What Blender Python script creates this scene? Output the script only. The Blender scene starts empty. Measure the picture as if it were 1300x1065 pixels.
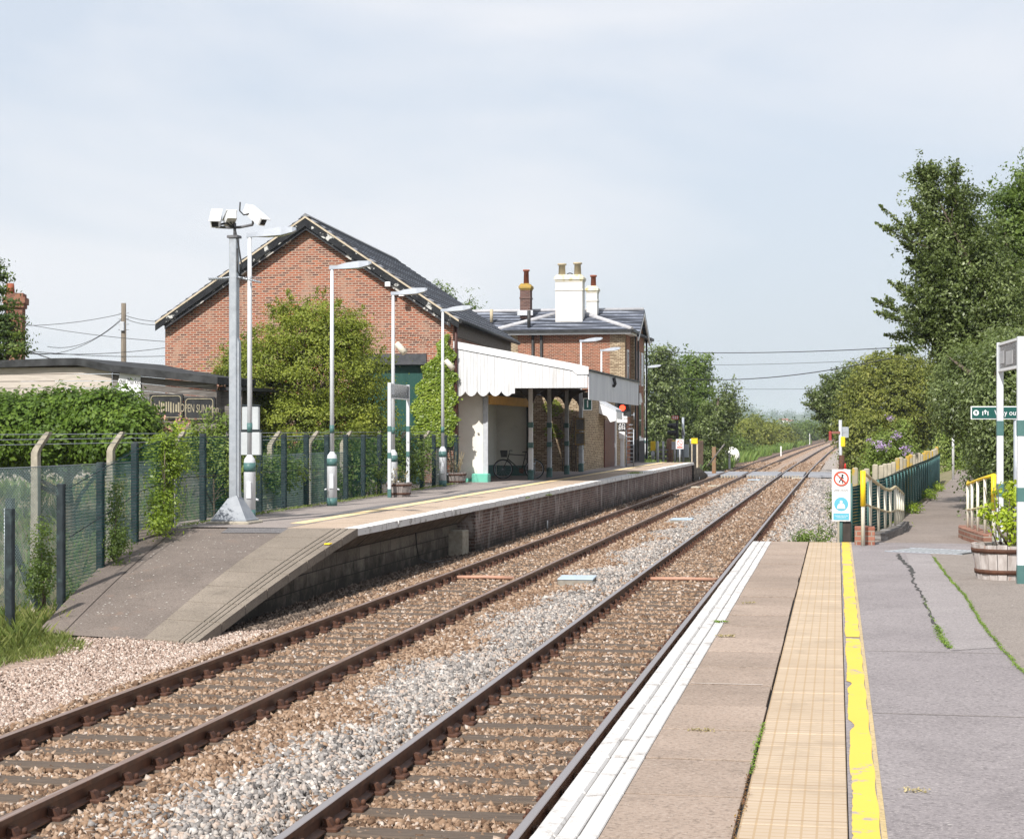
import bpy, math, random
import numpy as np
from mathutils import Vector, Matrix
PI = math.pi
scene = bpy.context.scene
COL = scene.collection
R = math.radians
rng = np.random.default_rng(7)
random.seed(7)

# ------------------------------------------------------------------ camera
EYE = 2.66; F = 2250.0; YAW = R(10.4); HY = 545.0
CT, ST = math.cos(YAW), math.sin(YAW)
cam = bpy.data.cameras.new('camera'); camo = bpy.data.objects.new('camera', cam); COL.objects.link(camo)
camo.location = (0, 0, EYE); camo.rotation_euler = (R(90), 0, YAW)
cam.sensor_width = 36; cam.lens = 36 * F / 1300; cam.shift_y = (HY - 532.5) / 1300
cam.clip_start = 0.1; cam.clip_end = 12000
scene.camera = camo

def pd(px, py, d):                       # survey point seen at px,py, d metres off
    u = (px - 650) / F
    return (d * (-ST + u * CT), d * (CT + u * ST), EYE - (py - HY) / F * d)
def at(px, py, z=0.915):                 # survey point on the level z
    return pd(px, py, F * (EYE - z) / (py - HY))
def drift(y): return 2.5e-5 * y * y      # the line curves gently to the right

# ------------------------------------------------------------------ scene objects
def tag(o, label=None, cat=None, group=None, kind=None):
    if label: o['label'] = label
    if cat: o['category'] = cat
    if group: o['group'] = group
    if kind: o['kind'] = kind
    return o
def thing(name, label, cat, loc=(0, 0, 0), rz=0, group=None):
    o = bpy.data.objects.new(name, None); COL.objects.link(o)
    o.empty_display_size = .3
    o.location = loc; o.rotation_euler = (0, 0, rz)
    return tag(o, label, cat, group)
def copy_tree(o, parent=None):
    c = o.copy(); COL.objects.link(c); c.parent = parent
    for ch in o.children: copy_tree(ch, c)
    return c
def link_mesh(name, me, m, parent=None):
    if m is not None: me.materials.append(m)
    o = bpy.data.objects.new(name, me); COL.objects.link(o)
    if parent: o.parent = parent
    return o

class MB:
    def __init__(s): s.v = []; s.f = []; s.sm = []
    def add(s, vs, fs, smooth=False):
        n = len(s.v); s.v += [tuple(p) for p in vs]
        for f in fs: s.f.append([i + n for i in f]); s.sm.append(smooth)
        return s
    def box(s, x0, x1, y0, y1, z0, z1):
        if x0 > x1: x0, x1 = x1, x0
        if y0 > y1: y0, y1 = y1, y0
        if z0 > z1: z0, z1 = z1, z0
        v = [(x, y, z) for z in (z0, z1) for x, y in ((x0, y0), (x1, y0), (x1, y1), (x0, y1))]
        return s.add(v, [(3, 2, 1, 0), (4, 5, 6, 7), (0, 1, 5, 4), (1, 2, 6, 5), (2, 3, 7, 6), (3, 0, 4, 7)])
    def bbox(s, x0, x1, y0, y1, z0, z1, b=.01):   # box with chamfered vertical and top edges
        if x0 > x1: x0, x1 = x1, x0
        if y0 > y1: y0, y1 = y1, y0
        def ring(x0, x1, y0, y1, z, b):
            return [(x0 + b, y0, z), (x1 - b, y0, z), (x1, y0 + b, z), (x1, y1 - b, z), (x1 - b, y1, z), (x0 + b, y1, z), (x0, y1 - b, z), (x0, y0 + b, z)]
        v = ring(x0, x1, y0, y1, z0, b) + ring(x0, x1, y0, y1, z1 - b, b) + ring(x0 + b, x1 - b, y0 + b, y1 - b, z1, b * .5)
        fs = [tuple(range(7, -1, -1)), tuple(range(16, 24))]
        for k in (0, 8):
            for i in range(8):
                j = (i + 1) % 8; fs.append((k + i, k + j, k + 8 + j, k + 8 + i))
        return s.add(v, fs)
    def prism(s, poly, axis, a, b):          # extrude a 2D polygon along an axis from a to b
        def mk(p, t):
            if axis == 'x': return (t, p[0], p[1])
            if axis == 'y': return (p[0], t, p[1])
            return (p[0], p[1], t)
        n = len(poly)
        v = [mk(p, a) for p in poly] + [mk(p, b) for p in poly]
        fs = [tuple(range(n)), tuple(range(2 * n - 1, n - 1, -1))]
        for i in range(n):
            j = (i + 1) % n; fs.append((i, i + n, j + n, j))
        return s.add(v, fs)
    def tube(s, pts, r, n=10, cap=True, smooth=True):
        pts = [Vector(p) for p in pts]
        rs = r if isinstance(r, (list, tuple)) else [r] * len(pts)
        vs = []; prev = None
        for i, p in enumerate(pts):
            if i == 0: t = pts[1] - p
            elif i == len(pts) - 1: t = p - pts[i - 1]
            else: t = (pts[i + 1] - pts[i - 1])
            t.normalize()
            if prev is None:
                up = Vector((0, 0, 1)) if abs(t.z) < .9 else Vector((0, 1, 0))
                e1 = t.cross(up).normalized()
            else:
                e1 = (prev - t * prev.dot(t))
                e1 = e1.normalized() if e1.length > 1e-6 else t.orthogonal().normalized()
            prev = e1; e2 = t.cross(e1)
            for k in range(n):
                a = 2 * PI * k / n
                vs.append(p + (e1 * math.cos(a) + e2 * math.sin(a)) * rs[i])
        fs = []
        for i in range(len(pts) - 1):
            for k in range(n):
                j = (k + 1) % n
                fs.append((i * n + k, i * n + j, (i + 1) * n + j, (i + 1) * n + k))
        s.add(vs, fs, smooth)
        if cap:
            m = len(s.v) - len(vs)
            s.f.append([m + k for k in range(n - 1, -1, -1)]); s.sm.append(False)
            q = m + (len(pts) - 1) * n
            s.f.append([q + k for k in range(n)]); s.sm.append(False)
        return s
    def lathe(s, prof, c=(0, 0), n=20, smooth=True):     # prof: list of (r,z)
        vs = []; fs = []
        for r, z in prof:
            for k in range(n):
                a = 2 * PI * k / n; vs.append((c[0] + r * math.cos(a), c[1] + r * math.sin(a), z))
        for i in range(len(prof) - 1):
            for k in range(n):
                j = (k + 1) % n; fs.append((i * n + k, i * n + j, (i + 1) * n + j, (i + 1) * n + k))
        s.add(vs, fs, smooth)
        m = len(s.v) - len(vs)
        s.f.append([m + k for k in range(n - 1, -1, -1)]); s.sm.append(False)
        q = m + (len(prof) - 1) * n
        s.f.append([q + k for k in range(n)]); s.sm.append(False)
        return s
    def quad(s, a, b, c, d): return s.add([a, b, c, d], [(0, 1, 2, 3)])
    def sheet(s, poly, z, skirt=0):
        n = len(poly)
        s.add([(p[0], p[1], z) for p in poly], [tuple(range(n))])
        return s
    def xform(s, M_):
        s.v = [tuple(M_ @ Vector(p)) for p in s.v]; return s
    def build(s, name, m, parent=None):
        me = bpy.data.meshes.new(name); me.from_pydata(s.v, [], s.f)
        me.polygons.foreach_set('use_smooth', s.sm); me.update()
        return link_mesh(name, me, m, parent)

def np_mesh(name, verts, faces4, m, parent=None, attr=None, tri=False, smooth=False):
    """verts (N,3), faces (F,k); attr: per-vertex float stored as 'rnd'"""
    k = faces4.shape[1]
    me = bpy.data.meshes.new(name)
    me.vertices.add(len(verts)); me.vertices.foreach_set('co', np.ascontiguousarray(verts, dtype=np.float32).ravel())
    me.loops.add(faces4.size); me.loops.foreach_set('vertex_index', np.ascontiguousarray(faces4, dtype=np.int32).ravel())
    me.polygons.add(len(faces4))
    me.polygons.foreach_set('loop_start', np.arange(0, faces4.size, k, dtype=np.int32))
    me.polygons.foreach_set('loop_total', np.full(len(faces4), k, dtype=np.int32))
    if smooth: me.polygons.foreach_set('use_smooth', np.ones(len(faces4), dtype=bool))
    me.update(calc_edges=True)
    if attr is not None:
        a = me.attributes.new('rnd', 'FLOAT', 'POINT'); a.data.foreach_set('value', np.ascontiguousarray(attr, dtype=np.float32))
    return link_mesh(name, me, m, parent)

# ------------------------------------------------------------------ materials
class NT:
    def __init__(s, name):
        s.m = bpy.data.materials.new(name); s.m.use_nodes = True
        s.t = s.m.node_tree; s.t.nodes.clear()
        s.out = s.n('ShaderNodeOutputMaterial'); s.b = s.n('ShaderNodeBsdfPrincipled')
        s.l(s.b.outputs[0], s.out.inputs[0]); s.co = None
    def n(s, ty, **kw):
        x = s.t.nodes.new(ty)
        for k, v in kw.items(): setattr(x, k, v)
        return x
    def l(s, a, b): s.t.links.new(a, b)
    def coords(s, kind='Object', scale=(1, 1, 1)):
        if kind == 'World':
            g = s.n('ShaderNodeNewGeometry'); o = g.outputs['Position']
        else:
            g = s.n('ShaderNodeTexCoord'); o = g.outputs[kind]
        mp = s.n('ShaderNodeMapping'); mp.inputs['Scale'].default_value = scale
        s.l(o, mp.inputs[0]); return mp.outputs[0]
    def noise(s, vec, scale, detail=4, rough=.55, dist=0):
        x = s.n('ShaderNodeTexNoise'); x.inputs['Scale'].default_value = scale
        x.inputs['Detail'].default_value = detail; x.inputs['Roughness'].default_value = rough
        x.inputs['Distortion'].default_value = dist
        s.l(vec, x.inputs['Vector']); return x.outputs['Fac']
    def ramp(s, fac, stops):
        x = s.n('ShaderNodeValToRGB'); e = x.color_ramp.elements
        while len(e) < len(stops): e.new(.5)
        for i, (p, c) in enumerate(stops):
            e[i].position = p; e[i].color = tuple(c) + (1,) if len(c) == 3 else c
        s.l(fac, x.inputs[0]); return x.outputs[0]
    def framp(s, fac, a, b, lo=0., hi=1.):
        x = s.n('ShaderNodeMapRange'); x.inputs[1].default_value = a; x.inputs[2].default_value = b
        x.inputs[3].default_value = lo; x.inputs[4].default_value = hi
        s.l(fac, x.inputs[0]); return x.outputs[0]
    def mix(s, fac, a, b, mode='MIX'):
        x = s.n('ShaderNodeMix', data_type='RGBA', blend_type=mode)
        if isinstance(fac, (int, float)): x.inputs[0].default_value = fac
        else: s.l(fac, x.inputs[0])
        for i, c in ((6, a), (7, b)):
            if isinstance(c, (tuple, list)): x.inputs[i].default_value = tuple(c) + ((1,) if len(c) == 3 else ())
            else: s.l(c, x.inputs[i])
        return x.outputs[2]
    def math(s, op, a, b=0.):
        x = s.n('ShaderNodeMath', operation=op)
        for i, c in ((0, a), (1, b)):
            if isinstance(c, (int, float)): x.inputs[i].default_value = c
            else: s.l(c, x.inputs[i])
        return x.outputs[0]
    def bump(s, h, strength=.5, dist=.02):
        x = s.n('ShaderNodeBump'); x.inputs['Strength'].default_value = strength; x.inputs['Distance'].default_value = dist
        s.l(h, x.inputs['Height']); s.l(x.outputs[0], s.b.inputs['Normal']); return s
    def done(s, col=None, rough=.8, metal=0, spec=.3):
        if col is not None:
            if isinstance(col, (tuple, list)): s.b.inputs['Base Color'].default_value = tuple(col) + (1,)
            else: s.l(col, s.b.inputs['Base Color'])
        if isinstance(rough, (int, float)): s.b.inputs['Roughness'].default_value = rough
        else: s.l(rough, s.b.inputs['Roughness'])
        s.b.inputs['Metallic'].default_value = metal
        s.b.inputs['Specular IOR Level'].default_value = spec
        return s.m

def M(name, c1, c2=None, scale=6, rough=.7, metal=0, bump=.15, stretch=(1, 1, 1), lo=.35, hi=.65, kind='Object', dirt=None, dscale=1.2, dlo=.55, dhi=.75, spec=.3, bscale=40):
    t = NT(name); v = t.coords(kind, stretch)
    if c2 is None: c2 = tuple(c * .8 for c in c1)
    n = t.noise(v, scale, 6, .6)
    c = t.ramp(n, [(lo, c1), (hi, c2)])
    if dirt:
        dn = t.noise(v, dscale, 5, .65)
        c = t.mix(t.framp(dn, dlo, dhi), c, dirt)
    if bump: t.bump(t.noise(v, bscale, 3), bump, .01)
    return t.done(c, rough, metal, spec)

def brick(name, cols, mortar, bw=.225, rh=.075, ms=.012, patch=None, plo=.60, kind='Object', bias=0., axis='xy', dirt=None):
    t = NT(name); v = t.coords(kind)
    sp = t.n('ShaderNodeSeparateXYZ'); t.l(v, sp.inputs[0]); mh = mortar
    h = t.math('ADD', sp.outputs[0], sp.outputs[1])
    cb = t.n('ShaderNodeCombineXYZ'); t.l(h, cb.inputs[0]); t.l(sp.outputs[2], cb.inputs[1])
    b = t.n('ShaderNodeTexBrick'); t.l(cb.outputs[0], b.inputs['Vector'])
    b.inputs['Scale'].default_value = 1; b.inputs['Brick Width'].default_value = bw; b.inputs['Row Height'].default_value = rh
    b.inputs['Mortar Size'].default_value = ms; b.inputs['Mortar Smooth'].default_value = .3; b.inputs['Bias'].default_value = bias
    b.inputs['Color1'].default_value = (0, 0, 0, 1); b.inputs['Color2'].default_value = (1, 1, 1, 1); b.inputs['Mortar'].default_value = (.5, .5, .5, 1)
    n = len(cols); base = t.ramp(b.outputs['Color'], [(i / (n - 1), c) for i, c in enumerate(cols)])
    big = t.noise(cb.outputs[0], .55, 5, .65)
    base = t.mix(t.framp(big, .35, .7, .0, .45), base, tuple(x * .5 for x in cols[n // 2]))
    fine = t.noise(cb.outputs[0], 14, 4, .7)
    base = t.mix(t.framp(fine, .5, .75, 0., .35), base, tuple(min(1, x * 1.5) for x in cols[-1]))
    c = t.mix(b.outputs['Fac'], base, mortar)
    if patch:
        mp2 = t.n('ShaderNodeMapping'); mp2.inputs['Scale'].default_value = (1.6, .55, 1); t.l(cb.outputs[0], mp2.inputs[0])
        pn = t.noise(mp2.outputs[0], 1.1, 7, .75, .4)
        c = t.mix(t.framp(pn, plo, plo + .12, 0, .75), c, patch)
    if dirt:
        col, z0, z1 = dirt
        dn = t.math('ADD', t.framp(sp.outputs[2], z0, z1, 1, 0), t.framp(t.noise(cb.outputs[0], 2.5, 5, .7), .3, .7, -.4, .4))
        c = t.mix(t.framp(dn, .2, .9, 0, .9), c, col)
    t.bump(t.math('SUBTRACT', 1., b.outputs['Fac']), .5, .008)
    return t.done(c, .9, 0, .15)

def slate(name, c1, c2, w=.45, h=.32, moss=None):
    t = NT(name); v = t.coords('Object')
    sp = t.n('ShaderNodeSeparateXYZ'); t.l(v, sp.inputs[0])
    # courses follow height, tiles run along whichever way the roof runs
    cb = t.n('ShaderNodeCombineXYZ'); t.l(t.math('ADD', sp.outputs[1], t.math('MULTIPLY', sp.outputs[0], .13)), cb.inputs[0]); t.l(t.math('MULTIPLY', sp.outputs[2], 1.7), cb.inputs[1])
    b = t.n('ShaderNodeTexBrick'); t.l(cb.outputs[0], b.inputs['Vector'])
    b.inputs['Scale'].default_value = 1; b.inputs['Brick Width'].default_value = w; b.inputs['Row Height'].default_value = h
    b.inputs['Mortar Size'].default_value = .07; b.inputs['Mortar Smooth'].default_value = .2
    b.inputs['Color1'].default_value = (0, 0, 0, 1); b.inputs['Color2'].default_value = (1, 1, 1, 1)
    base = t.ramp(b.outputs['Color'], [(0, c1), (.5, c1), (1, c2)])
    nz = t.noise(v, 2.2, 6, .7)
    base = t.mix(t.framp(nz, .45, .75, 0, .6), base, tuple(min(1, x * 1.6) for x in c2))
    if moss:
        base = t.mix(t.framp(t.noise(v, 5, 6, .75), .62, .72, 0, .6), base, moss)
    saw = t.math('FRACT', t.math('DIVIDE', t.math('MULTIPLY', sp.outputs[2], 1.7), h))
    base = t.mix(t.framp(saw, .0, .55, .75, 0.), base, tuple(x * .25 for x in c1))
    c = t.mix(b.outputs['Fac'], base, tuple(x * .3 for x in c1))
    t.bump(t.math('SUBTRACT', 1., b.outputs['Fac']), .6, .01)
    return t.done(c, .8, 0, .12)

def leafmat(name, dark, mid, light, trans=.35, rough=.5, wscale=.8, spec=.35):
    t = NT(name)
    a = t.n('ShaderNodeAttribute', attribute_name='rnd')
    v = t.coords('World')
    n = t.noise(v, wscale, 3, .6)
    f = t.math('ADD', t.math('MULTIPLY', a.outputs['Fac'], .6), t.framp(n, .3, .7, 0, .4))
    c = t.ramp(f, [(.1, dark), (.5, mid), (.95, light)])
    t.l(c, t.b.inputs['Base Color']); t.b.inputs['Roughness'].default_value = rough
    t.b.inputs['Specular IOR Level'].default_value = spec
    tr = t.n('ShaderNodeBsdfTranslucent'); t.l(t.mix(.5, c, (light[0] * 1.2, light[1] * 1.3, light[2] * .6)), tr.inputs[0])
    mx = t.n('ShaderNodeMixShader'); mx.inputs[0].default_value = trans
    t.l(t.b.outputs[0], mx.inputs[1]); t.l(tr.outputs[0], mx.inputs[2]); t.l(mx.outputs[0], t.out.inputs[0])
    return t.m

def meshmat(name, col, pitch=.055, wire=.16, square=False, rough=.6):
    """wire netting: lattice of wires, clear between; (x+y , z) plane in local coordinates"""
    t = NT(name); v = t.coords('UV')
    sp = t.n('ShaderNodeSeparateXYZ'); t.l(v, sp.inputs[0])
    if square: a, b = sp.outputs[0], sp.outputs[1]
    else:
        a = t.math('ADD', sp.outputs[0], sp.outputs[1]); b = t.math('SUBTRACT', sp.outputs[0], sp.outputs[1])
    def line(q):
        fr = t.math('FRACT', t.math('ADD', t.math('DIVIDE', q, pitch), 1000.0))
        return t.math('LESS_THAN', fr, wire)
    al = t.math('MAXIMUM', line(a), line(b))
    n = t.noise(t.coords('World'), 3, 3)
    c = t.ramp(n, [(.35, col), (.65, tuple(x * .7 for x in col))])
    m = t.done(c, rough, 0, .3)
    # round wires catch the light from either side
    df = t.n('ShaderNodeBsdfDiffuse'); tl = t.n('ShaderNodeBsdfTranslucent'); tp = t.n('ShaderNodeBsdfTransparent')
    t.l(c, df.inputs[0]); t.l(c, tl.inputs[0]); m1 = t.n('ShaderNodeMixShader'); m1.inputs[0].default_value = .5
    t.l(df.outputs[0], m1.inputs[1]); t.l(tl.outputs[0], m1.inputs[2]); m2 = t.n('ShaderNodeMixShader'); t.l(al, m2.inputs[0])
    t.l(tp.outputs[0], m2.inputs[1]); t.l(m1.outputs[0], m2.inputs[2]); t.l(m2.outputs[0], t.out.inputs[0])
    return m

def net(name, pts, z0s, z1s, m, parent, off=0):
    """vertical netting through ground points pts (local), bottom/top heights; UV in metres"""
    vs = []; fs = []; uv = []; L = 0
    for i, p in enumerate(pts):
        if i: L += math.dist(pts[i - 1], p)
        vs += [(p[0], p[1], z0s[i]), (p[0], p[1], z1s[i])]; uv += [(L, z0s[i]), (L, z1s[i])]
        if i: k = 2 * i; fs.append((k - 2, k, k + 1, k - 1))
    me = bpy.data.meshes.new(name); me.from_pydata(vs, [], fs); me.update()
    ul = me.uv_layers.new(name='UVMap')
    for lp in me.loops: ul.data[lp.index].uv = uv[lp.vertex_index]
    return link_mesh(name, me, m, parent)

def text_obj(name, txt, size, m, parent, loc, rot=(R(90), 0, 0), depth=.004, align='CENTER', sx=1.):
    cu = bpy.data.curves.new(name, 'FONT'); cu.body = txt; cu.size = size; cu.extrude = depth
    cu.align_x = align; cu.align_y = 'CENTER'; cu.resolution_u = 3
    tmp = bpy.data.objects.new('tmp', cu); COL.objects.link(tmp)
    dg = bpy.context.evaluated_depsgraph_get(); dg.update()
    me = bpy.data.meshes.new_from_object(tmp.evaluated_get(dg))
    bpy.data.objects.remove(tmp); bpy.data.curves.remove(cu)
    me.materials.clear()
    o = link_mesh(name, me, m, parent); o.location = loc; o.rotation_euler = rot; o.scale = (sx, 1, 1)
    return o

# ------------------------------------------------------------------ foliage
def unit(a): return a / np.maximum(np.linalg.norm(a, axis=1, keepdims=True), 1e-9)
def leaf_mesh(name, pos, nrm, size, m, parent, asp=.55, rnd=None):
    n = len(pos)
    tang = unit(np.cross(nrm, rng.normal(size=(n, 3)))); bit = np.cross(nrm, tang)
    s = (size * rng.uniform(.65, 1.35, n))[:, None]
    a = pos - tang * s * .5; c = pos + tang * s * .5
    mid = pos + nrm * s * .06
    b = mid + bit * s * asp * .5 - nrm * s * .12; d = mid - bit * s * asp * .5 - nrm * s * .12
    v = np.stack([a, b, c, d], 1).reshape(-1, 3)
    f = np.arange(n * 4).reshape(-1, 4)
    if rnd is None: rnd = rng.random(n)
    return np_mesh(name, v, f, m, parent, attr=np.repeat(rnd, 4))
def crown(name, blobs, nclump, per, lsize, crad, m, parent, up=.5, asp=.55, inner=.25, flat=.8, zmin=None, fill=.0, spray=0, slen=.8):
    """blobs: (x,y,z,rx,ry,rz) in local coordinates"""
    B = np.array(blobs, float)
    w = (B[:, 3] * B[:, 4] + B[:, 4] * B[:, 5] + B[:, 3] * B[:, 5]); w /= w.sum()
    k = rng.choice(len(B), nclump, p=w)
    u = unit(rng.normal(size=(nclump, 3)))
    rad = 1 - np.abs(rng.normal(size=nclump)) * inner + rng.normal(size=nclump) * .05
    rad = np.clip(rad, .15, 1.18)
    if fill > 0:
        q = rng.random(nclump) < fill; rad[q] = rng.random(q.sum()) ** .5 * .9
    C = B[k, :3] + u * B[k, 3:] * rad[:, None]
    crs = crad * rng.uniform(.55, 1.45, nclump)
    if zmin is not None:
        ok = C[:, 2] > zmin; C = C[ok]; u = u[ok]; crs = crs[ok]; k = k[ok]
    nc = len(C)
    idx = np.repeat(np.arange(nc), per)
    off = rng.normal(size=(nc * per, 3)) * np.array([1, 1, flat]) * .5
    pos = C[idx] + off * crs[idx][:, None]
    nrm = unit(u[idx] * .7 + unit(off) * .5 + np.array([0, 0, up]) + rng.normal(size=(nc * per, 3)) * .45)
    tone = rng.random(nc)
    if spray:
        k2 = rng.choice(len(B), spray, p=w); u2 = unit(rng.normal(size=(spray, 3)) * np.array([1, 1, .8]) + np.array([0, 0, .35]))
        st = B[k2, :3] + u2 * B[k2, 3:] * .85; L = slen * rng.uniform(.4, 1.5, spray)
        dr = unit(u2 + np.array([0, 0, .25]) + rng.normal(size=(spray, 3)) * .3)
        ns = max(6, int(per * .9)); i2 = np.repeat(np.arange(spray), ns); tt = rng.random(spray * ns) ** .8
        p2 = st[i2] + dr[i2] * (L[i2] * tt)[:, None] + np.array([0, 0, -.12]) * (L[i2] * tt ** 2)[:, None] + rng.normal(size=(spray * ns, 3)) * (lsize * (1.0 - .6 * tt))[:, None]
        n2 = unit(np.array([0, 0, .6]) + rng.normal(size=(spray * ns, 3)) * .8)
        pos = np.concatenate([pos, p2]); nrm = np.concatenate([nrm, n2])
        rnd2 = np.clip(.5 * rng.random(spray)[i2] + .5 * rng.random(spray * ns), 0, 1)
    else: rnd2 = np.zeros(0)
    rnd = np.concatenate([np.clip(.5 * tone[idx] + .5 * rng.random(nc * per), 0, 1), rnd2])
    return leaf_mesh(name, pos, nrm, lsize, m, parent, asp, rnd), C
def branches(mb, base, C, n, r0, fork=.45, seed=0, nn=6):
    rr = random.Random(seed); base = Vector(base)
    for i in range(n):
        e = Vector(C[rr.randrange(len(C))])
        s = base + Vector((0, 0, 1)) * (e.z - base.z) * rr.uniform(.0, fork)
        mid = s.lerp(e, .5) + Vector((rr.uniform(-1, 1), rr.uniform(-1, 1), rr.uniform(0, 1))) * (e - s).length * .13
        q = s.lerp(mid, .5) + Vector((rr.uniform(-1, 1), rr.uniform(-1, 1), 0)) * .05 * (e - s).length
        mb.tube([s, q, mid, mid.lerp(e, .6), e], [r0, r0 * .75, r0 * .5, r0 * .3, r0 * .08], nn)
def tree(name, label, cat, base, blobs, m, bark, nclump, per, lsize, crad, trunk_r=.2, nb=14, group=None, seed=1, trunk_top=None, **kw):
    t = thing(name, label, cat, base, 0, group)
    cr, C = crown('crown', blobs, nclump, per, lsize, crad, m, t, **kw)
    mb = MB(); top = trunk_top or max(b[2] for b in blobs)
    cx = sum(b[0] for b in blobs) / len(blobs); cy = sum(b[1] for b in blobs) / len(blobs)
    mb.tube([(0, 0, -.3), (cx * .1 + .04, cy * .1, top * .25), (cx * .4, cy * .4, top * .6), (cx * .8, cy * .8, top)], [trunk_r * 1.2, trunk_r, trunk_r * .7, trunk_r * .25], 9)
    if nb: branches(mb, (cx * .25, cy * .25, top * .35), C, nb, trunk_r * .5, .6, seed)
    mb.build('trunk', bark, t)
    return t
def twigs(name, parent, base, lines, d, m, n=200, rad=4., lsize=.07, stem=None):
    """leafy shoots: lines of ((px,py) root, (px,py) tip) at distance d, with side shoots"""
    P = []; k = d / F; mb = MB()
    for (a, b) in lines:
        dd = d + random.uniform(-.6, .6); A = Vector(pd(a[0], a[1], dd)) - Vector(base); B_ = Vector(pd(b[0], b[1], dd + random.uniform(-.4, .4))) - Vector(base)
        L = (B_ - A).length; mid = A.lerp(B_, .5) + Vector((0, 0, -.05 * L)); mb.tube([A, mid, B_], [.018, .011, .004], 5)
        t = rng.random(n) ** .8; base_p = np.array(A)[None] * (1 - t)[:, None] + np.array(B_)[None] * t[:, None]; base_p[:, 2] -= .2 * L * t * (1 - t)
        P.append(base_p + rng.normal(size=(n, 3)) * (rad * k * (1.15 - t))[:, None] * .8)
        for q in range(5):
            s = random.uniform(.1, .85); S0_ = A.lerp(B_, s); dv = Vector((random.uniform(-1, 1), random.uniform(-1, 1), random.uniform(-.3, 1))).normalized() * L * .28 * (1.1 - s) + (B_ - A) * .12
            t = rng.random(n // 5); P.append(np.array(S0_)[None] + np.array(dv)[None] * t[:, None] + rng.normal(size=(n // 5, 3)) * rad * k * .35)
    P = np.concatenate(P); nr = unit(rng.normal(size=P.shape) + np.array([0, 0, .5]))
    leaf_mesh(name, P, nr, lsize, m, parent); mb.build('limb', bark, parent)
def blades(name, xy, z, h, w, m, parent=None, lean=.35, rnd=None):
    n = len(xy); a = rng.uniform(0, 2 * PI, n)
    d = np.stack([np.cos(a), np.sin(a), np.zeros(n)], 1)
    hh = (h * rng.uniform(.5, 1.3, n))[:, None]
    p = np.column_stack([xy, z])
    la = rng.uniform(0, 2 * PI, n); ln = np.stack([np.cos(la), np.sin(la), np.zeros(n)], 1) * hh * lean * rng.random(n)[:, None]
    up = np.array([0, 0, 1.])
    v = np.stack([p - d * w * .5, p + d * w * .5, p + d * w * .35 + up * hh * .6 + ln * .4, p - d * w * .2 + up * hh + ln], 1).reshape(-1, 3)
    if rnd is None: rnd = rng.random(n)
    return np_mesh(name, v, np.arange(n * 4).reshape(-1, 4), m, parent, attr=np.repeat(rnd, 4))
# ------------------------------------------------------------------ palette
white = M('white_paint', (.74, .75, .76), (.66, .67, .69), 3, .45, bump=.03, dirt=(.42, .42, .40), dscale=4, dlo=.62, dhi=.8)
pole_white = M('lamp_paint', (.60, .62, .65), (.52, .54, .57), 3, .4, bump=.02, dirt=(.38, .38, .37), dscale=5, dlo=.63, dhi=.8)
teal = M('teal_paint', (.06, .135, .13), (.08, .165, .158), 4, .45, bump=.03)
mint = M('mint_paint', (.17, .52, .40), (.14, .45, .35), 4, .5, bump=.03)
galv = M('galvanised_steel', (.42, .45, .49), (.34, .37, .41), 9, .45, .35, bump=.04, dirt=(.30, .31, .33), dscale=3)
dark_post = M('dark_fence_post', (.014, .020, .024), (.030, .042, .048), 7, .7, bump=.1, dirt=(.06, .09, .09), dscale=6)
black = M('black_paint', (.015, .016, .018), (.035, .036, .038), 5, .5, bump=.05)
flaky = M('flaking_black_paint', (.012, .013, .016), (.028, .03, .033), 3, .7, bump=.1, dirt=(.5, .5, .48), dscale=3.5, dlo=.60, dhi=.63, spec=.15)
cream_strip = M('cream_verge', (.55, .47, .36), (.42, .36, .27), 6, .8)
concrete = M('aged_concrete', (.42, .38, .31), (.28, .25, .20), 9, .9, bump=.3, dirt=(.42, .24, .05), dscale=5, dlo=.64, dhi=.75)
bark = M('bark', (.13, .105, .08), (.075, .06, .045), 9, .95, bump=.6, bscale=25, stretch=(1, 1, .25))
timber = M('weathered_timber', (.17, .155, .145), (.085, .075, .068), 5, .85, bump=.4, stretch=(.6, 1, 9), bscale=20, dirt=(.36, .35, .34), dscale=1.5, dlo=.56, dhi=.72)
pale_boards = M('pale_boards', (.50, .45, .40), (.40, .355, .315), 4, .8, bump=.4, stretch=(.5, 1, 5))
tarp = M('black_roofing_felt', (.016, .017, .018), (.05, .052, .055), 3, .8, bump=.5, bscale=6)
render_cream = M('cream_render', (.74, .72, .66), (.66, .64, .57), 1.2, .9, bump=.2, bscale=60, dirt=(.44, .42, .36), dscale=1.6, dlo=.6, dhi=.8)
chimney_white = M('whitewashed_stack', (.68, .66, .62), (.62, .595, .55), 2, .9, bump=.15, dirt=(.55, .45, .28), dscale=5, dlo=.68, dhi=.78)
terracotta = M('terracotta', (.33, .10, .055), (.22, .07, .04), 7, .8)
stone_pot = M('stone_pot', (.47, .40, .28), (.40, .34, .24), 7, .85)
lichen = M('lichen_cap', (.46, .30, .05), (.30, .22, .10), 9, .95, bump=.3)
yellow = M('yellow_paint', (.80, .56, .02), (.70, .47, .02), 4, .45, bump=.03)
redp = M('red_paint', (.55, .03, .02), (.45, .03, .02), 4, .45, bump=.02)
orange = M('ochre_sun_glow', (.62, .34, .07), (.5, .26, .05), 4, .6)  # the lintel's sunlit orange glow is put into this colour
green_door = M('green_door_paint', (.012, .055, .048), (.02, .075, .062), 3, .5, stretch=(6, 6, .5))
brown_pipe = M('brown_pipe', (.075, .028, .022), (.05, .02, .017), 4, .5)
brown_door = M('brown_door', (.13, .035, .02), (.08, .02, .014), 3, .5)
sign_green = M('sign_green', (.012, .075, .065), (.014, .08, .07), 3, .35, bump=0)
sign_blue = M('sign_blue', (.10, .38, .50), (.12, .40, .52), 3, .4, bump=0)
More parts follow.
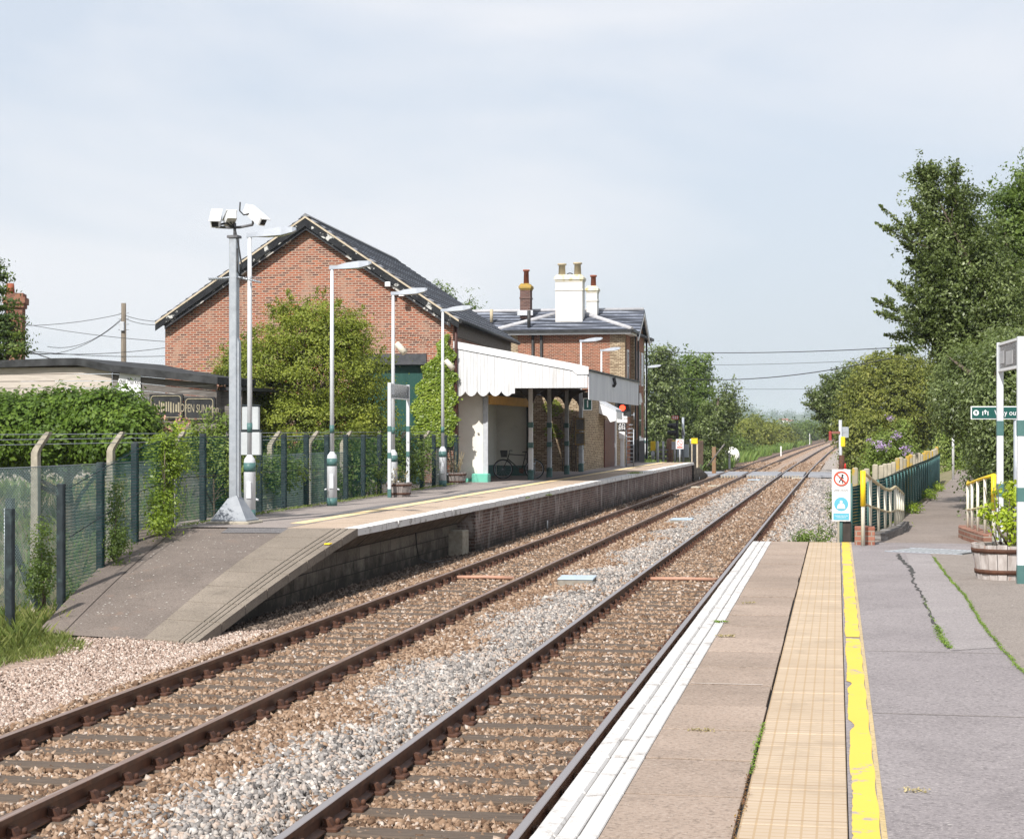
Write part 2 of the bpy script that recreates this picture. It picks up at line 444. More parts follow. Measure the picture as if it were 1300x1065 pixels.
sign_red = M('sign_red', (.75, .11, .07), (.70, .1, .06), 3, .4, bump=0)
lead = M('grey_lead', (.48, .50, .53), (.38, .40, .43), 6, .55)
rust = M('rusty_steel', (.11, .050, .030), (.065, .030, .020), 10, .75, .2, bump=.2, bscale=60)
tyre = M('tyre_rubber', (.02, .02, .02), (.03, .03, .03), 6, .8)
dkgrey = M('dark_interior', (.05, .05, .05), (.035, .035, .035), 6, .8)
rail_top = NT('rail_steel')
_v = rail_top.coords('Object'); _g = rail_top.n('ShaderNodeNewGeometry'); _s = rail_top.n('ShaderNodeSeparateXYZ'); rail_top.l(_g.outputs['Normal'], _s.inputs[0])
_c = rail_top.ramp(rail_top.noise(_v, 9, 4), [(.35, (.12, .050, .027)), (.65, (.060, .027, .017))])
_p = rail_top.n('ShaderNodeSeparateXYZ'); rail_top.l(_g.outputs['Position'], _p.inputs[0])
_f = rail_top.math('MULTIPLY', rail_top.framp(_s.outputs[2], .93, .99), rail_top.framp(_p.outputs[2], -.02, -.01))
_c2 = rail_top.ramp(rail_top.noise(rail_top.coords('Object', (30, .4, 1)), 3, 4), [(.35, (.26, .20, .175)), (.6, (.16, .095, .065))])
rail_steel = rail_top.done(rail_top.mix(_f, _c, _c2), .42, 0, .5)
rail_rust = rail_top.m
rb = NT('polished_rail'); _g = rb.n('ShaderNodeNewGeometry'); _s = rb.n('ShaderNodeSeparateXYZ'); rb.l(_g.outputs['Normal'], _s.inputs[0]); _p = rb.n('ShaderNodeSeparateXYZ'); rb.l(_g.outputs['Position'], _p.inputs[0])
_c = rb.ramp(rb.noise(rb.coords('Object'), 9, 4), [(.35, (.13, .058, .032)), (.65, (.065, .03, .019))])
_k = rb.math('MULTIPLY', rb.framp(_s.outputs[2], .93, .99), rb.framp(_p.outputs[2], -.02, -.01))
rb.done(rb.mix(_k, _c, (.22, .205, .21)), rb.framp(_k, 0, 1, .6, .42), 0, .6); rail_bright = rb.m

glass = NT('window_glass').done((.03, .035, .04), .12, 0, .6)
glow = NT('red_lamp'); glow.b.inputs['Emission Color'].default_value = (1, .05, .02, 1); glow.b.inputs['Emission Strength'].default_value = 4
glow = glow.done((.6, .02, .02), .4)

red_brick = brick('shed_red_brick', [(.05, .028, .03), (.20, .058, .035), (.30, .085, .045), (.40, .115, .055)], (.38, .285, .225), ms=.018, plo=.53, patch=(.36, .24, .18))
house_brick = brick('house_red_brick', [(.12, .045, .035), (.26, .08, .045), (.35, .12, .07)], (.36, .26, .19), ms=.014)
buff_brick = brick('buff_brick', [(.20, .14, .09), (.42, .33, .22), (.58, .48, .34)], (.17, .125, .085), ms=.017, patch=(.26, .13, .08))
wall_brick = brick('platform_brick', [(.07, .042, .036), (.14, .075, .06), (.24, .14, .11)], (.26, .22, .20), ms=.016, plo=.50, patch=(.44, .40, .37), dirt=((.03, .025, .02), -.2, .45))
stack_brick = brick('stack_brick', [(.14, .05, .035), (.24, .09, .06), (.33, .15, .09)], (.22, .16, .12))
block = brick('blockwork', [(.12, .10, .082), (.19, .16, .13), (.25, .22, .18)], (.05, .043, .036), bw=.75, rh=.24, ms=.012, dirt=((.025, .022, .018), -.2, .5))
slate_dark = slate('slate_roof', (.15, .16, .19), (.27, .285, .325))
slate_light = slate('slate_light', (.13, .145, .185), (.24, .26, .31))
side_boards = M('boarded_eaves', (.20, .16, .13), (.13, .10, .085), 4, .8, stretch=(1, 1, 8))

# ballast, soils
def stonemat(name, stops, wscale=.9):
    t = NT(name); a = t.n('ShaderNodeAttribute', attribute_name='rnd')
    c = t.ramp(a.outputs['Fac'], stops)
    n = t.noise(t.coords('World'), 60, 4, .7)
    c = t.mix(t.framp(n, .3, .7, 0, .35), c, (.09, .06, .045))
    return t.done(c, .92, 0, .15)
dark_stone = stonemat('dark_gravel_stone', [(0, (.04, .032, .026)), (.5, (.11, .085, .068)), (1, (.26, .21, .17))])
brown_stone = stonemat('brown_ballast_stone', [(0, (.085, .052, .033)), (.25, (.20, .125, .08)), (.6, (.31, .21, .14)), (.9, (.42, .31, .23)), (1, (.56, .50, .45))])
grey_stone = stonemat('grey_ballast_stone', [(0, (.10, .098, .095)), (.3, (.27, .255, .245)), (.6, (.42, .395, .37)), (.8, (.42, .33, .27)), (1, (.62, .60, .57))])
pink_stone = stonemat('pale_gravel_stone', [(0, (.22, .16, .125)), (.4, (.40, .30, .25)), (.7, (.50, .40, .34)), (1, (.66, .58, .52))])
def bedmat():
    t = NT('ballast_bed_mat'); v = t.coords('World')
    vo = t.n('ShaderNodeTexVoronoi'); vo.inputs['Scale'].default_value = 19; t.l(v, vo.inputs['Vector'])
    sp = t.n('ShaderNodeSeparateColor'); t.l(vo.outputs['Color'], sp.inputs[0])
    br = t.ramp(sp.outputs[0], [(0, (.14, .085, .055)), (.4, (.33, .21, .135)), (.75, (.44, .31, .22)), (1, (.62, .53, .46))])
    gr = t.ramp(sp.outputs[1], [(0, (.12, .115, .11)), (.4, (.34, .32, .30)), (1, (.60, .57, .54))])
    x = t.n('ShaderNodeSeparateXYZ'); t.l(v, x.inputs[0])
    y2 = t.math('MULTIPLY', t.math('MULTIPLY', x.outputs[1], x.outputs[1]), 2.5e-5)
    xx = t.math('ADD', t.math('SUBTRACT', x.outputs[0], y2), t.framp(t.noise(v, .8, 4, .6), .2, .8, -.45, .45))
    six = t.math('MULTIPLY', t.framp(xx, -4.85, -4.5), t.framp(xx, -3.6, -3.75))
    right = t.math('MULTIPLY', t.framp(xx, -1.75, -1.5), t.framp(xx, -.2, -.7))
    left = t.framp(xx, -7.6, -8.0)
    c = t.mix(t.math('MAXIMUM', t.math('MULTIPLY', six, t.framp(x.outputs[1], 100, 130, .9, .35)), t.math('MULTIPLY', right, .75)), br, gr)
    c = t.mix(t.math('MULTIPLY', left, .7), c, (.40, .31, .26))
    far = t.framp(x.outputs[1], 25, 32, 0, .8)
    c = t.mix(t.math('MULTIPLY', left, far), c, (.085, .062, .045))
    t.bump(vo.outputs['Distance'], 1., .05)
    return t.done(c, .95, 0, .1)
bed = bedmat()
sleeper_m = M('sleeper_timber', (.125, .095, .072), (.070, .053, .042), 5, .9, bump=.4, stretch=(.6, 8, 1), bscale=14, dirt=(.22, .17, .13), dscale=3)

def groundmat(name, a, b, c_, s1=.25, s2=3):
    t = NT(name); v = t.coords('World')
    c = t.ramp(t.noise(v, s1, 6, .65), [(.35, a), (.6, b)])
    c = t.mix(t.framp(t.noise(v, s2, 5, .7), .5, .75, 0, .7), c, c_)
    t.bump(t.noise(v, 12, 4), .6, .05)
    return t.done(c, .95, 0, .1)
field_m = groundmat('field_grass', (.055, .085, .022), (.085, .11, .03), (.15, .13, .06))
scrub_m = groundmat('scrub_soil', (.13, .13, .06), (.22, .19, .12), (.34, .28, .20), 1.2, 4)

def asphalt(name, a, b, speck=(.5, .46, .42), stains=None, cell=0):
    t = NT(name); v = t.coords('World')
    c = t.ramp(t.noise(v, .7, 5, .6), [(.3, a), (.7, b)])
    blot = t.noise(v, 1.7, 7, .72, .6)
    c = t.mix(t.framp(blot, .50, .66, 0, .32), c, tuple(x * .55 for x in a)); c = t.mix(t.framp(t.noise(v, .45, 6, .7), .55, .68, 0, .25), c, tuple(min(1, x * 1.35) for x in b))
    if cell:
        q = t.n('ShaderNodeSeparateXYZ'); t.l(v, q.inputs[0]); wn = t.n('ShaderNodeTexWhiteNoise', noise_dimensions='1D')
        t.l(t.math('FLOOR', t.math('DIVIDE', t.math('SUBTRACT', q.outputs[1], 27.9), cell)), wn.inputs['W'])
        c = t.mix(t.framp(wn.outputs['Value'], 0, 1, 0, .45), c, tuple(x * .68 for x in a))
    c = t.mix(t.framp(t.noise(v, 55, 3, .75), .54, .68, 0, .55), c, speck)
    c = t.mix(t.framp(t.noise(v, 38, 4, .75), .5, .36, 0, .6), c, tuple(x * .4 for x in a))
    if stains:
        c = t.mix(t.framp(t.noise(v, 2.3, 6, .7), .58, .72, 0, .5), c, stains)
    t.bump(t.noise(v, 110, 3), .35, .006)
    return t.done(c, .9, 0, .2)
asph = asphalt('platform_asphalt', (.215, .193, .196), (.265, .24, .242), (.46, .42, .40), (.17, .155, .155))
asph_light = asphalt('patched_asphalt', (.25, .226, .226), (.295, .27, .268), (.48, .44, .42))
asph_dark = asphalt('old_asphalt', (.21, .18, .16), (.26, .225, .20))
asph_ramp = asphalt('ramp_asphalt', (.135, .112, .098), (.19, .158, .137), (.42, .36, .32), (.26, .17, .125))
asph_patch = asphalt('asphalt_patch', (.12, .115, .12), (.16, .155, .16))
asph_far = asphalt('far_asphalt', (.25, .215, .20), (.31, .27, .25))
path_m = asphalt('path_asphalt', (.20, .165, .145), (.25, .21, .185))
slab_m = asphalt('coping_slab', (.29, .225, .18), (.365, .285, .232), (.46, .40, .35), (.17, .135, .11), .925)
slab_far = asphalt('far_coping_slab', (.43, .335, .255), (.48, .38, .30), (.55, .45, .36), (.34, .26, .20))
ramp_slab = asphalt('ramp_slab', (.19, .16, .13), (.26, .22, .18), (.38, .34, .28), (.13, .11, .09))
def worn(name, paint, under, lo=.60, hi=.66, scale=3, crack=True):
    t = NT(name); v = t.coords('World')
    n = t.noise(v, scale, 7, .72)
    c = t.mix(t.framp(n, lo, hi), paint, under)
    c = t.mix(t.framp(t.noise(v, .9, 5, .6), .3, .8, 0, .3), c, tuple(x * .72 for x in paint))
    t.bump(t.noise(v, 80, 3), .2, .004)
    return t.done(c, .75, 0, .25)
white_edge = worn('worn_white_edge', (.54, .525, .51), (.27, .245, .225), .54, .66, 7)
yellow_line = worn('worn_yellow_line', (.68, .465, .075), (.33, .30, .27), .57, .61, 5)
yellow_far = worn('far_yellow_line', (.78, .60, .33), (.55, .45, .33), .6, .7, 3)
def tactile():
    t = NT('tactile_paving'); v = t.coords('World')
    c = t.ramp(t.noise(v, 1.2, 5, .6), [(.3, (.40, .315, .23)), (.7, (.46, .37, .275))])
    sp = t.n('ShaderNodeSeparateXYZ'); t.l(v, sp.inputs[0])
    gx = t.math('FRACT', t.math('ADD', t.math('DIVIDE', sp.outputs[0], .0667), 100.38)); gy = t.math('FRACT', t.math('DIVIDE', sp.outputs[1], .0667))
    fine = t.math('MAXIMUM', t.math('LESS_THAN', gx, .16), t.math('LESS_THAN', gy, .16))
    c = t.mix(t.math('MULTIPLY', fine, .55), c, (.33, .22, .11))
    jy = t.math('LESS_THAN', t.math('FRACT', t.math('DIVIDE', sp.outputs[1], .4)), .022)
    c = t.mix(t.math('MULTIPLY', jy, .75), c, (.20, .12, .07))
    c = t.mix(t.framp(t.noise(v, 2.5, 7, .75, .5), .50, .66, 0, .5), c, (.30, .235, .17))
    t.bump(fine, -.6, .006)
    return t.done(c, .85, 0, .2)
tact = tactile()
moss_m = leafmat('moss_leaf', (.06, .11, .01), (.14, .24, .02), (.25, .36, .05), .2)
grass_m = leafmat('grass_blade', (.06, .09, .02), (.13, .18, .04), (.32, .31, .12), .35, wscale=.6)
dry_m = leafmat('dry_grass_blade', (.20, .17, .07), (.40, .33, .17), (.58, .50, .32), .3)
verge_m = leafmat('verge_blade', (.07, .12, .025), (.14, .23, .05), (.27, .33, .10), .3, wscale=.25)
L_hedge = leafmat('hedge_leaf', (.030, .060, .008), (.080, .14, .016), (.22, .31, .05), .3, .5, spec=.25)
L_bush = leafmat('bush_leaf', (.075, .10, .010), (.17, .21, .025), (.36, .39, .06), .35, .55)
L_ivy = leafmat('ivy_leaf', (.07, .12, .012), (.18, .26, .025), (.38, .46, .08), .35, .4)
L_dark = leafmat('dark_tree_leaf', (.025, .040, .012), (.095, .13, .032), (.30, .36, .15), .28, .45, spec=.5)
L_mid = leafmat('mid_tree_leaf', (.045, .075, .016), (.105, .16, .032), (.24, .32, .08), .35, .5)
L_olive = leafmat('olive_tree_leaf', (.06, .08, .014), (.165, .19, .035), (.36, .36, .09), .35, .55)
L_conifer = leafmat('conifer_leaf', (.020, .045, .010), (.06, .10, .015), (.18, .24, .03), .25, .55)
L_yellow = leafmat('yellow_shrub_leaf', (.16, .24, .02), (.38, .48, .04), (.62, .66, .12), .4, .45)
L_weed = leafmat('weed_leaf', (.08, .13, .02), (.18, .25, .05), (.36, .40, .14), .35, .55)
L_purple = leafmat('purple_flower', (.25, .16, .36), (.42, .30, .55), (.62, .50, .70), .3, .6)
L_pink = leafmat('pink_flower', (.45, .20, .18), (.60, .32, .26), (.75, .5, .4), .3, .6)
L_far = leafmat('far_wood_leaf', (.035, .07, .025), (.07, .12, .045), (.13, .19, .07), .2, .7, wscale=.02)
# ------------------------------------------------------------------ ground
g = MB(); g.add([(-4500, -300, -.55), (4500, -300, -.55), (4500, 9000, -.55), (-4500, 9000, -.55)], [(0, 1, 2, 3)])
tag(g.build('ground', field_m), kind='structure')
# rough ground behind the fence, left of the station
g = MB(); N = 40; M_ = 60
vs = []; fs = []
for j in range(M_):
    for i in range(N):
        x = -60 + 48.4 * i / (N - 1); y = 8 + 47.5 * j / (M_ - 1)
        vs.append((x, y, -.30 + .10 * math.sin(x * 1.1 + y * .5) + .08 * math.sin(y * 1.7) + 1.35 * max(0, min(1, (-13.2 - x) / 4))))
for j in range(M_ - 1):
    for i in range(N - 1): fs.append((j * N + i, j * N + i + 1, (j + 1) * N + i + 1, (j + 1) * N + i))
g.add(vs, fs, True); tag(g.build('rough_ground', scrub_m), kind='structure')

# ballast bed: profile across the line, swept along it
prof = [(-12.2, -.30), (-11, -.26), (-9.6, -.22), (-8.6, -.235), (-7.9, -.19), (-7.6, -.165), (-7.2, -.20), (-5.5, -.20), (-5.25, -.17), (-4.9, -.165), (-4.4, -.10), (-4.0, -.12), (-3.8, -.165), (-3.55, -.20), (-2.1, -.20), (-1.8, -.18), (-1.4, -.19), (-.6, -.22), (.6, -.26), (2.2, -.34)]
ys = list(np.arange(2, 60, .5)) + list(np.arange(60, 130, 2)) + list(np.arange(130, 900, 10))
vs = []; fs = []; n = len(prof)
rr = random.Random(3)
for y in ys:
    for x, z in prof:
        vs.append((x + drift(y), y, z + rr.uniform(-.008, .008) - .006 * (y > 130)))
for j in range(len(ys) - 1):
    for i in range(n - 1): fs.append((j * n + i, j * n + i + 1, (j + 1) * n + i + 1, (j + 1) * n + i))
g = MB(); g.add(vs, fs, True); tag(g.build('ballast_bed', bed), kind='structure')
px_, pz_ = np.array([p[0] for p in prof]), np.array([p[1] for p in prof])
def bz(x): return np.interp(x, px_, pz_)

# ------------------------------------------------------------------ stones
SP = .65
def stones(name, m, xr, yr, dens, size, keep=None, lift=.0):
    area = (xr[1] - xr[0]) * (yr[1] - yr[0]); n = int(area * dens)
    x = rng.uniform(*xr, n); y = rng.uniform(*yr, n)
    if keep is not None:
        k = keep(x, y); x = x[k]; y = y[k]
    n = len(x); s = size * rng.uniform(.55, 1.35, n)
    z = bz(x) + s * .18 + lift + rng.uniform(0, .012, n)
    xw = x + 2.5e-5 * y * y
    c = np.array([[-1, 0, 0], [1, 0, 0], [0, -1, 0], [0, 1, 0], [-.3, .2, -1], [.3, -.2, 1]], float) * .68
    v = (c[None] + rng.normal(0, .13, (n, 6, 3))) * rng.uniform(.7, 1.25, (n, 6, 1)) * np.array([1.1, .95, .78])
    # random rotation
    q = unit(rng.normal(size=(n, 4))); w, a, b, d = q.T
    Rm = np.stack([1 - 2 * (b * b + d * d), 2 * (a * b - d * w), 2 * (a * d + b * w), 2 * (a * b + d * w), 1 - 2 * (a * a + d * d), 2 * (b * d - a * w), 2 * (a * d - b * w), 2 * (b * d + a * w), 1 - 2 * (a * a + b * b)], 1).reshape(n, 3, 3)
    v = np.einsum('nij,nkj->nki', Rm, v) * s[:, None, None] + np.stack([xw, y, z], 1)[:, None]
    f = np.array([[5, 0, 2], [5, 2, 1], [5, 1, 3], [5, 3, 0], [4, 2, 0], [4, 1, 2], [4, 3, 1], [4, 0, 3]])
    F_ = (f[None] + (np.arange(n) * 6)[:, None, None]).reshape(-1, 3)
    return tag(np_mesh(name, v.reshape(-1, 3), F_, m, attr=np.repeat(rng.random(n), 6)), kind='stuff')
def wob(x, y): return .35 * np.sin(y * .9) + .25 * np.sin(y * 2.3 + 1) + .2 * np.sin(x * 3 + y * 1.3)
def in_track(x): return ((x > -7.72) & (x < -5.05)) | ((x > -4.15) & (x < -1.5))
def sl_keep(x, y):
    ph = np.abs(((y / SP) % 1) - .5) * SP        # distance from the sleeper's centre line
    on = (ph < .105) & (((x > -7.68) & (x < -5.08)) | ((x > -4.13) & (x < -1.53)))
    return ~on | (rng.random(len(x)) < .72)
def rail_keep(x):
    k = np.ones(len(x), bool)
    for rx in (-7.13, -5.63, -3.58, -2.08): k &= np.abs(x - rx) > .10
    return k
def brown_keep(x, y): 
    six = (x > -4.72 + wob(x, y) * .7 + rng.normal(0, .22, len(x))) & (x < -3.72 - np.abs(rng.normal(0, .12, len(x))))
    return ~six & sl_keep(x, y) & rail_keep(x)
def grey_keep(x, y): return (x > -4.72 + wob(x, y) * .7 + rng.normal(0, .22, len(x))) & rail_keep(x) & ~((x > -4.6) & (x < -3.9) & False)
stones('brown_ballast', brown_stone, (-7.75, -1.32), (10.6, 20), 900, .046, brown_keep)
stones('brown_ballast', brown_stone, (-7.75, -1.32), (20, 28), 680, .050, brown_keep)
stones('brown_ballast', brown_stone, (-8.2, -1.32), (28, 42), 340, .058, brown_keep)
stones('brown_ballast', brown_stone, (-8.2, -1.5), (42, 70), 150, .070, brown_keep)
stones('brown_ballast', brown_stone, (-7.8, -1.5), (70, 103), 70, .085, brown_keep)
stones('grey_ballast', grey_stone, (-5.3, -3.68), (10.6, 28), 950, .046, grey_keep)
stones('grey_ballast', grey_stone, (-5.2, -3.68), (28, 62), 400, .058, grey_keep)
stones('grey_ballast', grey_stone, (-5.0, -3.68), (62, 103), 110, .085, grey_keep)
stones('grey_ballast', grey_stone, (-1.85, .35), (28.2, 60), 230, .065, lambda x, y: (x < 1.1 - wob(x, y) * .4) & (rng.random(len(x)) < .85))
stones('grey_ballast', grey_stone, (-1.8, -.2), (60, 103), 90, .085)
stones('pale_gravel', pink_stone, (-10.6, -7.7), (11, 24), 900, .032, lambda x, y: x > -10.2 + (24 - y) * .10 - wob(x, y) * .5 * (y < 23) - .3 * (y > 22))
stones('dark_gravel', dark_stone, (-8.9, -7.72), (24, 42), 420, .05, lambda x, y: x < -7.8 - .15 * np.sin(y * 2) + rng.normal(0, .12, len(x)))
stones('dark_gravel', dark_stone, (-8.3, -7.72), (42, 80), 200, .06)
for xa, xb in ((-7.6, -5.2), (-4.1, -1.6)): stones('brown_ballast', brown_stone, (xa, xb), (112, 150), 55, .12)

# ------------------------------------------------------------------ the two tracks
def rail_profile():
    hw, fw = .035, .068       # head, foot half widths
    return [(-hw, -.002), (-hw + .008, 0), (hw - .008, 0), (hw, -.002), (hw, -.038), (.011, -.05), (.011, -.125), (fw, -.14), (fw, -.152), (-fw, -.152), (-fw, -.14), (-.011, -.125), (-.011, -.05), (-hw, -.038)]
def rail(x0, parent, m=None):
    pr = rail_profile(); ys = list(np.arange(4, 100, 4)) + list(np.arange(100, 720, 15)); vs = []; fs = []; n = len(pr)
    for y in ys: vs += [(x0 + px + drift(y), y, pz) for px, pz in pr]
    for j in range(len(ys) - 1):
        for i in range(n):
            k = (i + 1) % n; fs.append((j * n + i, j * n + k, (j + 1) * n + k, (j + 1) * n + i))
    MB().add(vs, fs).build('rail', m or rail_rust, parent)
sl = MB(); sl.bbox(-1.3, 1.3, -.125, .125, -.16, -.001, .012)
sl_me = None
def track(xc, label):
    t = thing('railway_track', label, 'railway track', (0, 0, 0))
    mr = rail_bright if xc > -4 else rail_rust; rail(xc - .7525, t, mr); rail(xc + .7525, t, mr)
    first = None; ch = None
    y0 = 10.4
    for i in range(100):
        y = (math.floor(y0 / SP) + i + .5) * SP
        if first is None:
            first = sl.build('sleeper', sleeper_m, t); ch = []
            for s in (-1, 1):
                c = MB(); cx = s * .7525
                c.bbox(cx - .16, cx + .16, -.09, .09, 0, .028, .01)                       # base plate
                for q in (-1, 1):
                    c.prism([(cx + q * .035, .028), (cx + q * .115, .028), (cx + q * .085, .075), (cx + q * .045, .085)], 'y', -.045, .045)
                    c.lathe([(.02, .02), (.02, .06), (.008, .07)], (cx + q * .125, .05 * q), 8)
                ch.append(c.build('rail_chair', rust, first))
            o = first
        else:
            o = first.copy(); COL.objects.link(o)
            for c in ch:
                d = c.copy(); COL.objects.link(d); d.parent = o
        o.location = (xc + drift(y) + random.uniform(-.02, .02), y, -.155 + random.uniform(-.006, .006)); o.rotation_euler = (0, 0, random.uniform(-.006, .006))
    b = MB(); y += SP
    while y < 150:
        if not 103.5 < y < 112.8: b.box(xc - 1.3 + drift(y), xc + 1.3 + drift(y), y - .125, y + .125, -.3, -.185)
        y += SP
    tag(b.build('sleeper_row', sleeper_m, t), kind='stuff')
    return t
track(-6.38, 'rusty railway track beside the far platform wall')
track(-2.83, 'railway track beside the near platform edge')

# level crossing deck
cr = thing('level_crossing', 'grey level crossing deck with panels across both tracks', 'level crossing', (drift(108), 108, 0))
segs = [(-9.6, -7.25), (-7.0, -5.75), (-5.5, -3.7), (-3.45, -2.2), (-1.95, .9)]
for a, b in segs:
    m = MB(); m.bbox(a, b, -4.2, 4.2, -.12, .012, .02); m.build('deck_panel', asphalt('deck', (.24, .25, .28), (.30, .31, .34)) if a == -9.6 else bpy.data.materials['deck'], cr)
m = MB()
for a, b in segs[1:4]:
    x = a + .05
    while x < b - .2: m.prism([(-.12, -.12), (-.25, -.20), (-.12, -.20)], 'x', x, x + .12) if False else m.box(x, x + .09, -4.32, -4.2, -.16, -.02); x += .17
m.build('deck_edge_blocks', concrete, cr)

# cable covers and pipes between the rails
def cover(px, py, w, dpt, h, label, rz=.0):
    x, y, _ = at(px, py, -.06)
    t = thing('trough_cover', label, 'trough cover', (x, y, -.14), rz, 'cable trough covers between the tracks')
    m = MB(); m.bbox(-w / 2, w / 2, -dpt / 2, dpt / 2, 0, h, .012); m.build('box', M('trough_concrete', (.30, .27, .23), (.22, .20, .17), 12, .9) if 'trough_concrete' not in bpy.data.materials else bpy.data.materials['trough_concrete'], t)
    m = MB(); m.bbox(-w / 2 - .01, w / 2 + .01, -dpt / 2 - .01, dpt / 2 + .01, h, h + .02, .008); m.build('lid', M('trough_lid', (.42, .50, .58), (.36, .43, .50), 6, .6) if 'trough_lid' not in bpy.data.materials else bpy.data.materials['trough_lid'], t)
cover(733, 737, .62, .8, .13, 'nearest blue-grey trough cover lying on pale ballast between the tracks', .05)
cover(866, 659.5, .62, 1.0, .09, 'blue-grey trough cover halfway along the ballast between the tracks')
cover(957, 610, .62, 1.3, .12, 'farthest trough cover close to the level crossing deck')
def upipe(px0, px1, py, label):
    a = at(px0, py, -.13); b = at(px1, py, -.13)
    m = MB(); m.tube([(a[0], a[1], -.125), ((a[0] + b[0]) / 2, a[1] + .02, -.115), (b[0], a[1] + .03, -.125)], .035, 10)
    tag(m.build('orange_pipe', M('orange_duct', (.46, .25, .17), (.38, .22, .16), 6, .6) if 'orange_duct' not in bpy.data.materials else bpy.data.materials['orange_duct']), label, 'pipe', 'orange ducts across the tracks')
upipe(578, 655, 733, 'orange pipe crossing between the rails of the far track')
upipe(826, 912, 735, 'orange pipe crossing between the rails of the near track')
# broken pale boards lying by the far rail
for px, py, lab in ((880, 618.5, 'pale flat stone beside the far rail near the platform end'), (908, 617, 'small pale stone between the rails of the far track near the crossing'), (1013, 607, 'pale slab lying in the near track against the crossing')):
    x, y, _ = at(px, py, -.13); m = MB(); m.bbox(x - .35, x + .35, y - .5, y + .5, -.16, -.09, .04)
    tag(m.build('flat_stone', concrete), lab, 'stone')

# ------------------------------------------------------------------ near platform
Z = .915; PE = 27.9
def sheet(name, x0, x1, y0, y1, z, m, kind='structure', **kw):
    b = MB(); b.add([(x0, y0, z), (x1, y0, z), (x1, y1, z), (x0, y1, z)], [(0, 1, 2, 3)])
    return tag(b.build(name, m), kind=kind, **kw)
pb = MB(); pb.box(-1.12, 9, -6, PE - .02, -.5, Z - .09); tag(pb.build('platform_body', wall_brick), kind='structure')
b = MB(); yy = PE
sl_ = []
b = MB(); w_ = MB()
rr = random.Random(11)
while yy > -2:
    L = .925; dz = rr.uniform(-.004, .004)
    b.bbox(-1.005, -.440 + rr.uniform(-.006, .004), yy - L + .014, yy - .012, Z - .085, Z + dz, .002)
    w_.bbox(-1.300, -1.195, yy - L + .004, yy - .004, Z - .085, Z + dz + .001, .012)
    w_.bbox(-1.187, -1.100, yy - L + .004, yy - .004, Z - .08, Z + dz + .001, .005)
    w_.bbox(-1.093, -1.010, yy - L + .004, yy - .004, Z - .08, Z + dz + .001, .005)
    yy -= L
tag(b.build('platform_slabs', slab_m), kind='structure'); tag(w_.build('platform_edge', white_edge), kind='structure')
b = MB(); b.box(-1.29, 8.99, -5.99, PE - .03, Z - .09, Z - .03); tag(b.build('platform_bedding', dkgrey), kind='structure')
b = MB(); yy = PE
while yy > -2:
    b.bbox(-.425, .045, yy - .398, yy - .002, Z - .05, Z + rr.uniform(-.002, .003), .004); yy -= .4
tag(b.build('tactile_paving', tact), kind='structure')
sheet('platform_surface', .05, 9, -6, PE, Z, asph)
# worn yellow line with a ragged edge
vs = []; fs = []; rr = random.Random(5); k = 0
for i in range(0, 560):
    y = -.1 + i * .05
    e = .062 + (.008 * math.sin(y * 2) ** 2) + max(0, rr.gauss(0, .003)) + (.035 * max(0, math.sin(y * 3.6 + 1)) ** 8 if 9 < y < 12.5 else 0)
    gap = 15.05 < y < 15.2
    vs += [(e, y, Z + .004), (.185 + .004 * math.sin(y * 7), y, Z + .004)]
    if i and not gap: fs.append((k - 2, k - 1, k + 1, k))
    k += 2
g = MB(); g.add(vs, fs); tag(g.build('yellow_line', yellow_line), kind='structure')
sheet('line_border', .187, .212, -1, PE, Z + .003, asphalt('line_grime', (.50, .38, .18), (.42, .33, .20)))
# darker old asphalt to the right of a mossy seam
seam = [at(1185, 708), at(1205, 735), at(1225, 757), at(1248, 795), at(1275, 828), at(1300, 855), at(1345, 900), at(1460, 1010)]
poly = [(p[0], p[1]) for p in seam] + [(9, seam[-1][1]), (9, PE), at(1180, 702)[:2]]
b = MB(); b.add([(p[0], p[1], Z + .004) for p in poly], [tuple(range(len(poly)))[::-1]]); tag(b.build('old_asphalt_patch', asph_dark), kind='structure')
ck_ = [at(1150, 703), at(1162, 740), at(1182, 782), at(1207, 826)]; sm_ = [at(1183, 705), at(1205, 735), at(1225, 757), at(1247, 795), at(1268, 822)]
b = MB(); pl_ = [(p[0], p[1]) for p in ck_] + [(p[0] - .012, p[1]) for p in sm_[::-1]]
b.add([(p[0], p[1], Z + .003) for p in pl_], [tuple(range(len(pl_)))[::-1]]); tag(b.build('relaid_asphalt', asph_light), kind='structure')
for k_ in range(2):
    ya = at(1100, (826, 905)[k_])[1]; sheet('asphalt_joint', .22, (1.35, 1.6)[k_], ya, ya + .012, Z + .0035, asph_dark)
_n = 46; _xy = np.stack([rng.uniform(-.95, 2.6, _n), rng.uniform(7.5, 26, _n)], 1); _xy = _xy[(_xy[:, 0] < -.5) | (_xy[:, 0] > .3)]
tag(leaf_mesh('gum_spots', np.column_stack([_xy, np.full(len(_xy), Z + .006)]), np.tile([0, 0, 1.], (len(_xy), 1)), .022, M('old_gum', (.50, .47, .45), (.38, .35, .33), 9, .8), None, .9), 'pale trodden spots on the near platform', 'spots', kind='stuff')
def seam_moss(name, pts, n, w, size, m, z=Z + .006):
    P = np.array([(p[0], p[1]) for p in pts]); seg = np.linalg.norm(np.diff(P, axis=0), axis=1); cum = np.concatenate([[0], np.cumsum(seg)])
    t = rng.uniform(0, cum[-1], n)
    x = np.interp(t, cum, P[:, 0]) + rng.normal(0, w, n) + .006 * np.sin(t * 6); y = np.interp(t, cum, P[:, 1]) + rng.normal(0, w, n)
    pos = np.stack([x, y, np.full(n, z) + rng.uniform(0, .012, n)], 1)
    nr = unit(np.array([0, 0, 1.]) + rng.normal(size=(n, 3)) * .4)
    return tag(leaf_mesh(name, pos, nr, size, m, None), kind='stuff')
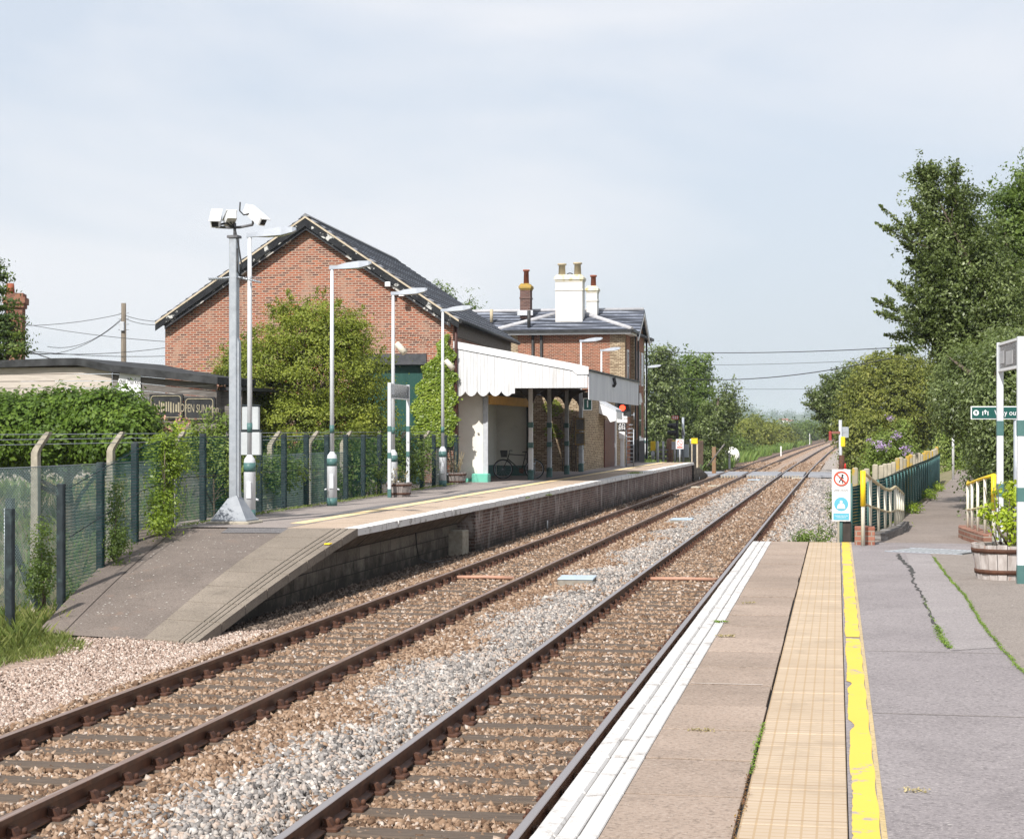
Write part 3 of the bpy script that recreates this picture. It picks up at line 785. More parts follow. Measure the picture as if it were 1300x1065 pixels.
seam_moss('seam_moss', seam, 6500, .010, .013, moss_m)
crack = [at(1140, 703), at(1145, 712), at(1158, 722), at(1160, 740), at(1172, 758), at(1180, 778), at(1188, 795), at(1198, 815), at(1207, 824)]
vs = []; fs = []; rr = random.Random(9); pts = []
for i in range(len(crack) - 1):
    for q in range(10):
        t = q / 10; pts.append([crack[i][k] * (1 - t) + crack[i + 1][k] * t for k in (0, 1)])
for i, p in enumerate(pts):
    w = (.030 if i < 26 else .013) * rr.uniform(.4, 1.3); ox = rr.uniform(-.02, .02)
    vs += [(p[0] + ox - w, p[1], Z + .005), (p[0] + ox + w, p[1], Z + .005)]
    if i: k = 2 * i; fs.append((k - 2, k - 1, k + 1, k))
g = MB(); g.add(vs, fs); tag(g.build('tar_crack', M('tar', (.03, .029, .028), (.08, .075, .07), 30, .8)), kind='structure')
seam_moss('crack_moss', crack[6:], 900, .018, .014, moss_m)
seam_moss('crack_moss', crack[4:7], 160, .010, .012, moss_m)
seam_moss('slab_joint_weeds', [(-.432, 9), (-.432, 10.6)], 300, .008, .014, moss_m)
seam_moss('slab_joint_weeds', [(-.432, 7), (-.432, 9)], 260, .009, .014, leafmat('red_weed', (.10, .06, .02), (.22, .10, .05), (.3, .2, .06)))
for px, py, n in ((916, 790, 110), (951, 766, 70), (922, 808, 90), (890, 928, 60), (1160, 1005, 50)):
    x, y, _ = at(px, py); seam_moss('slab_weeds', [(x - .06, y), (x + .06, y)], n, .02, .02, moss_m if px == 916 else dry_m)
sheet('sealant_patch', -.99, -.5, at(900, 868)[1] - .008, at(900, 868)[1] + .008, Z + .006, M('lime_smear', (.55, .50, .46), (.40, .33, .28), 8, .9, stretch=(1, 6, 1)))
# drain grating
a = at(1124, 700); b_ = at(1222, 704.5)
gr = thing('drain_grating', 'slotted steel drain grating across the near platform end', 'drain', (a[0], a[1], Z), math.atan2(b_[1] - a[1], b_[0] - a[0]))
Lg = math.dist(a[:2], b_[:2]); m = MB(); m.box(0, Lg, -.02, 0, .001, .014); m.box(0, Lg, .8, .82, .001, .014)
m.build('frame', galv, gr); m = MB(); x = .02
while x < Lg - .12: m.add([(x, 0, .010), (x + .05, 0, .010), (x + .09, .8, .010), (x + .04, .8, .010)], [(0, 1, 2, 3)]); x += .088
m.build('slats', M('bright_galv', (.62, .64, .66), (.5, .52, .54), 8, .5, .2), gr); m = MB(); m.add([(0, 0, .006), (Lg, 0, .006), (Lg, .8, .006), (0, .8, .006)], [(0, 1, 2, 3)]); m.build('channel', dkgrey, gr)

# path leading on from the platform
lp = [(.45, PE - .1), (.75, 30), (1.1, 34), (1.75, 41), (2.6, 49), (3.4, 58), (4.3, 68), (5.2, 80), (6, 92), (7, 104)]
rp = [(3.2, PE - .1), (3.0, 30), (2.55, 34), (3.1, 41), (3.85, 49), (4.6, 58), (5.5, 68), (6.5, 80), (7.4, 92), (8.6, 104)]
vs = []; fs = []
for i in range(len(lp)): vs += [(lp[i][0], lp[i][1], Z - .004), (rp[i][0], rp[i][1], Z - .004)]
for i in range(1, len(lp)): k = 2 * i; fs.append((k - 2, k - 1, k + 1, k))
g = MB(); g.add(vs, fs); tag(g.build('path', path_m), kind='structure')
# earth bank that carries the path
vs = []; fs = []
for i in range(len(lp)):
    y = lp[i][1]; vs += [(min(lp[i][0] - 2.2, drift(y) + .2 - .6 * (i > 1)) if i else lp[0][0] - .3, y, -.5 if i else Z - .1), (lp[i][0] - .25, y, Z - .012), (rp[i][0] + 5, y, Z - .012), (rp[i][0] + 8.5, y, .2), (rp[i][0] + 14, y, -.5)]
for i in range(1, len(lp)):
    k = 5 * i
    for q in range(4): fs.append((k - 5 + q, k - 4 + q, k + 1 + q, k + q))
g = MB(); g.add(vs, fs); tag(g.build('path_bank', scrub_m), kind='structure')
# ------------------------------------------------------------------ far platform
def ex(y): return -8.30 + (y - 30) * (.85 / 64)            # edge line of the far platform
FE0, FE1 = 30.2, 93.8
YS = list(np.arange(FE0, FE1, 1.0)) + [FE1]
def strip(name, o0, o1, z, m, y0=FE0, y1=FE1, kind='structure', wav=0):
    ys = [y0] + [y for y in YS if y0 < y < y1] + [y1]; vs = []; fs = []
    for i, y in enumerate(ys):
        w = wav * math.sin(y * .6)
        vs += [(ex(y) + o0 + w, y, z), (ex(y) + o1 + w, y, z)]
        if i: k = 2 * i; fs.append((k - 2, k, k + 1, k - 1))
    return tag(MB().add(vs, [f[::-1] for f in fs]).build(name, m), kind=kind)
def plat_x(y): return -12.0 if y < 56 else -26
# solid body in two stretches: blockwork set back under corbels, then brick to the edge
STEP = 40.2
b = MB(); b.prism([(ex(FE0) - .5, FE0 + .02), (ex(STEP) - .5, STEP), (-12.2, STEP), (-12.2, FE0 + .02)], 'z', -.5, Z - .13)
# ramp body
RX0, RX1 = (-11.0, 23.3), (-8.45, 22.6)
b.add([(RX1[0] - .2, RX1[1] + .1, -.5), (ex(FE0) - .5, FE0 + .02, -.5), (-11.9, FE0 + .02, -.5), (RX0[0], RX0[1] + .1, -.5), (RX1[0] - .2, RX1[1] + .1, -.23), (ex(FE0) - .5, FE0 + .02, Z - .13), (-11.9, FE0 + .02, Z - .13), (RX0[0], RX0[1] + .1, -.23)],
      [(0, 1, 5, 4), (1, 2, 6, 5), (2, 3, 7, 6), (3, 0, 4, 7), (4, 5, 6, 7)])
tag(b.build('platform_body', block), kind='structure')
b = MB(); vs = []; 
poly = [(ex(y) - .08, y) for y in (STEP, 60, 80, 93.7)] + [(-12.2, 93.7), (-12.2, STEP)]
b.prism(poly, 'z', -.5, Z - .1)
b.prism([(-12.2, 56.4), (-12.2, 93.7), (-30, 93.7), (-30, 56.4)], 'z', -.5, Z - .06)
tag(b.build('platform_body', wall_brick), kind='structure')
# corbel stones under the overhanging edge
b = MB(); y = FE0 + .1; rr = random.Random(2)
while y < STEP - .1:
    x = ex(y); d = rr.uniform(-.01, .01)
    b.prism([(x - .08 + d, Z - .13), (x - .5, Z - .13), (x - .52, Z - .42), (x - .40 + d, Z - .40)], 'y', y, y + .27); y += .30
tag(b.build('platform_corbels', M('corbel_stone', (.20, .165, .13), (.11, .09, .072), 7, .9, bump=.4)), kind='structure')
# coping stones with the white edge on their nose
b = MB(); w_ = MB(); y = FE0; rr = random.Random(4)
while y < FE1 - .1:
    L = min(.92, FE1 - y); x0, x1 = ex(y), ex(y + L); d = rr.uniform(-.012, .012); z = rr.uniform(-.005, .005)
    for mb, oa, ob, th in ((w_, -.30, .0, .13), (b, -1.32, -.308, .11)):
        v = [(x0 + oa + (d if ob else d), y + .006, Z - th), (x0 + ob + d, y + .006, Z - th), (x1 + ob + d, y + L - .006, Z - th), (x1 + oa + d, y + L - .006, Z - th)]
        v += [(p[0], p[1], Z + z) for p in v]
        mb.add(v, [(3, 2, 1, 0), (4, 5, 6, 7), (0, 1, 5, 4), (1, 2, 6, 5), (2, 3, 7, 6), (3, 0, 4, 7)])
    y += L
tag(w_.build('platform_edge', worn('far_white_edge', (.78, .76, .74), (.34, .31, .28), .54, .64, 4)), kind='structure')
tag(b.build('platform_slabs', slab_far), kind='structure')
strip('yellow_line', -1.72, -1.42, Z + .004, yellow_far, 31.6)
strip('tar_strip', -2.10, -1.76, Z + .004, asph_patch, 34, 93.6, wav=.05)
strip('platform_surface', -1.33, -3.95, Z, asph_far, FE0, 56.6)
b = MB(); poly = [(ex(56.6) - 1.33, 56.6), (ex(75) - 1.33, 75), (ex(93.7) - 1.33, 93.7), (-30, 93.7), (-30, 56.6)]
b.add([(p[0], p[1], Z) for p in poly], [tuple(range(5))]); tag(b.build('platform_surface', asph_far), kind='structure')
# down ramp at the near end: asphalt between a kerb strip and long edge slabs
def rp_(s, t, lift=0.):   # s 0..1 up the ramp, t 0 (track side) .. 1 (fence side)
    ax, ay = RX1[0] + (ex(FE0) - RX1[0]) * s, RX1[1] + (FE0 - RX1[1]) * s
    bx, by = RX0[0] + (-11.95 - RX0[0]) * s, RX0[1] + (FE0 - .6 - RX0[1]) * s
    z = -.20 + (Z + .20) * s
    bulge = .10 * math.sin(PI * s) * (1 - abs(t - .5))
    return (ax + (bx - ax) * t, ay + (by - ay) * t, z + lift + bulge)
def ramp_strip(name, t0, t1, lift, m, n=14, s0=0., s1=1.):
    vs = []; fs = []; W = 6
    for i in range(n + 1):
        s = s0 + (s1 - s0) * i / n
        for j in range(W): vs.append(rp_(s, t0 + (t1 - t0) * j / (W - 1), lift))
    for i in range(n):
        for j in range(W - 1): fs.append((i * W + j, (i + 1) * W + j, (i + 1) * W + j + 1, i * W + j + 1))
    return tag(MB().add(vs, [f[::-1] for f in fs], True).build(name, m), kind='structure')
ramp_strip('ramp_surface', .335, .86, .0, asph_ramp)
ramp_strip('ramp_verge', .86, 1.03, .012, asph_ramp)
ramp_strip('ramp_top_patch', .30, .62, .008, asph_patch, 4, .93, 1.0)
b = MB(); gz = MB()
for k in range(8):
    s0, s1 = k / 8 + .002, (k + 1) / 8 - .002
    for t0, t1 in ((0., .040), (.046, .072), (.078, .104), (.11, .33)):
        tp = [rp_(s0, t0, .01), rp_(s0, t1, .01), rp_(s1, t1, .01), rp_(s1, t0, .01)]
        b.add([(p[0], p[1], p[2] - .14) for p in tp] + tp, [(0, 1, 2, 3), (7, 6, 5, 4), (4, 5, 1, 0), (5, 6, 2, 1), (6, 7, 3, 2), (7, 4, 0, 3)])
tag(b.build('ramp_edge_slabs', ramp_slab), kind='structure')
ramp_strip('ramp_bedding', .005, 1.0, -.03, dkgrey)
x, y, z = rp_(.80, .02, .012); m = MB(); m.bbox(x - .05, x + .05, y - .09, y + .09, z, z + .02, .008); tag(m.build('amber_marker', yellow), 'small amber marker stuck on the ramp edge slab', 'marker')
# white spatter on the ramp
n = 150; s = rng.uniform(.05, .9, n); t = rng.uniform(.36, .84, n)
pos = np.array([rp_(a, b_, .006) for a, b_ in zip(s, t)]); nr = unit(np.array([0, -.1, 1.]) + rng.normal(size=(n, 3)) * .02)
tag(leaf_mesh('bird_droppings', pos, nr, .045, M('droppings', (.55, .52, .48), (.45, .42, .38), 9, .9), None), kind='stuff')
# far end of the platform slopes down to the crossing
xa = ex(FE1); b = MB()
b.add([(xa, FE1, -.4), (xa, FE1, Z - .01), (-12, FE1, Z - .01), (-12, FE1, -.4), (xa - .1 + .1, 103.4, -.4), (xa + .05, 103.4, .01), (-12, 103.4, .01), (-12, 103.4, -.4)],
      [(0, 1, 5, 4), (1, 2, 6, 5), (2, 3, 7, 6), (4, 5, 6, 7)])
tag(b.build('end_ramp', block), kind='structure')
# inspection box at the foot of the wall
a = at(571, 704, -.2)
b = MB(); b.bbox(a[0] - .42, a[0] + .36, a[1] - .25, a[1] + .4, -.3, .36, .02); tag(b.build('concrete_box', concrete), 'mossy concrete box standing against the far platform wall', 'box')
# white drain stubs along the wall
for px, py, h in ((466, 768, .14), (693, 671, .08), (868, 610, .05)):
    a = at(px, py, -.15); x = ex(a[1]) - (.5 if a[1] < STEP else .08) + .05
    m = MB(); m.tube([(x, a[1], -.16), (x, a[1], h)], .020, 8)
    tag(m.build('white_stub', white), {466: 'short white post under the far platform ramp wall', 693: 'white pipe stub on the brick platform wall below the canopy', 868: 'white pipe stub on the wall near the far platform end'}[px], 'pipe')
# black cable drooping down the blockwork
m = MB(); x = ex(36) - .48; m.tube([(x, 36.2, .62), (x, 36.3, .2), (x + .03, 36.35, -.05), (x + .2, 36.7, -.17), (x + .3, 37.6, -.18)], .012, 6)
tag(m.build('wall_cable', black), 'black cable hanging down the blockwork platform wall', 'cable')
seam_moss('wall_weeds', [(ex(69) - .1, 69), (ex(71) - .1, 71)], 500, .12, .06, L_weed, Z + .02)
seam_moss('wall_weeds', [(ex(49) + .0, 49), (ex(49.6), 49.6)], 140, .05, .05, L_weed, Z - .1)
seam_moss('wall_weeds', [(ex(46) + .0, 46), (ex(46.3), 46.3)], 90, .04, .04, L_weed, Z - .06)

# ------------------------------------------------------------------ fences by the far platform
def inner_pts():
    out = []; y = 21.4
    while y < 57.4:
        x = -11.25 - .02 * (y - 21) if y < 30 else -11.45 - .011 * (y - 30)
        if y < 24.9: x = -11.3
        x = np.interp(y, [21, 25, 28.7, 31, 57], [-11.35, -11.45, -11.75, -11.8, -12.25])
        out.append((float(x), y)); y += 1.76
    return out
IP = inner_pts()
def top_z(y): return float(np.interp(y, [21, 29.5, 31, 58], [1.2, 2.60, 2.58, 2.47]))
def gz(y): return float(np.interp(y, [23, 30.2], [-.2, Z]))
f = thing('platform_fence', 'dark teal netting fence with black posts behind the far platform', 'fence', (0, 0, 0))
p0 = None
teal_net = meshmat('teal_netting', (.025, .11, .108), .052, .16, True)
grey_net = meshmat('grey_netting', (.36, .46, .45), .055, .30)
for i, (x, y) in enumerate(IP):
    if i == 0: continue
    m = MB(); m.bbox(x - .055, x + .055, y - .055, y + .055, max(-.35, gz(y) - .3), top_z(y), .012)
    m.build('fence_post', dark_post, f)
pts = [(x + .065, y) for x, y in IP[2:]]
net('netting', pts, [gz(y) + .02 for x, y in pts], [top_z(y) - .05 for x, y in pts], teal_net, f)
m = MB()
for q in (.06, .8): m.tube([(x + .07, y, top_z(y) - q) for x, y in pts], .008, 5)
m.build('strand', dark_post, f)
# leaning brace at the start of the run
x, y, _ = at(13, 772, -.2)
t = thing('braced_post', 'black end post with a diagonal brace in the grass at far left', 'fence post', (x, y, -.3))
m = MB(); m.bbox(-.06, .06, -.06, .06, 0, 1.86, .01); m.build('post', dark_post, t)
m = MB(); m.tube([(.06, 0, 1.1), (.42, .1, .1)], .06, 4, smooth=False); m.build('brace', dark_post, t)
m = MB(); m.tube([(-.065, -.065, 1.7), (-.065, -.065, .2)], .012, 6); m.build('stay_wire', galv, t)

f2 = thing('chain_link_fence', 'grey chain link fence on cranked concrete posts beyond the platform', 'fence', (0, 0, 0))
OPX = [(50, 28.6), (141, 31.0)]
op = [(-12.7, 17.7 + 3 * k) for k in range(14)]
for i, (x, y) in enumerate(op):
    m = MB()
    for (a0, a1) in (((0, 0, -.3), (0, 0, 2.45)),): pass
    # tapering post with its top cranked towards the line
    zt = 2.28; w = .062
    rings = [(-.35, 0, .075), (0, 0, .07), (zt, 0, .055), (zt + .07, .03, .055), (zt + .30, .20, .045), (zt + .34, .23, .025)]
    vs = []
    for z, dx, r_ in rings: vs += [(x + dx - r_, y - w, z), (x + dx + r_, y - w, z), (x + dx + r_, y + w, z), (x + dx - r_, y + w, z)]
    fs = []
    for k in range(len(rings) - 1):
        for q in range(4): fs.append((k * 4 + q, k * 4 + (q + 1) % 4, k * 4 + 4 + (q + 1) % 4, k * 4 + 4 + q))
    fs.append((len(vs) - 4, len(vs) - 3, len(vs) - 2, len(vs) - 1))
    m.add(vs, fs).build('concrete_post', concrete, f2)
pts = [(x + .08, y) for x, y in op]
net('netting', pts, [-.2] * len(pts), [2.06 + .03 * math.sin(i) for i in range(len(pts))], grey_net, f2)
m = MB()
for dx, z in ((.12, 2.42), (.18, 2.50), (.24, 2.58), (.08, 2.06)): m.tube([(x + dx, y, z) for x, y in op], .006, 5)
m.build('strand', galv, f2)

# ------------------------------------------------------------------ lamps
def lamp_proto():
    t = thing('street_lamp', 'x', 'lamp', (0, 0, 0), 0, 'white lamp posts along the far platform')
    m = MB(); m.lathe([(.115, 0), (.115, 1.08), (.105, 1.14), (.065, 1.19), (.05, 1.22)], n=18); m.build('lower_column', pole_white, t)
    m = MB(); m.lathe([(.050, 1.2), (.047, 3.4), (.038, 5.38)], n=14); m.build('upper_pole', pole_white, t)
    for z0, z1, r_ in ((.0, .18, .119), (.90, 1.07, .119), (1.64, 1.82, .0535)):
        m = MB(); m.lathe([(r_, z0), (r_, z1)], n=18); m.build('green_band', teal, t)
    m = MB(); m.bbox(-.05, .05, -.135, -.115, .40, .72, .01); m.tube([(.12, 0, .38), (.17, 0, .36)], .02, 8); m.tube([(-.12, 0, .38), (-.17, 0, .36)], .02, 8); m.build('hatch', pole_white, t)
    h = MB(); rings = []                                    # sloping lantern
    for x, w, a, b in ((-.06, .04, -.045, .045), (.12, .045, -.03, .05), (.30, .11, -.03, .10), (.62, .14, -.01, .145), (.84, .12, .05, .15), (.90, .07, .09, .14)):
        rings.append([(x, -w, 5.38 + a), (x, w, 5.38 + a), (x, w * .8, 5.38 + b), (x, -w * .8, 5.38 + b)])
    vs = [p for r_ in rings for p in r_]; fs = []
    for k in range(len(rings) - 1):
        for q in range(4): fs.append((k * 4 + q, k * 4 + (q + 1) % 4, k * 4 + 4 + (q + 1) % 4, k * 4 + 4 + q))
    fs += [(0, 1, 2, 3), (len(vs) - 4, len(vs) - 1, len(vs) - 2, len(vs) - 3)]
    hd = h.add(vs, fs, False).build('lamp_head', M('lantern_grey', (.40, .43, .48), (.33, .36, .41), 5, .4), t)
    m = MB(); m.prism([(.33, 5.345), (.62, 5.362), (.80, 5.41), (.78, 5.43), (.32, 5.37)], 'y', -.09, .09)
    m.build('lens', M('lantern_lens', (.55, .57, .58), (.45, .47, .48), 5, .2), hd)
    return t
LP = [(317, 659, 1.0, 'lamp post beside the camera mast, with grey cabinets strapped to it', 0),
      (421.5, 642, .985, 'tall lamp post in front of the round green tree', 0),
      (499, 629, .965, 'lamp post just behind the station name sign', 0),
      (562, 617.5, .975, 'lamp post against the ivy-covered corner of the brick shed', 0),
      (737.5, 598, .985, 'lamp post seen rising above the canopy roof', 0),
      (763.5, 592, .99, 'lamp post between the canopy and the red signal', 0),
      (820, 582, .99, 'farthest lamp post, at the track corner of the station house', 0)]
proto = lamp_proto(); lamps = []
for i, (px, py, s, lab, rz) in enumerate(LP):
    x, y, z = at(px, py); o = proto if i == 0 else copy_tree(proto)
    o.location = (x, y, Z); o.rotation_euler = (0, 0, R(10)); o.scale = (1, 1, s * 1.025); o['label'] = lab; lamps.append(o)
# small floodlights on two of them
for i, zz in ((2, 3.95), (3, 3.75)):
    m = MB(); m.tube([(.05, 0, zz), (.14, -.02, zz - .01)], .018, 6); m.tube([(.10, -.05, zz + .1), (.32, -.15, zz - .16)], [.075, .095], 10); m.build('loudspeaker', M('beige_plastic', (.62, .58, .48), (.5, .46, .38), 5, .5) if 'beige_plastic' not in bpy.data.materials else bpy.data.materials['beige_plastic'], lamps[i])
# second lantern on the farthest post
m = MB(); m.prism([(-.06, 4.0), (-.35, 3.94), (-.62, 3.88), (-.66, 3.93), (-.35, 4.06), (-.06, 4.07)], 'y', -.1, .1); m.build('side_lantern', galv, lamps[6])
# cabinets on the first post
m = MB(); m.bbox(-.18, .21, -.02, .14, 1.22, 1.66, .02); m.bbox(-.15, .18, -.01, .14, 1.70, 2.14, .02)
m.build('grey_cabinet', M('cabinet_grey', (.50, .53, .545), (.44, .47, .485), 4, .5), lamps[0])
m = MB(); m.bbox(-.19, .22, -.03, .16, 1.665, 1.695, .005); m.bbox(-.16, .19, -.02, .15, 2.145, 2.17, .005); m.build('strap', dark_post, lamps[0])

# ------------------------------------------------------------------ camera mast
x, y, _ = at(298, 664)
t = thing('camera_mast', 'square galvanised mast with three white cameras on a flared base', 'camera mast', (x, y, Z), R(-4))
H = 5.30
m = MB(); m.bbox(-.085, .065, -.08, .08, .1, H, .012); m.build('column', galv, t)
m = MB()
vb = [(-.35, -.26, .085), (.33, -.26, .085), (.33, .26, .085), (-.35, .26, .085)]; vt = [(-.10, -.095, .46), (.08, -.095, .52), (.08, .095, .52), (-.10, .095, .46)]
m.add(vb + vt, [(0, 1, 5, 4), (1, 2, 6, 5), (2, 3, 7, 6), (3, 0, 4, 7)]); m.bbox(-.36, .36, -.30, .30, .05, .085, .01); m.build('flared_base', M('cast_base', (.30, .32, .35), (.24, .26, .29), 6, .6, .1), t)
m = MB(); m.bbox(-.42, .42, -.36, .36, -.05, .05, .02); m.build('base_plinth', concrete, t)
m = MB(); m.prism([(.066, 4.0 - .55), (.105, 4.0 - .65), (.105, .35), (.066, .3)], 'y', -.05, .05); m.tube([(-.02, -.11, .28), (.04, -.13, .28)], .035, 8); m.build('cable_duct', galv, t)
m = MB(); m.tube([(-.52, 0, 4.55), (-.2, 0, 4.56), (0, 0, 4.59), (.25, 0, 4.53), (.52, 0, 4.47)], .022, 6)
for k in range(22): a = -.5 + k * .047; m.tube([(a, -.09, 4.57), (a + .02, .09, 4.53)], .006, 4)
m.build('anti_climb_ring', galv, t)
m = MB(); m.bbox(-.12, .10, -.1, .1, H, H + .05, .01); m.tube([(0, 0, H), (0, 0, H + .28)], .03, 8); m.tube([(-.38, 0, H + .22), (-.1, 0, H + .20), (.1, 0, H + .20), (.36, 0, H + .24)], .026, 8)
m.tube([(.36, 0, H + .24), (.37, 0, H + .42)], .022, 8); m.tube([(-.36, 0, H + .22), (-.36, 0, H + .32)], .03, 8); m.build('bracket', M('bracket_dark', (.10, .10, .11), (.16, .16, .17), 8, .5), t)
m = MB(); m.tube([(.02, -.05, H + .2), (.10, -.07, H - .1), (.17, -.08, H - .5), (.14, -.08, H - .72), (.09, -.08, H - .62), (.08, -.07, H - .2)], .016, 6)
m.tube([(.37, -.05, H + .45), (.20, -.05, H + .42), (.12, -.05, H + .50), (.13, -.05, H + .66)], .014, 6)
m.tube([(-.14, -.05, H + .52), (-.12, -.06, H + .36), (0, -.05, H + .22)], .014, 6); m.tube([(-.3, -.04, H + .25), (-.15, -.05, H + .28), (.0, -.05, H + .2)], .02, 6); m.build('cables', black, t)
def camera_unit(cx, cz, yaw, pitch, parent):
    e = MB()
    e.bbox(-.09, .09, -.27, .25, -.075, .075, .02)
    Mx = Matrix.Translation((cx, 0, cz)) @ Matrix.Rotation(yaw, 4, 'Z') @ Matrix.Rotation(pitch, 4, 'X')
    hs = e.xform(Mx).build('camera_housing', white, parent)
    e = MB(); e.bbox(-.105, .105, -.33, .23, .08, .095, .006); e.xform(Mx).build('sun_shield', white, hs)
    e = MB(); e.bbox(-.06, .06, -.282, -.272, -.05, .05, .004); e.tube([(0, -.27, 0), (0, -.30, 0)], .035, 12); e.xform(Mx).build('lens', black, hs)
camera_unit(-.37, H + .38, R(18), R(30), t)
camera_unit(-.09, H + .36, R(212), R(14), t)
camera_unit(.40, H + .42, R(66), R(34), t)

# ------------------------------------------------------------------ name sign, tubs
barrel_m = M('barrel_staves', (.34, .30, .28), (.20, .175, .165), 6, .9, bump=.3, stretch=(2, 2, .5))
def tub(name, label, x, y, r0, r1, h, mat_, n=18, grp=None):
    t = thing(name, label, 'planter', (x, y, Z), 0, grp)
    m = MB()
    for k in range(n):
        a0 = 2 * PI * k / n + .012; a1 = 2 * PI * (k + 1) / n - .012
        def pt(r_, a, z): return (r_ * math.cos(a), r_ * math.sin(a), z)
        j = .006 * ((k * 7) % 3)
        m.add([pt(r0 + j, a0, 0), pt(r0 + j, a1, 0), pt(r1 + j, a1, h + j), pt(r1 + j, a0, h + j), pt(r0 - .03, a0, 0), pt(r0 - .03, a1, 0), pt(r1 - .03, a1, h + j), pt(r1 - .03, a0, h + j)],
              [(0, 1, 2, 3), (5, 4, 7, 6), (3, 2, 6, 7), (1, 0, 4, 5), (0, 3, 7, 4), (2, 1, 5, 6)])
    m.build('staves', mat_, t)
    for z in (.06 * h / .35, h * .78):
        rr_ = r0 + (r1 - r0) * z / h + .016
        m = MB(); m.lathe([(rr_, z), (rr_ + .006, z + .045 * h / .35)], n=24); m.build('hoop', rust, t)
    m = MB(); m.lathe([(r1 - .035, h * .8), (.01, h * .86)], n=16); m.build('soil', M('soil', (.05, .035, .025), (.03, .022, .016), 12, .95) if 'soil' not in bpy.data.materials else bpy.data.materials['soil'], t)
    return t
x, y, _ = at(507, 630.5)
t = tub('barrel_planter', 'weathered half barrel under the far platform name sign', x, y, .27, .33, .36, barrel_m, grp='half barrel planters on the far platform')
pos = np.array([x, y, Z + .36])
cr_, _ = crown('flowers', [(-.05, 0, .55, .30, .2, .22)], 40, 5, .04, .06, dry_m, t)
m = MB()
for k in range(9): a = random.uniform(-.3, .25); m.tube([(a * .3, 0, .28), (a * .7, .02, .5), (a, random.uniform(-.1, .1), random.uniform(.6, .8))], .005, 4)
m.build('stems', bark, t)
x, y, _ = at(578, 614.5)
t = tub('barrel_planter', 'weathered half barrel by the cream shelter wall', x, y, .30, .36, .36, barrel_m, grp='half barrel planters on the far platform')
m = MB()
for k in range(12): a = random.uniform(-.3, .3); m.tube([(a * .3, 0, .28), (a * .7, .02, .6), (a, random.uniform(-.1, .1), random.uniform(.7, 1.05))], .006, 4)
m.build('stems', M('dry_stem', (.32, .25, .13), (.2, .16, .08), 6, .9), t)
crown('dry_flowers', [(0, 0, .7, .3, .2, .3)], 26, 3, .03, .04, dry_m, t)

def name_sign(name, label, x0, y0, x1, y1, zt, zb, bt, bb, bands, pw, board_stuff, side):
    L = math.dist((x0, y0), (x1, y1)); t = thing(name, label, 'sign', (x0, y0, Z), math.atan2(y1 - y0, x1 - x0))
    for px in (0, L):
        p = MB(); p.bbox(px - pw / 2, px + pw / 2, -pw / 2, pw / 2, 0, zt - Z, .006); p.build('post', pole_white, t)
        for a, b in bands:
            p = MB(); p.bbox(px - pw / 2 - .003, px + pw / 2 + .003, -pw / 2 - .003, pw / 2 + .003, a, b, .006); p.build('green_band', teal, t)
    b = MB(); b.box(pw / 2, L - pw / 2, -.018, .018, bb - Z, bt - Z); bd = b.build('board', M('name_board_' + name, (.05, .055, .065), (.09, .095, .105), 2, .12, spec=.6, stretch=(6, 6, 1)), t)
    b = MB()
    for a, c in ((bb - Z - .03, bb - Z), (bt - Z, bt - Z + .03)): b.box(pw / 2, L - pw / 2, -.028, .028, a, c)
    b.build('frame', white, bd)
    board_stuff(bd, L, pw)
    return t
def far_board(bd, L, pw):
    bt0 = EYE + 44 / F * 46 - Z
    m = MB(); m.box(.12, .5, -.024, -.0185, bt0, bt0 + .26); m.build('pale_reflections', M('reflection_tone', (.45, .47, .52), (.36, .38, .43), 4, .3), bd)  # pale block painted on as a reflection, where lettering is left out
a = at(494.5, 631.5); c = at(518.5, 621)
name_sign('name_sign', 'station name sign on two white posts beside a half barrel', a[0], a[1], a[0] - .10, a[1] + 2.4, EYE + 59 / F * 45.5, 0, EYE + 56 / F * 46, EYE + 40 / F * 46, ((0, .22), (1.0, 1.15), (1.68, 1.83)), .085, far_board, 1)
# ------------------------------------------------------------------ goods shed
A_S = R(2.93)
sh = thing('goods_shed', 'big red brick goods shed with slate roof and black bargeboards', 'shed', (-12.37, 56.7, 0), A_S)
W = 9.75; EV = 6.27; APX = 9.56; LEN = 14.2
gb = MB()
# gable wall with the doorway cut out:  doorway from x=-3.35..-1.0, head z=4.75
dx0, dx1, dz = -3.3, -1.0, 4.78
th = .35
def wallpanel(mb, poly, y0, y1): mb.prism(poly, 'y', y0, y1)
wallpanel(gb, [(-W, -.5), (dx0, -.5), (dx0, dz), (dx0, EV + (W + dx0) * (APX - EV) / (W / 2) if False else EV + min(1, (W + dx0) / (W / 2)) * (APX - EV) if (W + dx0) < W / 2 else EV + (-dx0) / (W / 2) * (APX - EV)), (-W / 2, APX), (-W, EV)], 0, th)
wallpanel(gb, [(dx1, -.5), (0, -.5), (0, EV), (dx1, EV + (-dx1) / (W / 2) * (APX - EV))], 0, th)
wallpanel(gb, [(dx0, dz), (dx1, dz), (dx1, EV + (-dx1) / (W / 2) * (APX - EV)), (dx0, EV + (-dx0) / (W / 2) * (APX - EV))], 0, th)
gb.box(-.35, 0, th, LEN, -.5, EV); gb.box(-W, -W + .35, th, LEN, -.5, EV)
wallpanel(gb, [(-W, -.5), (0, -.5), (0, EV), (-W / 2, APX), (-W, EV)], LEN, LEN + th)
gb.build('wall', red_brick, sh)
g = MB(); g.box(dx0, dx1, .22, .30, 0, dz); d = g.build('door', green_door, sh)
g = MB(); g.box(dx0 - .25, dx1 + .12, -.05, .25, dz, dz + .36); g.build('lintel', M('slate_grey_lintel', (.045, .048, .055), (.07, .073, .08), 4, .6), sh)
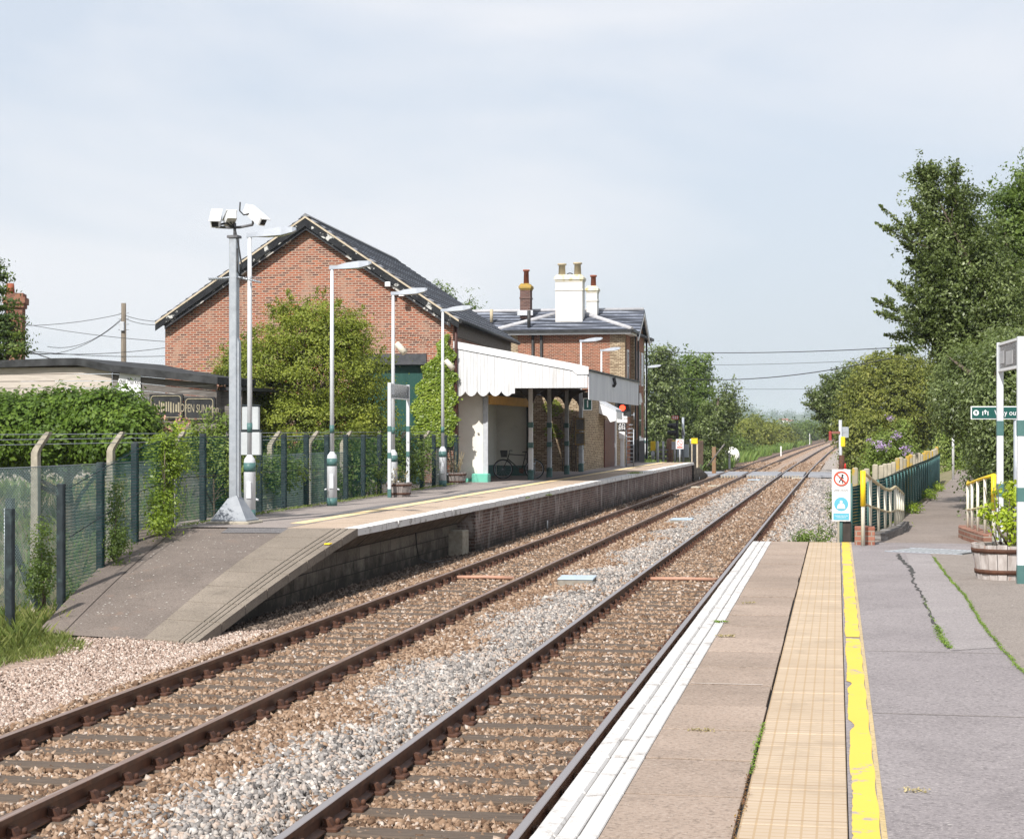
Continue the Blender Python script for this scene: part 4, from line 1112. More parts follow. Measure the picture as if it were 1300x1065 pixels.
# relieving arch, a ring of bricks on edge
g = MB(); cxm = (dx0 + dx1) / 2; rad = 3.0; cz = dz + .36 + .55 - rad
for k in range(34):
    a = R(90 - 25 + 50 * k / 33); g.add([(cxm + r_ * math.cos(a + s * .0105), yy_, cz + r_ * math.sin(a + s * .0105)) for yy_ in (-.012, .0) for r_, s in ((rad, -1), (rad, 1), (rad + .24, 1), (rad + .24, -1))], [(0, 1, 2, 3), (0, 4, 5, 1), (1, 5, 6, 2), (2, 6, 7, 3), (3, 7, 4, 0)])
g.build('relieving_arch', red_brick, sh)
# roof: two slopes
oh = .24; ov = .30; tk = .10; sl_s = (APX - EV) / (W / 2)
rz = APX + .15
g = MB()
for s in (-1, 1):
    ex_ = (W / 2 + oh) * s; ez = rz - sl_s * (W / 2 + oh)
    g.prism([(-W / 2, rz), (-W / 2 + ex_, ez), (-W / 2 + ex_, ez - tk), (-W / 2, rz - tk)], 'y', -ov + .02, LEN + th + ov)
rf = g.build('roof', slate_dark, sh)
g = MB(); NC = 24; HS = W / 2 + oh                      # overlapping slate courses, each lapping the one below
for s in (-1, 1):
    for k in range(NC):
        a0 = HS * k / NC; a1 = HS * (k + 1) / NC + .03; j = random.uniform(-.004, .004)
        x0_, x1_ = -W / 2 + s * a0, -W / 2 + s * a1
        za, zb_ = rz - sl_s * a0 + .006, rz - sl_s * a1 + .042 + j
        g.prism([(x0_, za), (x1_, zb_), (x1_, zb_ - .036), (x0_, za - .004)], 'y', -ov + .03, LEN + th + ov - .02)
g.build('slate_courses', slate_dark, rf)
g = MB(); g.prism([(-W / 2 - .16, rz - .06), (-W / 2, rz + .06), (-W / 2 + .16, rz - .06)], 'y', -ov - .03, LEN + th + ov + .02); g.build('ridge', M('ridge_tile', (.16, .165, .18), (.22, .225, .24), 7, .7), rf)
g = MB(); g2 = MB(); g3 = MB()
for s in (-1, 1):
    a = (-W / 2, rz - tk - .02); b_ = (-W / 2 + s * (W / 2 + oh), rz - tk - .02 - sl_s * (W / 2 + oh))
    g.prism([a, b_, (b_[0], b_[1] - .20), (a[0], a[1] - .25)], 'y', -ov - .02, -ov + .03)
    g2.prism([(a[0], a[1] - .22), (b_[0] - s * .3, b_[1] - .22 + .3 * sl_s), (b_[0] - s * .3, b_[1] - .34 + .3 * sl_s), (a[0], a[1] - .36)], 'y', -ov + .05, -.06)
    g3.prism([(a[0], a[1] + .085), (b_[0], b_[1] + .085), (b_[0], b_[1] + .02), (a[0], a[1] + .02)], 'y', -ov - .035, -ov + .0)
g.build('bargeboard', flaky, sh); g2.build('bargeboard', M('inner_barge', (.035, .037, .042), (.06, .062, .07), 3, .7, dirt=(.52, .5, .47), dscale=3, dlo=.56, dhi=.60, spec=.15), sh); g3.build('verge_strip', cream_strip, sh)
g = MB()
ez = rz - sl_s * (W / 2 + oh) - .08
g.tube([(oh + .05, -ov, ez), (oh + .05, LEN + th + ov, ez)], .07, 8); g.build('gutter', black, sh)
g = MB(); g.box(.005, oh - .02, -.25, LEN + .5, EV + .0, EV + .04); g.box(.004, .04, .2, LEN, EV - .55, EV - .02); g.build('eaves_board', side_boards, sh)
g = MB(); g.tube([(.10, .02, EV - .1), (.10, -.02, 5.2), (.10, -.05, .6)], .055, 10)
g.build('downpipe', brown_pipe, sh)
# white box on the left corner and floods under the verge
g = MB(); g.bbox(-W - .02, -W + .42, -.28, -.01, 3.62, 3.86, .02); g.build('alarm_box', M('grey_box', (.45, .44, .40), (.36, .35, .32), 5, .6), sh)
g = MB()
for x_, z_ in ((-2.08, EV + 1.0 + .12), (-1.62, EV + .72 + .08)):
    g.bbox(x_ - .10, x_ + .08, -.46, -.36, z_ - .07, z_ + .08, .02)
g.build('floodlight', white, sh)

# ivy on the shed corner
def wall_ivy(name, label, fn, n, size, m, off=.05, parent_loc=(-12.37, 56.7, 0), rz=A_S, cat='climbing plant', thick=.16):
    t = thing(name, label, cat, parent_loc, rz)
    x, z, s = fn(n)
    cl = np.sin(x * 9 + np.sin(z * 5) * 2) * np.sin(z * 7 + x * 3)
    pos = np.stack([x, -off - rng.random(len(x)) * thick * (1 + cl * .3), z], 1)
    nr = unit(np.array([0, -.9, .55]) + rng.normal(size=pos.shape) * .42)
    leaf_mesh('foliage', pos, nr, size, m, t, .8, np.clip(.5 + .12 * cl + rng.normal(size=len(x)) * .3, 0, 1))
    mb = MB()
    for k in range(7):
        xs = random.uniform(-.6, .1); mb.tube([(xs, -.05, .3), (xs + random.uniform(-.1, .1), -.06, 1.6), (xs + random.uniform(-.3, .3), -.07, 3.2)], .02, 5)
    mb.build('stem', bark, t)
    return t
def ivy_fn(n):
    z = rng.uniform(2.1, 5.75, n); w = np.interp(z, [2.1, 2.5, 3.6, 4.6, 5.3, 5.75], [1.15, 1.35, 1.38, 1.0, .42, .10])
    c = np.interp(z, [2.1, 3.5, 4.7, 5.3, 5.75], [-.55, -.62, -.42, -.22, -.28]) + .1 * np.sin(z * 9)
    x = c + (rng.uniform(-1, 1, n)) * w * .5 * (1 + rng.normal(0, .07, n))
    return x, z, 1
wall_ivy('ivy', 'bright green ivy climbing the right corner of the brick shed', ivy_fn, 9500, .085, L_ivy, thick=.11)

# ------------------------------------------------------------------ waiting shelter with canopy
S0 = 56.8
XL, XR = -12.37, -7.93
st = thing('waiting_shelter', 'platform waiting shelter with white scalloped canopy boards', 'shelter', (0, S0, 0))
g = MB(); g.box(-12.4, -11.42, .9, 1.05, Z, 4.6); g.box(-12.85, -12.7, .9, 9.3, Z, 4.6); g.box(-12.7, -11.42, 9.2, 9.35, Z, 4.4)
g.box(-12.7, -11.9, 1.05, 1.12, Z, 4.4)
g.build('wall', render_cream, st)
g = MB(); g.bbox(-11.9, -11.35, .62, 1.12, Z - .02, Z + .28, .03); g.bbox(-12.3, -11.9, .80, .89, Z, Z + .12, .01); g.build('plinth', mint, st)
g = MB(); g.box(-11.44, -11.40, .88, .92, Z, 3.7); g.bbox(-11.56, -11.39, .84, .90, Z + .2, 3.72, .01); g.build('corner_post', lead, st)
g = MB(); g.box(-11.50, -11.36, 1.1, 9.1, 3.50, 3.80); g.build('lintel', orange, st)
g = MB(); g.box(-12.695, -12.66, 1.2, 8.8, Z, Z + .42); g.box(-12.69, -11.5, 9.15, 9.195, Z, Z + .38); g.build('dado', teal, st)
g = MB(); g.bbox(-12.69, -12.66, 1.9, 3.0, 1.7, 2.9, .01); g.bbox(-12.69, -12.66, 4.0, 4.9, 1.95, 3.0, .01); g.build('notice_board', black, st)
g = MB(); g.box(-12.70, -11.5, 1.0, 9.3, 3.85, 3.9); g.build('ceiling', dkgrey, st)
g = MB(); g.box(-11.52, -11.40, 9.0, 9.36, Z, 4.1); g.build('door_post', black, st)
# posts
CP = [(at(673.8, 609)), (at(697.5, 605.8)), (at(719.5, 602.0)), (at(737.5, 598.9))]
for i, p in enumerate(CP):
    x, y = p[0], p[1] - S0
    g = MB(); g.bbox(x - .10, x + .10, y - .10, y + .10, Z, Z + .30, .04)
    zt = 4.25
    g.lathe([(.125, Z + .25), (.10, Z + .36)], (x, y), 8)
    b_ = g.build('post_base', teal, st)
    g = MB(); g.bbox(x - .085, x + .085, y - .085, y + .085, Z + .34, 2.0, .03); g.bbox(x - .075, x + .075, y - .075, y + .075, 2.0, zt, .02); pp = g.build('canopy_post', lead if i else white, st)  # posts after the first are coloured grey to stand for canopy shade
    for z0 in (2.02, 2.72):
        g = MB(); g.bbox(x - .09, x + .09, y - .09, y + .09, z0, z0 + .19, .02); g.build('green_band', teal, st)
    g = MB(); g.prism([(x + .07, 3.55), (x + .07, 4.2), (x + .95, 4.2), (x + .5, 4.05), (x + .2, 3.85)], 'y', y - .04, y + .04)
    g.prism([(x - .07, 3.6), (x - .07, 4.15), (x - .8, 4.15), (x - .4, 4.0), (x - .18, 3.8)], 'y', y - .04, y + .04); g.build('bracket', M('bracket_brown', (.05, .04, .035), (.035, .03, .025), 4, .6) if 'bracket_brown' not in bpy.data.materials else bpy.data.materials['bracket_brown'], st)
# roof sheet
CL = 14.4
zL, zR = 5.46, 4.60
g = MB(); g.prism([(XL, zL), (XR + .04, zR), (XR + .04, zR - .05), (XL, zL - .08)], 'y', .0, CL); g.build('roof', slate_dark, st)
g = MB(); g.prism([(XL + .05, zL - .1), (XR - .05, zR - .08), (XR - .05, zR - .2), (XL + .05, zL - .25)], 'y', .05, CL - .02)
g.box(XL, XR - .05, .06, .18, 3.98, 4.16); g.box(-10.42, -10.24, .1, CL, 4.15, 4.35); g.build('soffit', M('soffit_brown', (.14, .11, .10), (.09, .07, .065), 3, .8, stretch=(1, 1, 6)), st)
# end fascia: vertical boards, scalloped foot on the left part
g = MB(); bw = .114; x = XL; k = 0; xs = -10.42
prf = []
def ztop(x): return zL + (zR - zL) * (x - XL) / (XR - XL) + .03
def zbot(x):
    if x < xs: 
        u = ((x - XL) / .4) % 1; return 3.74 + .17 * (1 - abs(math.sin(PI * u)) ** .75)
    return 4.00
while x < XR - .01:
    x1 = min(x + bw, XR); y = -.02 - .0025 * (k % 2)
    n = 4; pts_b = [(x + (x1 - .005 - x) * i / n, zbot(x + (x1 - x) * i / n if x1 <= xs or x >= xs else min(x + (x1 - x) * i / n, xs - .001))) for i in range(n + 1)]
    poly = pts_b + [(x1 - .005, ztop(x1)), (x, ztop(x))]
    g.prism(poly, 'y', y - .022, y); x = x1; k += 1
fb = g.build('end_fascia', M('canopy_white', (.62, .63, .65), (.54, .55, .57), 2.5, .55, bump=.08, stretch=(3, 1, .35), dirt=(.40, .39, .37), dscale=1.6, dlo=.52, dhi=.8), st)
g = MB(); g.prism([(XL - .05, zL + .10), (XR - .55, ztop(XR - .55) + .07), (XR + .03, zR + .08), (XR + .03, zR - .16), (XR - .35, zR - .16), (XR - .5, ztop(XR - .5) - .16), (XL - .05, zL - .13)], 'y', -.075, -.048); g.build('cover_board', white, fb)
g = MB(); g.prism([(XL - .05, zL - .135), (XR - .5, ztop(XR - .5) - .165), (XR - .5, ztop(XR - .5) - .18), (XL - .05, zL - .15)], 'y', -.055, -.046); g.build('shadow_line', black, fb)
# side fascia facing the tracks
g = MB(); y = 0; k = 0
while y < CL - .01:
    g.box(XR + .01 + .003 * (k % 2), XR + .035 + .003 * (k % 2), y, y + .118, 3.62, zR - .06); y += .124; k += 1
g.build('side_fascia', M('side_white', (.66, .67, .70), (.55, .56, .60), 2, .6, stretch=(1, 1, .3)), st)
g = MB(); g.box(XR + .02, XR + .10, -.03, CL, zR - .05, zR + .0); g.tube([(XR + .10, 6.0, zR - .1), (XR + .14, 6.0, zR - .32), (XR + .08, 6.1, zR - .4)], .06, 8); g.build('gutter', black, st)

# platform number plate
x, y, z = pd(745.5, 513, 57.9)
t = thing('platform_number_sign', 'green plate with white number hanging at the canopy corner', 'sign', (x, 57.5, 3.48))
g = MB(); g.box(-.145, .145, -.012, .012, -.20, .20); g.build('border', white, t)
g = MB(); g.box(-.12, .12, -.018, -.0125, -.175, .175); g.build('plate', sign_green, t)
text_obj('numeral', '1', .34, white, t, (0, -.021, .0))
g = MB(); g.tube([(0, .0, .2), (0, 0, .5)], .01, 6); g.build('hanger', black, t)
# two hazard-bordered notices on the last canopy post
x, y, _ = CP[3]; t = thing('warning_boards', 'two stacked notices with yellow and black borders on the last canopy post', 'sign', (x - .02, y - .14, 0))
for zc in (2.86, 2.28):
    g = MB(); g.box(-.20, .20, -.01, .01, zc - .27, zc + .27); b_ = g.build('board', M('notice_grey', (.20, .19, .18), (.12, .12, .12), 14, .5) if 'notice_grey' not in bpy.data.materials else bpy.data.materials['notice_grey'], t)
    g = MB(); 
    for k in range(7):
        q = -.19 + k * .06
        g.box(q, q + .03, -.016, -.011, zc + .22, zc + .26); g.box(q, q + .03, -.016, -.011, zc - .26, zc - .22)
        g.box(-.19, -.16, -.016, -.011, zc - .22 + k * .064, zc - .19 + k * .064); g.box(.16, .19, -.016, -.011, zc - .22 + k * .064, zc - .19 + k * .064)
    g.build('hazard_border', M('hazard_amber', (.55, .33, .03), (.45, .27, .03), 5, .5) if 'hazard_amber' not in bpy.data.materials else bpy.data.materials['hazard_amber'], b_)
# metal seat
x, y, _ = at(631, 602.5)
t = thing('metal_chair', 'small grey metal seat just inside the shelter', 'seat', (-11.62, y, Z))
g = MB(); g.bbox(-.2, .2, -.2, .2, .42, .46, .01); g.build('seat', galv, t)
for a, b_ in ((-.17, -.17), (.17, -.17), (.17, .17), (-.17, .17)):
    g = MB(); g.tube([(a, b_, 0), (a, b_, .42)], .018, 6); g.build('leg', galv, t)
g = MB(); g.tube([(-.19, .19, .44), (-.19, .2, .62), (.19, .2, .62), (.19, .19, .44)], .014, 6); g.build('back_rail', galv, t)

# bicycle leaning in the shelter
bx, by, _ = at(664, 606.3)
t = thing('bicycle', 'dark bicycle with a front basket leaning behind the first canopy post', 'bicycle', (-11.12, 61.9, Z), R(14))
r_ = .335; WB = 1.12
def wheel(cx, nm):
    g = MB(); vs = []; 
    ring = [(cx + r_ * math.cos(a), 0, r_ + r_ * math.sin(a)) for a in np.linspace(0, 2 * PI, 37)]
    g.tube(ring, .020, 8, cap=False); w = g.build('wheel', tyre, t)
    g = MB()
    for k in range(14):
        a = 2 * PI * k / 14; g.tube([(cx, (.03 if k % 2 else -.03), r_), (cx + (r_ - .03) * math.cos(a), 0, r_ + (r_ - .03) * math.sin(a))], .003, 4)
    g.tube([(cx + (r_ - .03) * math.cos(a), 0, r_ + (r_ - .03) * math.sin(a)) for a in np.linspace(0, 2 * PI, 33)], .010, 6, cap=False)
    g.tube([(cx, -.04, r_), (cx, .04, r_)], .022, 8); g.build('spokes', galv, w)
wheel(-WB / 2, 'f'); wheel(WB / 2, 'r')
bb = (.10, 0, .28); seat_t = (.24, 0, .82); head_t = (-.34, 0, .86); head_b = (-.39, 0, .70)
g = MB()
for a, b_, q in ((bb, seat_t, .016), (seat_t, head_t, .014), (bb, head_b, .018), (head_t, head_b, .018), (bb, (WB / 2, 0, r_), .010), ((.22, 0, .74), (WB / 2, 0, r_), .009), (head_b, (-WB / 2, 0, r_), .013)): g.tube([a, b_], q, 8)
g.build('frame', M('bike_frame', (.012, .012, .014), (.02, .02, .022), 3, .3), t)
g = MB(); g.tube([head_t, (-.32, 0, .98)], .012, 8); g.tube([(-.24, -.27, .99), (-.31, -.2, 1.0), (-.33, 0, .98), (-.31, .2, 1.0), (-.24, .27, .99)], .012, 8); g.build('handlebar', black, t)
g = MB(); g.tube([seat_t, (.26, 0, .92)], .012, 8); g.prism([(.12, .93), (.14, .955), (.38, .97), (.38, .93)], 'y', -.055, .055); g.build('saddle', black, t)
g = MB(); g.prism([(-.66, 1.0), (-.40, 1.0), (-.43, .76), (-.62, .76)], 'y', -.16, .16); g.build('basket', black, t)
g = MB(); g.tube([(.10, -.05, .28), (.10, .05, .28)], .09, 14); g.tube([(.10, -.08, .28), (.17, -.08, .13)], .009, 6); g.tube([(.10, .08, .28), (.03, .08, .43)], .009, 6); g.build('crank', rust, t)

# ------------------------------------------------------------------ station house
ho = thing('station_house', 'two storey brick station house with slate roofs and white chimney stack', 'house', (0, 0, 0))
X0, X1, Y0, Y1 = -16.9, -10.62, 89.6, 98.8; EVZ = 7.62
q = .75
g = MB(); g.box(X0 + q, X1 - q, Y0, Y0 + .3, .5, EVZ)
g.box(X1 - .3, X1, Y0 + q, Y1 - q, .5, EVZ); g.box(X0, X1, Y1 - .3, Y1, .5, EVZ); g.box(X0, X0 + .3, Y0 + q, Y1, .5, EVZ)
# cross range
CY0, CY1 = 92.2, 97.2; CX1 = -10.45
g.prism([(CY0, .5), (CY1, .5), (CY1, EVZ), ((CY0 + CY1) / 2, 8.98), (CY0, EVZ)], 'x', -23, -23 + .3) ; g.box(-23, X0, CY0, CY0 + .3, .5, EVZ); g.box(-23, X0, CY1 - .3, CY1, .5, EVZ)
g.prism([(CY0, .5), (CY1, .5), (CY1, EVZ), ((CY0 + CY1) / 2, 8.98), (CY0, EVZ)], 'x', CX1 - .3, CX1)
g.build('wall', house_brick, ho)
g = MB()
g.box(X0 - .01, X0 + q, Y0 - .02, Y0 + .31, .5, EVZ); g.build('quoins', buff_brick, ho)
g = MB(); g.box(X1 - q, X1 + .01, Y0 - .02, Y0 + .31, .5, EVZ)
g.build('quoins', buff_brick, ho)
for y in (CY0 - .02, CY1 - .45, Y1 - .5):
    g = MB(); g.box(X1 - .2, (CX1 if CY0 - .1 < y < CY1 else X1) + .012, y, y + .5, .5, EVZ); g.build('quoins', buff_brick, ho)
g = MB(); g.box(X1 - .1, CX1 + .03, Y0 - .03, Y1 - .1, .5, 2.3) if False else None
g.box(X1 - .1, CX1 + .02, CY0 - .1, CY1 + .1, .5, 2.1); g.build('base_course', M('dark_base', (.04, .038, .042), (.06, .055, .058), 3, .8), ho)
# windows on the track side and string course
def side_win(x, yc, z0, z1, w, nm='window'):
    f_ = MB(); f_.box(x - .05, x + .05, yc - w / 2, yc + w / 2, z0, z1); wn = f_.build('window', white, ho)
    f_ = MB(); f_.box(x + .052, x + .058, yc - w / 2 + .1, yc - .04, z0 + .1, (z0 + z1) / 2 - .03); f_.box(x + .052, x + .058, yc + .04, yc + w / 2 - .1, z0 + .1, (z0 + z1) / 2 - .03)
    f_.box(x + .052, x + .058, yc - w / 2 + .1, yc + w / 2 - .1, (z0 + z1) / 2 + .03, z1 - .12); f_.build('pane', glass, wn)
side_win(X1, 90.75, 5.1, 6.75, .7); side_win(CX1, 94.0, 5.0, 6.8, .9); side_win(CX1, 95.9, 5.0, 6.8, .9)
side_win(CX1, 94.7, 2.2, 4.1, 1.2)
f_ = MB(); f_.box(CX1 + .0, CX1 + .14, 93.7, 95.7, 2.05, 2.2); f_.prism([(93.9, 4.1), (95.5, 4.1), (94.7, 4.6)], 'x', CX1, CX1 + .1); f_.build('window_surround', white, ho)
# roofs
EZ = EVZ + .1; ov = .42
AX = (X0 + X1) / 2; AZ = 8.95; ra, rb = Y0 + 2.9, Y1 - 2.9
g = MB(); P_ = [(X0 - ov, Y0 - ov, EZ), (X1 + ov, Y0 - ov, EZ), (X1 + ov, Y1 + ov, EZ), (X0 - ov, Y1 + ov, EZ), (AX, ra, AZ), (AX, rb, AZ)]
g.add(P_ + [(p[0], p[1], p[2] - .08) for p in P_[:4]], [(0, 1, 4), (1, 2, 5, 4), (2, 3, 5), (3, 0, 4, 5), (0, 6, 7, 1), (1, 7, 8, 2), (2, 8, 9, 3), (3, 9, 6, 0), (6, 9, 8, 7)])
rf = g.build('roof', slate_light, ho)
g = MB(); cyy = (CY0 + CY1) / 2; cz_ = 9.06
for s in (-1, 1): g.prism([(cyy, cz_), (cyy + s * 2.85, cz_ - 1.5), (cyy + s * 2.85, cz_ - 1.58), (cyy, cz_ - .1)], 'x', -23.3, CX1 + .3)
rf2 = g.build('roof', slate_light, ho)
g = MB(); g.tube([(-23.3, cyy, cz_ + .02), (CX1 + .25, cyy, cz_ + .02)], .10, 8); 
for c in (0, 1): g.tube([P_[c], P_[4]], [.12, .14], 8)
g.build('ridge', M('pale_ridge', (.44, .44, .46), (.33, .33, .35), 5, .7), rf)
g = MB(); g.box(X0 - ov, X1 + ov, Y0 - ov - .10, Y0 - ov - .01, EZ - .14, EZ + .0); g.box(X1 + ov + .01, X1 + ov + .1, Y0 - ov, CY0 - .4, EZ - .14, EZ); g.box(X1 + ov + .01, X1 + ov + .1, CY1 + .4, Y1 + ov, EZ - .14, EZ); g.build('gutter', black, ho)
g = MB(); g.box(X0 - ov + .05, X1 + ov - .05, Y0 - ov + .05, Y0 - .02, EZ - .20, EZ - .11); g.box(X0 - ov + .06, X1 + ov - .06, Y0 - ov - .005, Y0 - ov + .045, EZ - .24, EZ - .10)
g.box(X1 + .02, X1 + ov - .05, Y0 - .3, CY0 - .3, EZ - .24, EZ - .11); g.box(X1, X1 + ov, CY1 + .3, Y1 + .3, EZ - .24, EZ - .11)
for s in (-1, 1): g.prism([(cyy, cz_ - .12), (cyy + s * 2.85, cz_ - 1.62), (cyy + s * 2.85, cz_ - 1.80), (cyy, cz_ - .32)], 'x', CX1 + .22, CX1 + .30)
g.build('fascia', white, ho)
g = MB(); 
for px in (664, 675.5):
    p = pd(px, 440, 88); g.tube([(p[0], Y0 - .10, EZ - .1), (p[0], Y0 - .1, 1)], .07, 8)
p = pd(663, 400, 89); g.tube([(p[0], Y0 - .0, 7.8), (p[0], Y0 - .0, 8.75)], .09, 8)
for yy_ in (92.0, 97.4, 93.3): g.tube([(X1 + .28, yy_, EZ - .2), (X1 + .28, yy_, 1)], .05, 8)
g.build('downpipe', M('pipe_dark', (.022, .022, .024), (.05, .05, .05), 4, .5), ho)
def stack(px0, px1, ytop, ybase, d, pots, body, cap, nm, depth=.8, potm=None, potd=.13):
    a = pd(px0, ytop, d); b_ = pd(px1, ybase, d); x0, x1 = a[0], b_[0]; z1, z0 = a[2], b_[2]; y = a[1]
    w = x1 - x0; ins = .07
    g = MB(); g.box(x0 + ins, x1 - ins, y, y + depth, z0 - .35, z1 - .30); g.box(x0 + ins - .03, x1 - ins + .03, y - .03, y + depth + .03, z1 - .78, z1 - .70)
    c_ = g.build('chimney', body, ho)
    g = MB(); g.box(x0 + ins - .03, x1 - ins + .03, y - .03, y + depth + .03, z1 - .30, z1 - .22); g.bbox(x0, x1, y - .08, y + depth + .08, z1 - .22, z1 - .08, .02)
    g.prism([(x0 + .02, z1 - .08), (x1 - .02, z1 - .08), (x1 - .14, z1 + .04), (x0 + .14, z1 + .04)], 'y', y - .04, y + depth + .04); g.build('cap', cap, c_)
    for pc, pyt, pm in pots:
        p = pd(pc, pyt, d); r_ = potd
        g = MB(); g.lathe([(r_, z1), (r_ * .88, p[2] - .1), (r_ * 1.2, p[2] - .09), (r_ * 1.25, p[2]), (r_ * .8, p[2])], (p[0], y + depth / 2), 14); g.build('chimney_pot', pm, c_)
cap_w = M('white_cap', (.70, .66, .56), (.52, .42, .18), 4, .9, lo=.5, hi=.7)
stack(703.5, 742, 350, 413, 91.6, [(712, 334, stone_pot), (732.5, 333, stone_pot)], chimney_white, cap_w, 'a', .9, potd=.19)
stack(743, 760, 364, 402, 94.6, [(752.5, 349, terracotta)], chimney_white, cap_w, 'b', .7, potd=.15)
stack(658.5, 675, 361, 396, 95.0, [(667, 342, terracotta)], M('dull', (.1, .05, .04)) if False else brick('dark_stack_brick', [(.08, .04, .035), (.15, .075, .06), (.2, .11, .09)], (.16, .13, .12)), lichen, 'c', .7, potd=.15)
g = MB(); p = pd(624, 393, 95); g.tube([(p[0], p[1], p[2] - .7), (p[0], p[1], p[2])], .09, 8); p = pd(711, 345, 90.4); g.build('vent_pipe', stone_pot, rf2)
g = MB(); p = pd(722, 349, 91.6); g.tube([(p[0] + .2 * math.cos(a), p[1] + .4, p[2] - .08 + .2 * math.sin(a)) for a in np.linspace(0, PI, 9)], .03, 6); g.build('flue_hoop', black, ho)
g = MB(); p = pd(667, 397, 94.9); g.box(p[0] - .42, p[0] + .42, p[1] - .1, p[1], p[2] - .15, p[2] + .12); g.build('flashing', M('flashing', (.55, .57, .60), (.45, .47, .50), 5, .5), rf2)

# low wing in front, buff brick
wg = thing('station_wing', 'low buff brick station wing behind the canopy posts', 'building', (0, 0, 0))
g = MB(); g.box(-18, -10.52, 73.0, 73.3, .5, 4.08); g.box(-10.82, -10.52, 73.3, 89.3, .5, 4.0); g.box(-18, -10.83, 89.0, 89.3, .5, 4.0); g.box(-18, -17.7, 73.3, 89, .5, 4.0); wl = g.build('wall', buff_brick, wg)
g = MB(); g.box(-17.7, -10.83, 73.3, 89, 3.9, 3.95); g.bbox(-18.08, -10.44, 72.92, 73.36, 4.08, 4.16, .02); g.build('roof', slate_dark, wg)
g = MB(); g.box(-10.518, -10.47, 80.6, 84.2, Z, 3.1); g.build('door', brown_door, wg)
g = MB(); g.bbox(-10.47, -10.42, 84.0, 84.12, 1.8, 2.0, .01); g.bbox(-10.50, -10.40, 84.2, 84.45, Z, 3.1, .02); g.build('handle', white, wg)
# small hood over the door beside the wing
g = MB(); g.prism([(-10.51, 3.95), (-9.75, 3.55), (-9.75, 3.45), (-10.51, 3.85)], 'y', 78.9, 81.0); g.build('door_hood', lead, wg)
g = MB(); g.prism([(-10.51, 3.83), (-9.73, 3.44), (-9.73, 3.05), (-10.0, 2.98), (-10.15, 3.25), (-10.51, 3.38)], 'y', 78.85, 78.9); g.prism([(-10.51, 3.83), (-9.73, 3.44), (-9.73, 3.10), (-10.51, 3.3)], 'y', 81.0, 81.05); g.box(-9.75, -9.71, 78.9, 81.0, 3.12, 3.44); g.build('hood_fascia', white, wg)
def ivy2(n):
    z = rng.uniform(2.3, 3.9, n); x = rng.uniform(-2.4, -.1, n); k = (np.sin(x * 5) + np.sin(z * 6 + x)) > .35
    return x[k], z[k], 1
wall_ivy('creeper', 'sparse creeper on the sunlit buff wall behind the canopy', ivy2, 1500, .09, L_bush, parent_loc=(-10.7, 73.0, 0), rz=0, thick=.08)
# ------------------------------------------------------------------ signals and signs by the far platform end
x, y, _ = at(790, 592.3)
t = thing('railway_signal', 'white signal post showing a red light, with plates and ladder', 'signal', (x, y, Z))
k_ = 83.5 / F
def zz(py): return EYE - (py - HY) * k_ - Z
g = MB(); g.bbox(-.09, .09, -.09, .09, 0, zz(553), .015); g.build('post', white, t)
g = MB(); g.bbox(-.34, .42, -.05, .0, zz(529), zz(506), .03); g.tube([(.02, -.06, zz(517)), (.02, -.10, zz(517))], .27, 20); hd = g.build('signal_head', black, t)
g = MB(); g.tube([(.02, -.105, zz(518)), (.02, -.13, zz(518))], .135, 20); g.build('red_lamp', glow, hd)
g = MB(); g.prism([(-.24, zz(512)), (.28, zz(512)), (.22, zz(509)), (-.18, zz(509))], 'y', -.45, -.1); g.build('hood', black, hd)
g = MB(); g.bbox(-.25, .25, -.12, -.09, zz(536.5), zz(532), .01); g.bbox(-.25, .25, -.12, -.09, zz(531), zz(528.5), .01); g.bbox(-.06, .06, -.1, .1, zz(532), zz(524), .01); g.build('number_bar', white, t)
g = MB(); g.bbox(-.2, .2, -.12, -.09, zz(547), zz(537), .01); pl = g.build('plate', black, t)
text_obj('lettering', 'AD', .22, white, pl, (0, -.125, zz(539.7))); text_obj('lettering', '894', .22, white, pl, (0, -.125, zz(544)))
g = MB(); g.bbox(-.15, .15, -.20, -.09, zz(557), zz(548), .03); g.build('telephone_box', white, t)
g = MB()
for a in (.16, .50): g.tube([(a + .02, .1, 0), (a + .02, .1, zz(545))], .025, 6)
for k in range(10): g.tube([(.18, .1, .25 + k * .19), (.5, .1, .25 + k * .19)], .018, 6)
g.tube([(-.5, .0, zz(527)), (.55, .0, zz(527))], .02, 6); g.tube([(-.5, .0, zz(524)), (-.5, 0, zz(530))], .018, 6); g.tube([(.55, .0, zz(524)), (.55, 0, zz(533))], .018, 6)
g.build('ladder', galv, t)

x, y, _ = at(866, 580.5, .915); D_ = 100.; 
x, y, _ = pd(866, 583, 101.5)
t = thing('crossing_lights', 'pair of black crossing lamps with red and white boards, seen side on', 'signal', (x, y, .6))
g = MB(); g.tube([(.05, 0, 0), (.05, 0, 2.75)], .07, 10); g.build('post', galv, t)
g = MB(); g.box(-.36, -.22, -.1, .1, 1.25 + .2, 2.55); hd = g.build('backboard', black, t)
for z in (2.25, 1.85):
    g = MB(); g.tube([(-.36, 0, z), (-.60, 0, z + .0), (-.85, 0, z + .04)], [.19, .15, .10], 12); g.build('lamp_hood', black, hd)
g = MB(); g.box(-.58, -.20, -.14, -.10, 2.62, 2.84); g.box(-.58, -.20, -.14, -.10, 1.14, 1.34); bb = g.build('red_board', redp, t)
g = MB()
for k in range(3): g.box(-.53 + k * .115, -.47 + k * .115, -.146, -.141, 2.65, 2.82); g.box(-.53 + k * .115, -.47 + k * .115, -.146, -.141, 1.17, 1.31)
g.build('white_marks', white, bb)
g = MB(); g.tube([(.05, 0, 2.05), (.1, 0, 2.06)], .34, 20); g.build('bell', lead, t)
